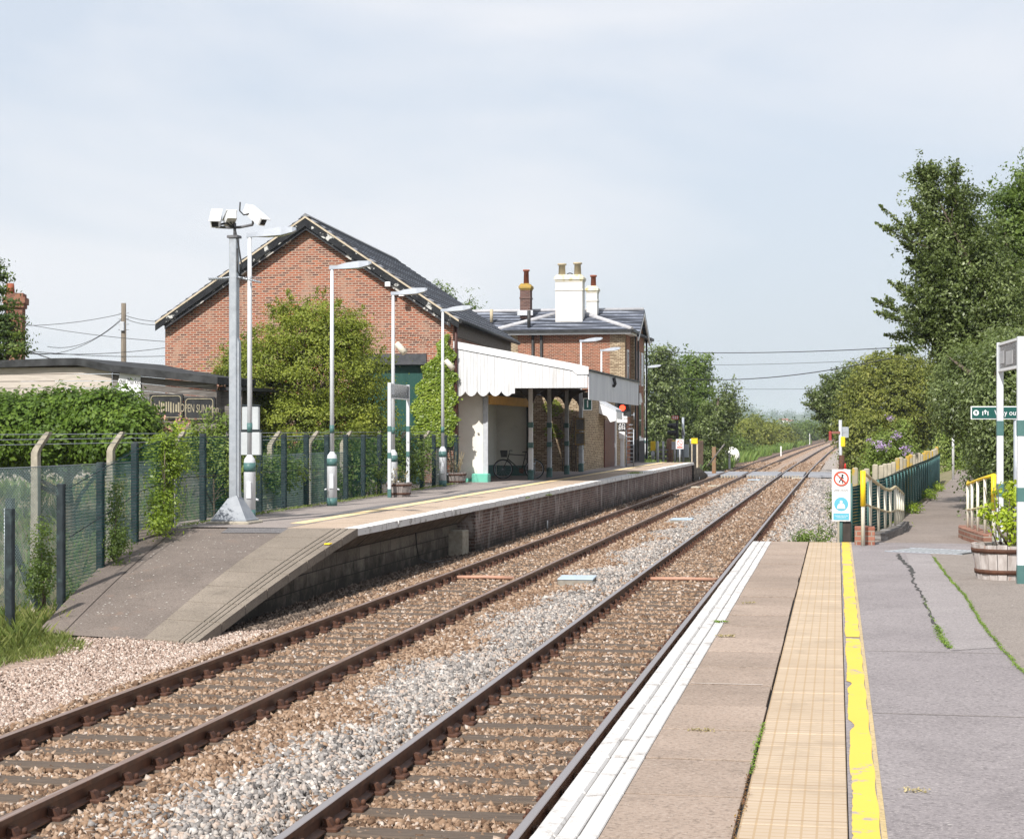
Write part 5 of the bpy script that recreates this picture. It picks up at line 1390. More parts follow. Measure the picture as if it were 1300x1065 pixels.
g = MB(); g.bbox(-.28, -.03, -.1, .1, .85 - .38, 1.1 + .1, .02); g.bbox(.12, .38, -.1, .1, .47, 1.2, .02); g.build('control_box', M('box_grey', (.36, .41, .44), (.30, .34, .37), 4, .5), t)

def post_sign(name, label, px, pyb, pyt, w, h, m, parts=None, pr=.035, zb=Z, cat='sign'):
    x, y, _ = at(px, pyb, zb); d = F * (EYE - zb) / (pyb - HY); zt = EYE - (pyt - HY) / F * d - zb
    t = thing(name, label, cat, (x, y, zb)); g = MB(); g.tube([(0, .03, 0), (0, .03, zt - .1)], pr, 8); g.build('post', pole_white, t)
    g = MB(); g.bbox(-w / 2, w / 2, -.02, .0, zt - h, zt, .01); b = g.build('board', m, t)
    return t, b, zt, d
t, b, zt, d = post_sign('warning_sign', 'small white sign with a red no-walking symbol at the far platform end', 863, 586.5, 557.5, .42, .52, white)
g = MB(); g.tube([(.14 * math.cos(a), -.024, zt - .20 + .14 * math.sin(a)) for a in np.linspace(0, 2 * PI, 25)], .016, 6, cap=False); g.tube([(-.09, -.024, zt - .11), (.09, -.024, zt - .29)], .016, 6); g.build('symbol', sign_red, b)
g = MB(); g.box(-.15, .15, -.026, -.021, zt - .47, zt - .40); g.build('caption', sign_red, b)
x, y, _ = at(884, 586.5)
t = thing('end_marker', 'yellow and black marker post at the far end of the far platform', 'post', (x - .1, y, Z))
g = MB(); g.bbox(-.10, .10, -.05, .05, 0, 1.0, .01); g.build('black_part', black, t); g = MB(); g.bbox(-.17, .17, -.07, .07, .98, 1.27, .01); g.build('yellow_part', yellow, t)
g = MB(); g.box(.105, .19, -.05, .05, -.3, .98); g.box(-.16, -.105, -.05, .05, 0, .98); g.build('edge', cream_strip, t)
x, y, _ = at(845, 586)
t = thing('yellow_post', 'yellow-topped grey post beside the station house corner', 'post', (x, y, Z))
t.location = at(829, 583)
g = MB(); g.tube([(0, 0, 0), (0, 0, .55)], .1, 8); g.build('base', lead, t); g = MB(); g.bbox(-.14, .14, -.1, .1, .5, 1.05, .02); g.build('top', yellow, t)
# little posts, gate and bin beyond the platform end
for i, (px, pyb, pyt, w, m, lab) in enumerate(((835, 582, 560, .07, lead, 'plain grey post by the gate, nearest the station house'), (842, 582, 560, .06, lead, 'thin grey post between gate and brown pillar'), (850.5, 580, 556.5, .20, M('brown_pillar', (.26, .16, .11), (.18, .10, .07), 5, .9), 'round-topped brown pillar behind the platform gate'), (856.5 - 9.5 + 1.0, 0, 0, 0, None, ''), (877, 576, 557, .06, lead, 'tall grey post right of the small warning sign'))):
    if not m: continue
    x, y, z = pd(px, pyb, 101 + i); h = (pyb - pyt) / F * (101 + i)
    g = MB(); g.lathe([(w, -.4), (w, h - w * .5), (w * .6, h - .01), (.01, h)], n=10); o = g.build('gate_post', m); o.location = (x, y, z)
    tag(o, lab, 'post', 'posts beyond the far platform end')
x, y, z = pd(856.5, 583, 100.5); t = thing('sign_post', 'grey post with a yellow-edged plate beside the gate', 'post', (x, y, z - .1))
g = MB(); g.tube([(0, 0, 0), (0, 0, 1.1)], .05, 8); g.build('post', lead, t); g = MB(); g.bbox(-.17, .17, -.05, 0, .65, 1.12, .02); g.build('plate', lead, t); g = MB(); g.box(-.15, .15, -.055, -.01, 1.12, 1.16); g.build('cap', yellow, t)
a = pd(832, 581, 103); b = pd(853, 581, 103)
t = thing('timber_gate', 'low timber gate between posts past the far platform', 'gate', (a[0], a[1], a[2] - .2))
g = MB()
for k in range(3): g.box(0, b[0] - a[0], -.03, .03, .12 + k * .24, .24 + k * .24)
g.build('rails', timber, t)
a = pd(857, 583, 104.5); b = pd(893, 583, 104.5)
t = thing('wire_fence', 'brownish wire fence panel beyond the far platform end', 'fence', (a[0], a[1], a[2] - .8))
net('netting', [(0, 0), (b[0] - a[0], 0)], [0, 0], [1.9, 1.9], meshmat('brown_netting', (.20, .19, .15), .06, .33), t)
g = MB(); g.box(.95, 1.65, .05, .1, .5, 1.9); g.build('panel', M('rusty_panel', (.20, .10, .075), (.15, .08, .06), 4, .9), t); g = MB(); g.tube([(1.9, 0, .4), (2.9, 0, 1.7)], .05, 6); g.build('stay', timber, t)
g = MB(); g.bbox(-.05, .05, -.05, .05, 0, 1.9, .01); g.build('post', timber, t)

# ------------------------------------------------------------------ near platform end: prohibition sign
t = thing('no_trespass_sign', 'white sign with red no-walking circle and blue disc at the near platform end', 'sign', (at(1068, 690)[0], PE + .12, Z))
k_ = 27.5 / F
def zn(py): return EYE - (py - HY) * k_ - Z
g = MB(); g.tube([(0, .04, -.6), (0, .04, zn(600))], .028, 10); g.build('post', teal, t)
g = MB(); g.bbox(-.142, .142, -.012, .012, zn(661.5), zn(596), .004); bd = g.build('board', white, t)
c = zn(607.5); g = MB(); g.tube([(.105 * math.cos(a), -.016, c + .105 * math.sin(a)) for a in np.linspace(0, 2 * PI, 37)], .013, 6, cap=False); g.tube([(-.072, -.016, c + .072), (.072, -.016, c - .072)], .012, 6); g.build('red_circle', sign_red, bd)
g = MB(); g.lathe([(.018, 0), (.018, .004)], n=10); g.xform(Matrix.Translation((.02, -.0125, c + .05)) @ Matrix.Rotation(R(90), 4, 'X'))
g.tube([(.02, -.015, c + .03), (-.005, -.015, c - .01)], .014, 6); g.tube([(-.005, -.015, c - .01), (-.035, -.015, c - .06)], .008, 6); g.tube([(-.005, -.015, c - .01), (.02, -.015, c - .04), (.022, -.015, c - .075)], .008, 6); g.tube([(.015, -.015, c + .02), (.045, -.015, c - .0)], .006, 6); g.tube([(.01, -.015, c + .025), (-.03, -.015, c + .005)], .006, 6); g.build('walking_figure', black, bd)
text_obj('caption', 'Passengers must not pass\nthis point or cross the line', .0205, black, bd, (0, -.014, zn(622.7)), depth=.001)
c = zn(640); g = MB(); g.lathe([(.108, 0), (.108, .003)], n=32); g.xform(Matrix.Translation((0, -.012, c)) @ Matrix.Rotation(R(90), 4, 'X')); g.build('blue_disc', sign_blue, bd)
g = MB(); g.prism([(-.06, c - .07), (.06, c - .07), (.055, c - .02), (.03, c + .01), (-.03, c + .01), (-.055, c - .02)], 'y', -.020, -.0155); g.lathe([(.022, 0), (.022, .004)], n=12)
n0 = len(g.v) - 24
for i in range(n0, len(g.v)):
    p = g.v[i]; g.v[i] = (p[0], -.016 - p[2], c + .035 + p[1])
g.build('bust', white, bd)
g = MB(); g.box(-.12, .12, -.017, -.0125, zn(660), zn(651.5)); bp = g.build('blue_panel', sign_blue, bd)
text_obj('caption', 'Cameras are in use\nat this station', .026, white, bp, (0, -.0175, zn(655.7)), depth=.001)
g = MB(); g.bbox(.06, .22, 28.05, 28.3, -.5, Z + .30, .02); tag(g.build('timber_baulk', M('dark_baulk', (.035, .030, .027), (.06, .05, .045), 6, .9, bump=.4)), 'dark timber baulk standing behind the no-walking sign', 'baulk')

# ------------------------------------------------------------------ paling fence along the path
fp = thing('paling_fence', 'concrete paling fence with yellow lichen tops and teal netting along the path', 'fence', (0, 0, 0))
line = [(.05, 29.2), (.42, 30.6), (.75, 32.5), (1.45, 40), (2.3, 49), (3.05, 58), (3.35, 62)]
LA = np.array(line); cum = np.concatenate([[0], np.cumsum(np.linalg.norm(np.diff(LA, axis=0), axis=1))])
s = 0; rr = random.Random(6); pal_l = M('lichen_paling', (.42, .28, .05), (.30, .27, .20), 5, .95, lo=.45, hi=.55)
i = 0
while s < cum[-1]:
    x = float(np.interp(s, cum, LA[:, 0])); y = float(np.interp(s, cum, LA[:, 1])); h = 2.02 + rr.uniform(-.03, .04) + (.02 if s > 8 else 0) - .1 * (s < .2)
    m = MB(); w = .05; m.bbox(x - w, x + w, y - .03, y + .03, -.4, h, .02)
    m.build('paling', pal_l if rr.random() < .3 else M('grey_paling', (.40, .36, .28), (.30, .27, .21), 6, .95) if 'grey_paling' not in bpy.data.materials else pal_l if rr.random() < .3 else bpy.data.materials['grey_paling'], fp)
    s += 1.25 if s > 4 else .95; i += 1
tl_net = meshmat('teal_panel', (.014, .07, .078), .05, .72, True)
off = [(x + .08, y - .04) for x, y in line]
net('netting', off, [.3] + [Z - .2] * (len(off) - 1), [1.70, 1.76, 1.80, 1.83, 1.85, 1.86, 1.86], tl_net, fp)
s = .3
while s < cum[-1] - 1:
    x = float(np.interp(s, cum, off and [p[0] for p in off])); y = float(np.interp(s, cum, [p[1] for p in off])); m = MB(); m.tube([(x + .02, y - .02, Z - .2), (x + .02, y - .02, 1.78)], .02, 6); m.build('net_stake', teal, fp); s += 1.1

# railings either side of the path mouth
def railing(name, label, pts, zt, zm, zb, hoop, plinth):
    t = thing(name, label, 'railing', (0, 0, 0))
    P3 = pts; n = len(P3)
    g = MB(); g.tube([(x, y, zt[i]) for i, (x, y) in enumerate(P3)], .026, 8); g.build('top_rail', M('worn_rail', (.52, .42, .22), (.42, .36, .25), 6, .6) if 'worn_rail' not in bpy.data.materials else bpy.data.materials['worn_rail'], t) if hoop != 'yellow' else g.build('top_rail', yellow, t)
    g = MB(); g.tube([(x, y, zm[i]) for i, (x, y) in enumerate(P3)], .018, 8); g.build('mid_rail', bpy.data.materials.get('worn_rail') or cream_strip, t)
    for i, (x, y) in enumerate(P3[1:] if True else P3):
        i += 1
        g = MB(); g.tube([(x, y, zb), (x, y, zt[i])], .022, 8); g.build('bar', M('cream_bar', (.66, .63, .53), (.60, .57, .47), 8, .5) if 'cream_bar' not in bpy.data.materials else bpy.data.materials['cream_bar'], t)
    x, y = P3[0]
    g = MB(); g.tube([(x, y, Z), (x, y, zt[0] - .02)], .030, 10); g.tube([(x, y, zt[0] - .05), (x, y, zt[0])], .03, 8); pp = g.build('end_post', bpy.data.materials['cream_bar'], t)
    g = MB(); g.tube([(x, y - .004, zt[0] - .52), (x + .0, y - .005, zt[0] + .012)], .040, 10); g.build('yellow_sleeve', yellow, pp)
    return t
lp_ = [(.38, 27.1), (.50, 27.7), (.64, 28.5), (.76, 29.2), (.86, 29.8), (.95, 30.2), (1.0, 30.7), (1.06, 31.3), (1.11, 31.9), (1.16, 32.5)]
def zpy(py, p): d = -p[0] * ST + p[1] * CT + 0; return EYE - (py - HY) / F * d
zt = [zpy(a, p) for a, p in zip((598.5, 607, 615, 621, 622, 618, 620, 623, 625, 627), lp_)]
zm = [zpy(a, p) for a, p in zip((638, 643, 646, 649, 650, 648, 647, 648, 648.5, 649), lp_)]
zb = Z + .14
railing('left_railing'.replace('left_', 'hoop_'), 'cream railing with a yellow end post left of the path mouth', lp_, zt, zm, zb, 'cream', 1)
g = MB(); 
for k in range(2, len(lp_) - 1):
    a, b = lp_[k], lp_[k + 1]
    g.add([(a[0] - .14, a[1], Z - .1), (a[0] + .14, a[1], Z - .1), (b[0] + .14, b[1], Z - .1), (b[0] - .14, b[1], Z - .1), (a[0] - .14, a[1], Z + .10), (a[0] + .10, a[1], Z + .10), (b[0] + .10, b[1], Z + .10), (b[0] - .14, b[1], Z + .10)], [(0, 1, 5, 4), (1, 2, 6, 5), (2, 3, 7, 6), (3, 0, 4, 7), (4, 5, 6, 7)])
tag(g.build('dwarf_wall', timber), 'low dark kerb under the left cream railing', 'wall')
g = MB(); g.bbox(.26, .56, 27.28, 27.62, Z - .01, Z + .27, .01); tag(g.build('brick_pier', brick('pier_brick', [(.22, .085, .06), (.30, .12, .08), (.36, .17, .12)], (.27, .22, .18), kind='World')), 'small red brick pier at the foot of the left railing', 'pier')
rp2 = [(2.28, 27.1), (2.20, 27.7), (2.14, 28.3), (2.09, 28.8), (2.06, 29.3), (2.10, 29.8)]
zt = [zpy(a, p) for a, p in zip((603, 606.5, 609.5, 612.5, 615, 611.5), rp2)]; zm = [zpy(a, p) for a, p in zip((643, 643.5, 645, 646.5, 647, 643), rp2)]
railing('hoop_railing', 'cream railing with yellow top rail right of the path mouth', rp2, zt, zm, Z + .15, 'yellow', 1)
g = MB()
for k in range(len(rp2) - 1):
    a, b = rp2[k], rp2[k + 1]
    g.add([(a[0] - .13, a[1] + .25, Z - .02), (a[0] + .15, a[1] + .25, Z - .02), (b[0] + .15, b[1] + .25, Z - .02), (b[0] - .13, b[1] + .25, Z - .02), (a[0] - .13, a[1] + .25, Z + .17), (a[0] + .15, a[1] + .25, Z + .17), (b[0] + .15, b[1] + .25, Z + .17), (b[0] - .13, b[1] + .25, Z + .17)], [(0, 1, 5, 4), (1, 2, 6, 5), (2, 3, 7, 6), (3, 0, 4, 7), (4, 5, 6, 7)])
tag(g.build('dwarf_wall', brick('dwarf_brick', [(.20, .10, .07), (.28, .13, .09), (.34, .19, .14)], (.28, .23, .19), kind='World')), 'low curved brick wall under the yellow-topped railing', 'wall')

# ------------------------------------------------------------------ near name sign, planter, way-out sign
def near_board(bd, L, pw):
    m = MB(); m.box(.10, .30, -.024, -.0185, 2.50, 2.74); m.box(.40, .85, .0185, .024, 2.5, 2.66); m.build('pasted_notice', M('faded_notice', (.42, .42, .43), (.33, .33, .34), 16, .5), bd)
    m = MB(); m.box(L - .12, L - .05, .0185, .024, 2.46, 2.76); m.build('edge_panel', lead, bd)
    m = MB(); m.box(L - .42, L - .15, .0185, .024, 2.53, 2.68); m.box(.06, .10, .0185, .024, 2.48, 2.76); m.build('pale_patch', bpy.data.materials['faded_notice'], bd)
a = at(1295.5, 741); P1 = pd(1269.5, 432, 21.45)
name_sign('name_sign', 'tall white-framed name board beside the barrel planter on the near platform', a[0], a[1], P1[0], P1[1], EYE + 118.5 / F * 19.9, 0, EYE + 114 / F * 19.9, EYE + 82 / F * 19.9, ((0, .215), (.74 + .19, .74 + .35), (1.67, 1.85)), .075, near_board, 1)
x, y, _ = at(1272, 735.5)
t = tub('barrel_planter', 'large white-washed half barrel with rusty hoops at the right edge', x + .04, y + .12, .315, .375, .40, M('whitewashed_staves', (.50, .46, .44), (.32, .28, .26), 7, .85, bump=.3, stretch=(2, 2, .5), dirt=(.30, .12, .06), dscale=3.2, dlo=.58, dhi=.68), 20)
crown('shrub', [(.0, .0, .72, .22, .18, .36), (.10, .0, 1.02, .18, .14, .16), (-.22, -.05, .78, .10, .08, .10), (.16, 0, .62, .16, .16, .25)], 85, 9, .058, .07, L_yellow, t, asp=.7, inner=.5)
m = MB()
for k in range(11): a_ = random.uniform(-.25, .25); m.tube([(a_ * .3, 0, .34), (a_ * .7, .02, .62), (a_, random.uniform(-.1, .1), random.uniform(.75, 1.1))], .006, 5)
m.tube([(.02, -.1, .4), (-.1, -.2, .62)], .012, 6); m.tube([(.1, -.1, .4), (.28, -.2, .66)], .008, 6); m.build('stems', bark, t)
# way out sign
k_ = 25.0 / F; x0, yb, zc = pd(1264, 524, 25.0)
t = thing('way_out_sign', 'green way out sign with arrow, half behind the name board post', 'sign', (x0, yb, zc), R(6))
hw, hh = .345, .092
g = MB(); g.box(-hw, hw, -.01, .01, -hh, hh); g.build('border', white, t)
g = MB(); g.box(-hw + .014, hw - .014, -.016, -.0105, -hh + .014, hh - .014); pl = g.build('panel', sign_green, t)
g = MB(); g.lathe([(.04, 0), (.04, .004)], n=20); g.xform(Matrix.Translation((-.275, -.0165, 0)) @ Matrix.Rotation(R(90), 4, 'X')); ci = g.build('disc', white, pl)
g = MB(); g.prism([(-.275, .026), (-.253, .004), (-.268, .004), (-.268, -.024), (-.282, -.024), (-.282, .004), (-.297, .004)], 'y', -.024, -.0212); g.build('arrow', sign_green, ci)
g = MB(); g.box(-.188, -.176, -.02, -.0165, -.038, .022); g.box(-.116, -.104, -.02, -.0165, -.038, .022); g.prism([(-.146, .044), (-.12, .014), (-.139, .014), (-.139, -.02), (-.153, -.02), (-.153, .014), (-.172, .014)], 'y', -.02, -.0165); g.build('gate_symbol', white, pl)
text_obj('lettering', 'Way out', .105, white, pl, (.145, -.018, -.004), depth=.002, sx=.88)
g = MB(); g.tube([(.30, .04, -hh - .02 - (zc - Z) + .11), (.30, .04, hh)], .045, 10); g.build('post', galv, t)

# white lamp column beyond the path, post with cone by the crossing
x, y, z = pd(1210, 575, 62); t = thing('lamp_column', 'thin white post with a small blue sign beyond the path', 'post', (x, y, Z))
g = MB(); g.tube([(0, 0, 0), (0, 0, EYE + 50 / F * 62 - Z)], .045, 8); g.build('post', white, t)
g = MB(); g.bbox(.06, .28, -.03, 0, 2.2, 2.65, .02); g.build('blue_plate', M('blue_plate', (.03, .09, .25), (.03, .08, .22), 3, .4), t); g = MB(); g.bbox(.03, .16, -.05, -.03, 1.9, 2.25, .01); g.build('white_plate', white, t)
x, y, z = at(1068, 604, 0)
x, y, z = pd(1068, 600, 101)
t = thing('crossing_post', 'white crossing post with yellow box and rusty foot, right of the tracks', 'post', (x, y, z - .6))
g = MB(); g.tube([(-.05, 0, 0), (-.05, 0, 3.6)], .09, 8); g.build('post', lead, t); g = MB(); g.bbox(-.05, .22, -.12, -.02, 1.75 + .35, 2.45 + .2, .03); g.build('yellow_box', yellow, t); g = MB(); g.tube([(.02, .0, 0), (.02, 0, 1.6)], .16, 8); g.build('rusty_sleeve', rust, t)
g = MB(); g.bbox(-.1, .42, .05, .12, 2.6, 3.2, .02); g.build('grey_plate', galv, t)
x, y, z = pd(1054, 551, 101)
t = thing('red_signal_arm', 'red crossing barrier signal seen through the hedge', 'signal', (x, y, z))
g = MB(); g.bbox(-.08, .08, -.05, .05, -.36, .16, .03); g.build('red_board', M('faded_red', (.34, .05, .05), (.26, .04, .04), 4, .6), t); g = MB(); g.box(.08, .55, -.03, .03, .02, .16); g.build('arm', M('faded_arm', (.26, .11, .08), (.2, .09, .07), 5, .8), t); g = MB(); g.tube([(.6, .05, .2), (.6, .05, -3.4)], .05, 8); g.build('post', lead, t)
x, y, z = pd(1073, 603, 92)
t = thing('traffic_cone', 'red and white traffic cone beside the crossing post', 'cone', (x, y, z - .15))
g = MB(); g.lathe([(.17, .04), (.125, .24)], n=14); g.lathe([(.085, .46), (.03, .75), (.02, .76)], n=14); g.bbox(-.2, .2, -.2, .2, 0, .04, .01); g.build('cone', redp, t); g = MB(); g.lathe([(.126, .24), (.084, .46)], n=14); g.build('white_band', white, t)
# lineside markers beyond the crossing
for px, py, h, dd, lab in ((926, 588, .9, 122, 'white marker post in the grass left of the crossing'), (991.5, 574, .8, 190, 'small white marker beyond the crossing, by the far track'), (1028, 559, 1.6, 330, 'distant white marker post by the line')):
    x, y, z = pd(px, py, dd); g = MB(); g.bbox(x - .07, x + .07, y - .06, y + .06, -.4, max(z, -.2) + h * .8, .03); tag(g.build('marker_post', white), lab, 'post', 'lineside marker posts')
x, y, z = pd(929, 578, 150); g = MB(); vs = []; 
g.lathe([(.1, -.55), (.58, -.55), (.66, -.46), (.68, .0), (.66, .46), (.56, .55), (.01, .56)], n=28); g.xform(Matrix.Translation((x, y, .42)) @ Matrix.Rotation(R(75), 4, 'X'))
tag(g.build('wrapped_bale', M('bale_wrap', (.72, .72, .68), (.55, .56, .52), 5, .7, bump=.5, bscale=8)), 'round white wrapped bale lying in dry grass by the crossing', 'bale')
x, y, z = pd(964 - 0, 596, 108)
for px, lab in ((885.5, 'weathered post with an orange top behind the end marker'), (906.5, 'weathered fence post with an orange top by the bushes')):
    x, y, z = pd(px, 597, 107); g = MB(); g.bbox(-.12, .12, -.12, .12, 0, 2.0, .03); o = g.build('crossing_fence_post', M('post_orange', (.24, .12, .05), (.22, .16, .11), 3, .9) if 'post_orange' not in bpy.data.materials else bpy.data.materials['post_orange']); o.location = (x, y, -.4); tag(o, lab, 'post')

# ------------------------------------------------------------------ left background: timber shed, house chimney, utility pole
sx, sy, _ = pd(275, 520, 46)
ws = thing('timber_shed', 'long low timber shed, white boards left and bare boards right', 'shed', (sx, sy, .06), R(10.4 - 14))
def shz(py, d): return EYE - (py - HY) / F * d + .3
Lb = 2.95; Lw = 4.5
g = MB(); zt = [shz(479, 46), shz(464, 47), shz(457.5, 48)]
k = 0; z = 0
def slantbox(mb, x0, x1, z0a, z0b, h, y):
    mb.add([(x0, y, z0a), (x1, y, z0b), (x1, y, z0b + h), (x0, y, z0a + h), (x0, y + .03, z0a), (x1, y + .03, z0b), (x1, y + .03, z0b + h), (x0, y + .03, z0a + h)], [(0, 1, 2, 3), (0, 4, 5, 1), (3, 2, 6, 7), (0, 3, 7, 4), (1, 5, 6, 2)])
for k in range(23):
    z = k * .185; ta = shz(466, 47); 
    top = 4.15
    if z + .18 > 4.35: break
    slantbox(g, -Lb, 0, z, z - .28, .175, -.012 * (k % 2)) 
g.build('bare_boards', timber, ws)
g = MB()
for k in range(23):
    z = k * .185
    slantbox(g, -Lb - 5.5, -Lb - .01, z + .0, z, .17, -.03 - .008 * (k % 2))
g.build('white_boards', pale_boards, ws)
g = MB(); 
rpts = [(-Lb - 5.6, 4.36), (-Lb - 1.5, 4.46), (-Lb - .9, 4.46), (-Lb, 4.28), (.12, 3.93)]
poly = [(p[0], p[1] + .02) for p in rpts] + [(p[0], p[1] - .17) for p in rpts[::-1]]
g.prism(poly, 'y', -.22, 5)
g.build('roof', tarp, ws)
g = MB(); g.box(-.04, 0, .03, 4.8, -.2, 3.6); g.box(-Lb - 5.5, -Lb - 5.4, .03, 4.8, -.2, 4.1); g.build('side_wall', timber, ws)
g = MB(); g.box(.0, .55, .35, .4, 0, 3.6); g.build('lean_to', timber, ws); g = MB(); g.box(.0, .62, .2, 3, 3.61, 3.70); g.build('lean_to_roof', tarp, ws)
# signs fixed on it
t = thing('market_sign', 'white hand-painted market sign high on the timber shed', 'sign', (sx, sy, .06), ws.rotation_euler[2])
z1, z0 = 4.08, 3.45
g = MB(); g.prism([(-2.86, z0 - .1), (-2.12, z0 - .45), (-2.12, z1 - .02), (-2.70, z1 + .05)], 'y', -.06, -.045); bd = g.build('board', white, t)
o = text_obj('lettering', 'que Market', .235, black, bd, (-2.42, -.064, 3.86), rot=(R(90), R(2), 0), depth=.002, sx=.56)
def plate(x0, x1, za, zb, txt, lab):
    t = thing('plate_sign', lab, 'sign', (sx, sy, .06), ws.rotation_euler[2])
    g = MB(); g.box(x0, x1, -.07, -.045, za, zb); bd = g.build('board', black, t)
    g = MB(); pts = []
    r_ = .08; xa, xb, z0, z1 = x0 + .05, x1 - .05, za + .05, zb - .05
    for cx, cz, a0 in ((xb - r_, z1 - r_, 0), (xa + r_, z1 - r_, 90), (xa + r_, z0 + r_, 180), (xb - r_, z0 + r_, 270)):
        for q in range(5): a = R(a0 + q * 22.5); pts.append((cx + r_ * math.cos(a), -.075, cz + r_ * math.sin(a)))
    pts.append(pts[0]); gold = bpy.data.materials.get('dull_gold') or M('dull_gold', (.36, .32, .22), (.24, .21, .15), 6, .7)
    g.tube(pts, .014, 5, cap=False); g.build('border', gold, bd)
    if not txt:
        rr = random.Random(3); q = x0 + .14
        for k in range(11):
            g = MB(); w = rr.uniform(.02, .05); g.box(q, q + w, -.078, -.071, (za + zb) / 2 - .13 - rr.random() * .03, (za + zb) / 2 + .05 + rr.random() * .1); g.build('worn_stroke', gold, bd); q += w + rr.uniform(.015, .04)
    else: text_obj('lettering', txt, .30, gold, bd, ((x0 + x1) / 2, -.073, (za + zb) / 2), rot=(R(90), R(2), 0), depth=.002, sx=.52)
plate(-1.86, -.92, 2.86, 3.52, '', 'dark framed plate sign with faded letters, left of the two on the shed')
plate(-.88, -.02, 2.82, 3.44, 'OPEN SUN Mon', 'dark framed plate sign reading OPEN SUN, right of the two on the shed')
g = MB(); 

ho2 = thing('brick_cottage', 'brick cottage chimney and roof peeping behind the conifer', 'house', pd(20, 470, 68)[:2] + (0,), R(18))
g = MB(); g.box(-.30, .30, -.45, .45, 3.0, 7.3); g.box(-.36, .36, -.52, .52, 7.3, 7.45); g.box(-.33, .33, -.48, .48, 6.75, 6.83); g.box(-.42, .42, -.58, .58, 7.45, 7.7); g.box(-.34, .34, -.5, .5, 7.7, 7.85); ch = g.build('chimney', stack_brick, ho2)
g = MB(); g.lathe([(.17, 7.85), (.14, 8.25)], (-.2, 0), 12); g.build('chimney_pot', terracotta, ch)
g = MB(); g.box(-7, 1.0, -3, 3, -.3, 3.6); g.build('wall', house_brick, ho2)
g = MB(); g.prism([(-3.3, 3.5), (3.3, 3.5), (0, 5.3)], 'x', -7.3, 1.3); g.build('roof', slate_dark, ho2)

x, y, z = pd(157, 470, 80); t = thing('utility_pole', 'wooden utility pole carrying many thin wires', 'utility pole', (x, y, -.5))
g = MB(); g.tube([(0, 0, 0), (0, 0, EYE + 160 / F * 80 + .5)], [.15, .11], 10); g.build('pole', M('pole_wood', (.20, .17, .13), (.12, .10, .08), 4, .9, stretch=(4, 4, .3)), t)
g = MB(); g.bbox(-.1, .1, -.22, -.1, 7.6, 8.0, .02)
for k in range(4): g.tube([(-.25, 0, 8.4 - k * .25), (.25, 0, 8.4 - k * .25)], .02, 6)
g.build('fittings', lead, t)
def wire(pa, pb, sag, label, r_=.012, n=14, grp='wires around the utility pole'):
    a, b = Vector(pa), Vector(pb); pts = []
    for i in range(n + 1):
        s = i / n; p = a.lerp(b, s); p.z -= sag * 4 * s * (1 - s); pts.append(p)
    m = MB(); m.tube(pts, r_, 4); return tag(m.build('overhead_wire', black), label, 'wire', grp)
top = (x, y, EYE + 147 / F * 80)
wl_ = [((157, 398), (-40, 410), .3, 'wire leaving the utility pole to the left edge, topmost'), ((157, 400), (212, 408), .1, 'upper wire from the utility pole to the brick shed'), ((157, 404), (212, 411), .15, 'lower wire from the utility pole to the brick shed'),
       ((157, 404), (30, 448), .6, 'wire falling from the utility pole to the cottage, steepest'), ((157, 402), (60, 440), .5, 'wire sloping down from the pole to the cottage roof')]
for (a, b, s, lab) in wl_:
    wire(pd(a[0], a[1], 80), pd(b[0], b[1], 78), s, lab)
wire(pd(-30, 398, 90), pd(214, 434, 75), .2, 'long wire dipping from the left edge to the brick shed'); wire(pd(30, 448, 68), pd(214, 441, 75), .15, 'nearly level wire from the cottage to the brick shed'); wire(pd(30, 445, 66), pd(214, 452, 75), .1, 'lowest wire from the cottage to the brick shed')
wire(pd(38, 446, 66), pd(100, 464, 60), .05, 'thick black cable from the cottage to the timber shed', .02)
G2 = 'overhead wires crossing the line'
wire(pd(815, 446, 118), pd(1160, 440, 90), .2, 'uppermost wire over the tracks', .022, grp=G2); wire(pd(815, 463, 122), pd(1150, 455, 95), .15, 'thin wire below the uppermost wire', .012, grp=G2); wire(pd(860, 480, 116), pd(1130, 455, 85), .45, 'thick sagging wire over the tracks', .024, grp=G2); wire(pd(860, 493, 150), pd(1130, 492, 130), .1, 'faint lowest wire over the tracks', .014, grp=G2)
# ------------------------------------------------------------------ vegetation
def rel(base, items):
    """items: (px, py, d, half width px, half height px[, depth m]) -> ellipsoids relative to base"""
    out = []
    for it in items:
        px, py, d, rx, rz_ = it[:5]; x, y, z = pd(px, py, d); k = d / F
        ry = it[5] if len(it) > 5 else rx * k
        out.append((x - base[0], y - base[1], z - base[2], rx * k, ry, rz_ * k))
    return out
def ptree(name, label, cat, px, d, z0, items, m, ncl, per, ls, cr, tr, group=None, **kw):
    b = pd(px, HY + (EYE - z0) * F / d, d)
    return tree(name, label, cat, b, rel(b, items), m, bark, ncl, per, ls, cr, tr, group=group, **kw)

ptree('broad_tree', 'round yellow-green tree in front of the goods shed gable', 'tree', 388, 50, -.2,
      [(385, 470, 50, 96, 78), (335, 485, 50, 64, 56), (448, 490, 50, 50, 70), (395, 418, 50, 54, 42), (318, 530, 49.5, 48, 48), (455, 540, 49.5, 44, 42), (380, 545, 48.8, 80, 45), (430, 425, 50, 40, 38), (300, 478, 50, 26, 20)],
      L_bush, 1050, 80, .075, .42, .2, nb=16, seed=4, inner=.20, flat=.42, spray=260, slen=.4)
ptree('hedge', 'dense dark green ivy hedge below the timber shed', 'hedge', 90, 36, -.2,
      [(-30, 552, 36.5, 60, 52, 1.2), (30, 548, 36.5, 60, 46, 1.2), (90, 548, 36, 55, 48, 1.1), (140, 545, 35.5, 46, 50, 1.0), (172, 557, 35, 24, 42, .8)],
      L_hedge, 2300, 30, .105, .26, .12, nb=6, inner=.12, flat=.7, asp=.6)
b_ = pd(5, 560, 60)
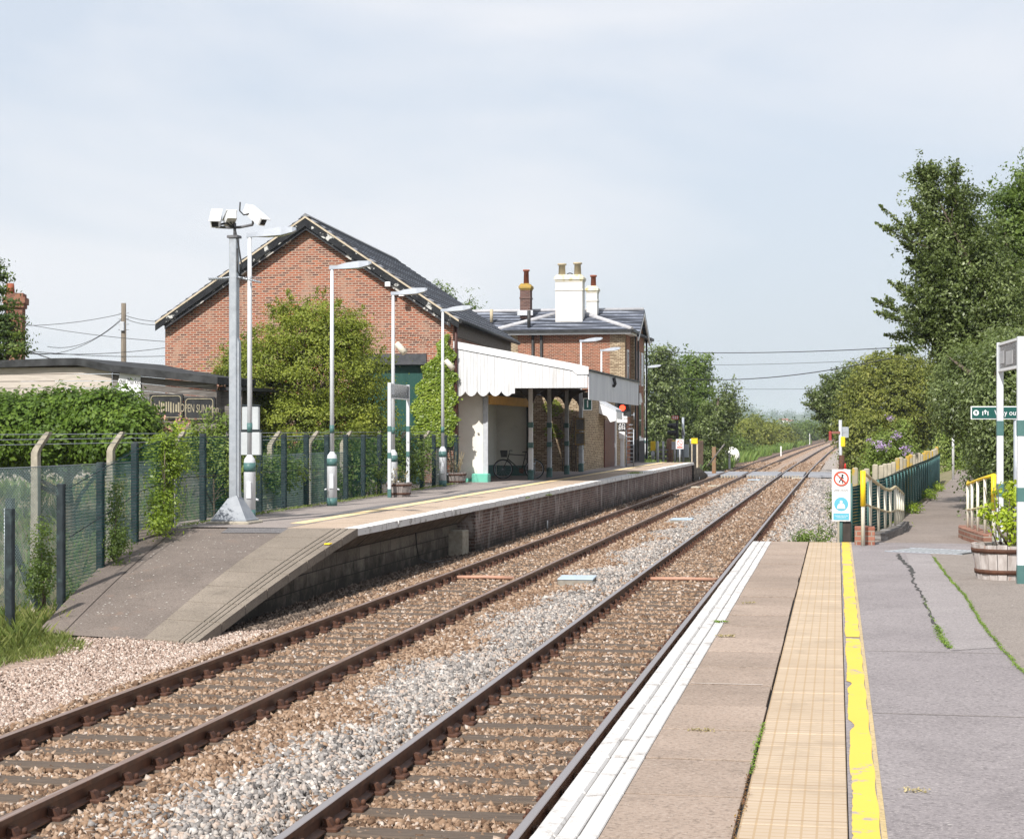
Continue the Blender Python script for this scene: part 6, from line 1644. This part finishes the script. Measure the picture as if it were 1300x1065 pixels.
ptree('conifer', 'conifer with drooping sprays in front of the cottage chimney', 'tree', -12, 58, -.2,
      [(-20, 400, 58, 26, 70), (2, 358, 58, 9, 20), (10, 385, 58, 15, 10), (14, 405, 58, 16, 9), (12, 425, 58, 22, 10), (20, 445, 58, 22, 12), (0, 430, 58, 20, 30), (-30, 470, 58, 40, 40), (-8, 335, 58, 7, 12)],
      L_conifer, 420, 36, .11, .30, .2, nb=20, seed=8, flat=.3, up=.2, inner=.25)
ptree('rose_shrub', 'light green shrub with pinkish flowers beside the hedge', 'shrub', 222, 36, -.2,
      [(225, 560, 36, 28, 26), (205, 590, 35.5, 22, 35), (240, 575, 36, 22, 22)], L_yellow, 170, 20, .075, .22, .04, nb=5)
b0 = pd(225, 545, 35.3)
tt = thing('rose_flowers', 'sprinkle of pink blossoms over the light green shrub', 'flowers', b0)
crown('blossom', rel(b0, [(218, 535, 35.3, 30, 14)]), 26, 4, .07, .06, L_pink, tt)
ptree('weed_clump', 'tall pale weeds with upright flower spikes under the plate signs', 'weeds', 270, 35, -.2,
      [(255, 575, 35, 18, 32), (280, 570, 35, 22, 34), (300, 590, 35, 26, 36), (262, 545, 35, 4, 28, .1), (281, 550, 35, 4, 22, .1), (245, 552, 35, 4, 20, .1), (292, 545, 35, 3, 24, .1)], L_weed, 420, 16, .07, .17, .03, nb=8)
ptree('climber', 'bright climber smothering the fence between two dark posts', 'climbing plant', 208, 31.3, -.1,
      [(208, 600, 31.3, 19, 50, .25), (205, 650, 30.6, 17, 28, .25), (222, 590, 31.3, 15, 15, .2), (212, 570, 31.3, 22, 20, .25), (200, 665, 30, 10, 12, .2)], L_ivy, 260, 22, .06, .17, .03, nb=5)
ptree('climber', 'dark ivy tangle around the second cranked concrete post', 'climbing plant', 143, 28.8, -.1,
      [(146, 655, 28.8, 9, 55, .2), (150, 690, 28.4, 12, 25, .2)], L_mid, 120, 18, .05, .14, .03, nb=3)
ptree('climber', 'leafy tangle at the foot of the first cranked concrete post', 'climbing plant', 53, 27.5, -.2,
      [(56, 700, 27.5, 11, 45, .25), (50, 735, 27, 14, 25, .3)], L_mid, 130, 18, .05, .14, .03, nb=3)
ptree('shrub', 'green shrub against the fence between the camera mast and the round tree', 'shrub', 275, 37, -.2,
      [(280, 615, 37, 24, 40, .5), (350, 600, 40, 40, 22, .5), (290, 590, 37.5, 30, 20)], L_mid, 330, 22, .075, .22, .04, nb=5)
ptree('shrub', 'low dark shrub row behind the fence under the round tree', 'shrub', 450, 47, -.2,
      [(420, 575, 47, 50, 28, .5), (480, 580, 48, 40, 30, .5), (520, 580, 51, 30, 34, .5), (350, 600, 45, 40, 32, .5), (400, 610, 45.5, 50, 26, .5), (450, 605, 47, 40, 24, .5)], L_mid, 760, 22, .08, .24, .04, nb=4)
ptree('broad_tree', 'tree tops rising behind the slate roof ridge of the goods shed', 'tree', 575, 112, -.2,
      [(560, 392, 112, 18, 32), (545, 385, 112, 12, 24), (600, 405, 112, 6, 30), (585, 420, 112, 40, 30), (598, 385, 112, 3, 12)], L_mid, 330, 22, .20, .5, .25, nb=12, seed=3)
# trees right of the station house
ptree('dark_tree', 'dark arching tree immediately right of the station house', 'tree', 838, 121, -.4,
      [(835, 500, 121, 24, 40), (845, 470, 121, 18, 26), (826, 555, 121, 30, 45), (850, 545, 121, 26, 48), (838, 448, 121, 14, 7)], L_dark, 720, 26, .20, .62, .3, nb=12, seed=5, flat=.45, spray=160, slen=.8)
ptree('broad_tree', 'tall mid-green tree behind the crossing lights', 'tree', 878, 126, -.4,
      [(880, 500, 126, 24, 38), (872, 468, 126, 18, 18), (890, 465, 126, 12, 16), (868, 540, 126, 30, 50), (892, 535, 125, 32, 40), (905, 560, 124, 26, 30)], L_mid, 820, 26, .20, .6, .3, nb=12, seed=6, flat=.45, spray=200, slen=.8)
ptree('broad_tree', 'leaning tree with feathery right-hand branches left of the line', 'tree', 902, 120, -.4,
      [(915, 530, 120, 16, 24), (926, 505, 120, 8, 18), (932, 520, 120, 8, 10), (900, 555, 120, 20, 30), (908, 548, 120, 14, 16), (920, 532, 120, 13, 11), (903, 585, 119, 12, 16)], L_dark, 480, 22, .19, .5, .25, nb=12, seed=9, flat=.45, spray=180, slen=.9)
# bushes left of the line beyond the crossing
ptree('roadside_bush', 'bright bush nearest the crossing, left of the line', 'bush', 925, 175, -.5, [(916, 572, 175, 22, 24), (938, 576, 178, 20, 18), (902, 582, 172, 14, 14)], L_mid, 480, 24, .26, .75, .15, nb=0, seed=1)
ptree('roadside_bush', 'large rounded olive bush in the middle of the lineside row', 'bush', 965, 240, -.5, [(960, 554, 235, 28, 25), (986, 558, 280, 22, 22), (942, 553, 215, 18, 22)], L_olive, 620, 24, .34, 1.0, .2, nb=0, seed=2)
ptree('roadside_bush', 'dark bush at the right end of the lineside row', 'bush', 1005, 320, -.5, [(1001, 556, 320, 16, 16), (1010, 559, 340, 8, 10)], L_dark, 420, 22, .42, 1.2, .2, nb=0, seed=3)
ptree('roadside_bush', 'hazy far tree clump beside the line near its vanishing point', 'bush', 1028, 460, -.5, [(1024, 548, 450, 11, 11), (1034, 551, 480, 7, 7)], L_mid, 260, 20, .6, 1.6, .2, nb=0, seed=4)
# right hand side
lean = ptree('broad_tree', 'dark tree leaning over the line from the right, with bare drooping twigs', 'tree', 1078, 120, -.4,
      [(1068, 520, 120, 22, 40), (1058, 500, 120, 14, 22), (1052, 535, 120, 9, 24), (1040, 502, 120, 12, 5), (1036, 515, 120, 9, 4), (1080, 490, 120, 20, 24), (1048, 518, 120, 9, 10)], L_dark, 560, 24, .19, .5, .25, nb=22, seed=12, flat=.5, spray=200, slen=.7)
twigs('foliage', lean, lean.location, [((1062, 505), (1022, 500)), ((1060, 515), (1020, 513)), ((1062, 525), (1030, 532)), ((1070, 490), (1040, 476)), ((1058, 540), (1040, 545))], 120, L_dark, 220, 3.2, .15)
ptree('olive_tree', 'broad olive-green thicket right of the line', 'tree', 1130, 108, .0,
      [(1130, 520, 108, 52, 58), (1118, 478, 108, 34, 28), (1165, 520, 108, 38, 56), (1094, 530, 108, 26, 42), (1150, 475, 108, 28, 26), (1185, 500, 106, 25, 40), (1100, 560, 106, 30, 40), (1090, 580, 106, 18, 28)], L_olive, 1900, 30, .18, .66, .35, nb=14, seed=13, flat=.5, inner=.18, spray=420, slen=.8)
ptree('buddleia', 'buddleia with purple flower spikes behind the paling fence', 'shrub', 1132, 50, .2,
      [(1130, 575, 50, 30, 26), (1112, 590, 50, 22, 20), (1150, 585, 50, 18, 22), (1148, 545, 50, 5, 14, .2), (1125, 560, 50, 16, 12)], L_weed, 380, 20, .085, .26, .05, nb=12, seed=14)
bq = pd(1130, 560, 49.6); tt = thing('buddleia_flowers', 'purple flower spikes over the buddleia', 'flowers', bq)
crown('blossom', rel(bq, [(1105, 559, 49.6, 10, 5), (1130, 531, 49.6, 4, 2), (1120, 565, 49.3, 16, 10), (1157, 544, 49.6, 3, 2), (1140, 552, 49.3, 12, 6), (1150, 570, 49.2, 10, 12)]), 42, 9, .06, .09, L_purple, tt, inner=.5)
big = ptree('broad_tree', 'large dark-leaved tree reaching up against the sky at right', 'tree', 1262, 40, .6,
      [(1215, 380, 40, 50, 66), (1195, 310, 40, 26, 40), (1182, 250, 40, 13, 28), (1176, 222, 40, 7, 14), (1214, 262, 40, 7, 26), (1240, 330, 40, 34, 44), (1166, 292, 40, 10, 9), (1188, 350, 40, 18, 22), (1165, 400, 40, 14, 8), (1172, 420, 40, 16, 8), (1262, 400, 40, 50, 60), (1222, 290, 40, 18, 24), (1212, 432, 40, 32, 30), (1186, 214, 40, 4, 10), (1212, 222, 40, 3, 14), (1235, 250, 40, 4, 14), (1168, 338, 40, 6, 5)],
      L_dark, 1900, 32, .078, .25, .16, nb=46, seed=21, inner=.42, flat=.6, trunk_top=6.3, spray=950, slen=.5)
twigs('foliage', big, big.location, [((1185, 310), (1116, 260)), ((1180, 315), (1112, 283)), ((1195, 300), (1155, 252)), ((1185, 265), (1165, 207)), ((1188, 262), (1181, 205)), ((1208, 280), (1216, 202)), ((1225, 290), (1223, 234)), ((1165, 400), (1108, 379)), ((1170, 410), (1110, 395)), ((1180, 430), (1122, 424)), ((1180, 390), (1128, 356)), ((1185, 350), (1150, 327)), ((1180, 330), (1143, 306)), ((1215, 260), (1200, 222)), ((1175, 440), (1135, 446))], 40, L_dark, 300, 6., .075)
ptree('broad_tree', 'brighter tree behind, cut by the right edge of the view', 'tree', 1330, 43, .6,
      [(1290, 300, 43, 34, 60), (1330, 280, 43, 50, 80), (1282, 380, 43, 36, 60), (1300, 225, 43, 8, 22), (1268, 250, 43, 16, 8), (1340, 420, 43, 50, 70)],
      L_mid, 1700, 26, .085, .28, .2, nb=40, seed=22, inner=.34, flat=.6, spray=420, slen=.45)
ptree('ivy_hedge', 'deep green hedge bank behind the way out sign', 'hedge', 1275, 36, .6,
      [(1230, 500, 38, 46, 60, 1.4), (1275, 520, 35, 50, 90, 1.2), (1225, 462, 40, 34, 42, 1.3), (1262, 620, 35.5, 26, 62, .8), (1300, 600, 34, 40, 90, 1.2), (1252, 560, 38, 26, 60, .9), (1214, 505, 43, 20, 42, 1.0), (1290, 470, 36, 45, 55, 1.2), (1320, 680, 31, 50, 60, 1.0), (1275, 668, 33, 20, 30, .6)],
      L_dark, 3600, 30, .075, .28, .2, nb=18, seed=23, inner=.16, flat=.6)
ptree('shrub', 'sunny light green shrubs where the path disappears', 'shrub', 1212, 78, .6,
      [(1215, 585, 78, 22, 24), (1205, 560, 78, 18, 22), (1240, 575, 74, 14, 40), (1225, 545, 80, 20, 20), (1218, 602, 77, 24, 8)], L_weed, 420, 24, .12, .36, .08, nb=4, seed=24)
ptree('shrub', 'low bright weeds at the foot of the paling fence', 'weeds', 1180, 44, .9,
      [(1180, 628, 44, 10, 6, .4), (1160, 645, 37, 9, 5, .3), (1142, 668, 32.2, 8, 6, .25), (1192, 618, 50, 6, 4, .4)], L_ivy, 90, 16, .055, .12, .02, nb=0, seed=25)
ptree('shrub', 'scrubby weeds behind the no-walking sign', 'weeds', 1035, 30, -.4,
      [(1045, 680, 29.5, 14, 12, .35), (1020, 683, 29, 12, 8, .3), (1058, 640, 33, 6, 22, .3)], L_mid, 120, 14, .045, .12, .02, nb=0, seed=26)

# grass: patch at lower left, field behind the fences, verges
def scatter(x0, x1, y0, y1, n, fn=None):
    x = rng.uniform(x0, x1, n); y = rng.uniform(y0, y1, n)
    if fn is not None: k = fn(x, y); x = x[k]; y = y[k]
    return np.column_stack([x, y])
def gtag(o, lab): return tag(o, lab, 'grass', kind='stuff')
xy = scatter(-14, -9.0, 17.5, 24.8, 42000, lambda x, y: (x < -9.75 - (24 - y) * -.06 * 0 + .25 * np.sin(y * 2.1) - .32 * np.clip(y - 21.5, 0, 3)) & (rng.random(len(x)) < np.clip((-9.4 - x) * 1.5, .1, 1)))
gtag(blades('grass', xy, np.full(len(xy), -.25), .11, .009, grass_m, lean=.9), 'short bright grass at the foot of the ramp')
xy = scatter(-13.5, -10.2, 20.5, 24.9, 6000, lambda x, y: x < -10.6 - .22 * (y - 21) + .3 * np.sin(y * 5))
gtag(blades('grass', xy, np.full(len(xy), -.25), .27, .007, grass_m, lean=.9), 'taller seeding grass around the braced post')
xy = scatter(-30, -11.9, 19, 56, 26000, lambda x, y: np.sin(x * 1.3) * np.sin(y * .9 + x * .4) > -.55)
gtag(blades('grass', xy, -.25 + 1.35 * np.clip((-13.2 - xy[:, 0]) / 4, 0, 1), .30, .022, verge_m, lean=.8), 'rough grass behind the fences')
xy = scatter(-30, -11.9, 19, 56, 16000, lambda x, y: np.sin(x * .9 + 2) * np.sin(y * .7 + x * .3) > .1)
gtag(blades('dry_grass', xy, -.25 + 1.35 * np.clip((-13.2 - xy[:, 0]) / 4, 0, 1), .34, .02, dry_m, lean=.9), 'dry straw-coloured grass behind the fences')
# scrub clumps on the rough ground
C = scatter(-26, -12.9, 20, 54, 330); cl = [(c[0], c[1], 1.35 * min(1, max(0, (-13.2 - c[0]) / 4)) + random.uniform(-.2, .3), random.uniform(.2, .6), random.uniform(.2, .6), random.uniform(.2, .55)) for c in C]
o, _ = crown('scrub', cl, 1900, 14, .06, .22, L_mid, None, inner=.4); tag(o, 'mixed low scrub behind the fences', 'scrub', kind='stuff')
seam_moss('platform_weeds', [(float(x) + .25, float(y)) for x, y in IP[5:]], 2600, .08, .05, L_weed, Z + .03)
for s_ in np.arange(.2, .96, .05): seam_moss('ramp_weeds', [rp_(s_, 1.0)[:2], rp_(s_ + .05, 1.0)[:2]], 60, .06, .045, L_weed, rp_(s_, 1.0)[2])
# verge left of the line beyond the crossing, and dry grass by the bale
xy = scatter(-24, -4, 112, 360, 90000, lambda x, y: (x < -8.7 + 2.5e-5 * y * y + .5 * np.sin(y * .2)) & (x > -18 + 2.5e-5 * y * y))
gtag(blades('verge_grass', xy, np.full(len(xy), -.5), 1.0, .14, verge_m, lean=.6), 'tall green verge left of the line')
xy = scatter(-13, -8.7, 124, 156, 9000)
gtag(blades('dry_grass', xy, np.full(len(xy), -.5), .9, .05, dry_m, lean=.5), 'dry pale grass around the wrapped bale')
xy = scatter(-.2, 3.5, 60, 180, 16000, lambda x, y: x > .4 + 2.5e-5 * y * y + .4 * np.sin(y * .25))
gtag(blades('verge_grass', xy, np.full(len(xy), -.4), .7, .06, verge_m, lean=.6), 'rough green verge right of the line')
xy = scatter(-.3, 1.5, 31, 60, 5000, lambda x, y: x > .35 + .3 * np.sin(y * 1.3))
gtag(blades('verge_grass', xy, np.full(len(xy), -.3), .3, .02, verge_m, lean=.8), 'weedy edge of ballast behind the paling fence')

# ------------------------------------------------------------------ distance
def ridge(name, d, half, h0, hv, seed, m):
    rr = random.Random(seed); n = 160; vs = []; fs = []; ph = [rr.uniform(0, 6) for _ in range(6)]
    c = pd(980, HY, d); 
    for i in range(n + 1):
        t = (i / n - .5) * 2; x = c[0] + t * half
        h = h0 + hv * (.5 * math.sin(t * 5 + ph[0]) + .3 * math.sin(t * 13 + ph[1]) + .2 * math.sin(t * 31 + ph[2]))
        for dy, f_ in ((-600, 0), (-380, .35), (-180, .75), (0, 1.), (300, .9), (900, .0)): vs.append((x, c[1] + dy, -.5 + h * f_))
    for i in range(n):
        for q in range(5): k = i * 6 + q; fs.append((k, k + 6, k + 7, k + 1))
    return tag(MB().add(vs, fs, True).build(name, m), kind='structure')
hill_m = groundmat('hill_fields', (.05, .08, .03), (.08, .11, .04), (.16, .15, .08), .004, .02)
ridge('hills', 4400, 4400, 40, 10, 1, hill_m)
def wood(label, d, px0, px1, ztop, n, per, size, cr_, zb=-.5, dv=60):
    k = d / F; bl = []; rr = random.Random(int(d))
    for i in range(n):
        px = rr.uniform(px0, px1); dd = d + rr.uniform(-dv, dv); x, y, _ = pd(px, HY, dd); h = ztop * rr.uniform(.45, 1.05)
        bl.append((x, y, zb + h * .5, h * rr.uniform(.5, .9), h * rr.uniform(.5, .9), h * .5))
    o, _ = crown('distant_wood', bl, n * 14, per, size, cr_, L_far, None, inner=.2)
    return tag(o, label, 'wood', kind='stuff')
wood('hazy wood filling the gap beyond the lineside bushes', 620, 700, 1300, 8, 90, 10, 1.1, 2.6)
wood('farther hazy belt of trees across the fields', 1500, 500, 1500, 13, 130, 12, 1.6, 4, dv=120)
wood('faint blue wood on the horizon hills', 4250, 300, 1800, 16, 320, 10, 4, 10, zb=32, dv=200)
wood('single tall clump on the horizon left of the line', 3000, 940, 958, 44, 14, 22, 3, 9, zb=0, dv=30)
for px, py, lab in ((918, 534, 'tiny distant house with a reddish roof, left of the horizon clump'), (995, 533, 'tiny distant long house with an orange roof on the horizon'), (1003, 534.5, 'tiny distant house beside the long orange-roofed one')):
    x, y, z = pd(px, py, 2100); t = thing('distant_house', lab, 'house', (x, y, -.5), R(20), 'distant houses')
    w = 3 if px != 995 else 5.5; g = MB(); g.box(-w, w, -3, 3, 0, z + .2); g.build('wall', render_cream, t); g = MB(); g.prism([(-3.5, z + .2), (3.5, z + .2), (0, z + 2.0)], 'x', -w - .3, w + .3); g.build('roof', terracotta, t)

# ------------------------------------------------------------------ sun, sky, air
AZ_ = math.atan2(-.27, -.96); EL = R(44)
S = Vector((math.sin(AZ_) * math.cos(EL), math.cos(AZ_) * math.cos(EL), math.sin(EL)))
sun = bpy.data.lights.new('sun', 'SUN'); sun.energy = 5.0; sun.angle = R(.8); sun.color = (1, .955, .89)
so = bpy.data.objects.new('sun', sun); COL.objects.link(so); so.rotation_euler = S.to_track_quat('Z', 'Y').to_euler()
w = bpy.data.worlds.new('World'); scene.world = w; w.use_nodes = True; nt = w.node_tree; nt.nodes.clear()
N_ = nt.nodes.new; L_ = nt.links.new
out = N_('ShaderNodeOutputWorld'); bg = N_('ShaderNodeBackground'); L_(bg.outputs[0], out.inputs[0]); bg.inputs[1].default_value = .101
sky = N_('ShaderNodeTexSky'); sky.sky_type = 'NISHITA'; sky.sun_disc = False; sky.sun_elevation = EL; sky.sun_rotation = AZ_
sky.air_density = 1.0; sky.dust_density = 2.5; sky.ozone_density = 1.0
tc = N_('ShaderNodeTexCoord'); mp = N_('ShaderNodeMapping'); mp.inputs['Scale'].default_value = (1, 1, 2.6); L_(tc.outputs['Generated'], mp.inputs[0])
no = N_('ShaderNodeTexNoise'); no.inputs['Scale'].default_value = 2.6; no.inputs['Detail'].default_value = 6; no.inputs['Roughness'].default_value = .5; no.inputs['Distortion'].default_value = .5; L_(mp.outputs[0], no.inputs['Vector'])
cr1 = N_('ShaderNodeMapRange'); cr1.inputs[1].default_value = .44; cr1.inputs[2].default_value = .64; L_(no.outputs['Fac'], cr1.inputs[0])
veil = N_('ShaderNodeMix'); veil.data_type = 'RGBA'; veil.inputs[0].default_value = .80; L_(sky.outputs[0], veil.inputs[6]); veil.inputs[7].default_value = (5.85, 6.35, 7.15, 1)
cl = N_('ShaderNodeMix'); cl.data_type = 'RGBA'; mm = N_('ShaderNodeMath'); mm.operation = 'MULTIPLY'; mm.inputs[1].default_value = .85; L_(cr1.outputs[0], mm.inputs[0]); L_(mm.outputs[0], cl.inputs[0])
L_(veil.outputs[2], cl.inputs[6]); cl.inputs[7].default_value = (7.1, 7.15, 7.45, 1); L_(cl.outputs[2], bg.inputs[0])

HAZE = 1.7e-4
if HAZE:
    hz = MB(); hz.box(-4600, 4600, -400, 9100, -1.6, 120); hm = bpy.data.materials.new('haze_air'); hm.use_nodes = True; hn = hm.node_tree; hn.nodes.clear()
    ho_ = hn.nodes.new('ShaderNodeOutputMaterial'); pv = hn.nodes.new('ShaderNodeVolumePrincipled'); hn.links.new(pv.outputs[0], ho_.inputs['Volume'])
    pv.inputs['Color'].default_value = (.82, .90, 1, 1); pv.inputs['Density'].default_value = HAZE; pv.inputs['Anisotropy'].default_value = .2
    tag(hz.build('haze', hm), 'thin pale summer haze over the whole view', 'haze', kind='stuff')

scene.view_settings.view_transform = 'Standard'; scene.view_settings.look = 'None'; scene.view_settings.exposure = .38; scene.view_settings.gamma = 1
cy = scene.cycles; cy.max_bounces = 6; cy.diffuse_bounces = 3; cy.glossy_bounces = 3; cy.transmission_bounces = 4; cy.transparent_max_bounces = 16; cy.volume_bounces = 1
cy.use_denoising = True; cy.caustics_reflective = False; cy.caustics_refractive = False; cy.sample_clamp_indirect = 6
try: cy.volume_step_rate = 5; cy.volume_max_steps = 64
except Exception: pass

# labels for the shared ground covers
STUFF = {'brown_ballast': ('brown ballast stones around the rails', 'ballast'), 'grey_ballast': ('pale grey ballast stones heaped between the tracks', 'ballast'), 'pale_gravel': ('pale pinkish gravel left of the far track', 'gravel'),
         'dark_gravel': ('dark gravel along the foot of the platform wall', 'gravel'), 'seam_moss': ('green moss along the curved asphalt seam', 'moss'), 'crack_moss': ('moss in the tar-filled crack', 'moss'),
         'slab_joint_weeds': ('weeds in the joint beside the tactile paving', 'weeds'), 'slab_weeds': ('small tufts on the coping slabs', 'weeds'), 'wall_weeds': ('weeds growing on the platform edge', 'weeds'),
         'bird_droppings': ('pale spatter on the ramp asphalt', 'spatter'), 'platform_weeds': ('weeds along the foot of the platform fence', 'weeds'), 'ramp_weeds': ('weeds along the upper edge of the ramp', 'weeds')}
for o in list(scene.objects):
    if o.parent is None and o.get('kind') == 'stuff' and not o.get('label'):
        k = o.name.split('.')[0]
        if k in STUFF: o['label'], o['category'] = STUFF[k]
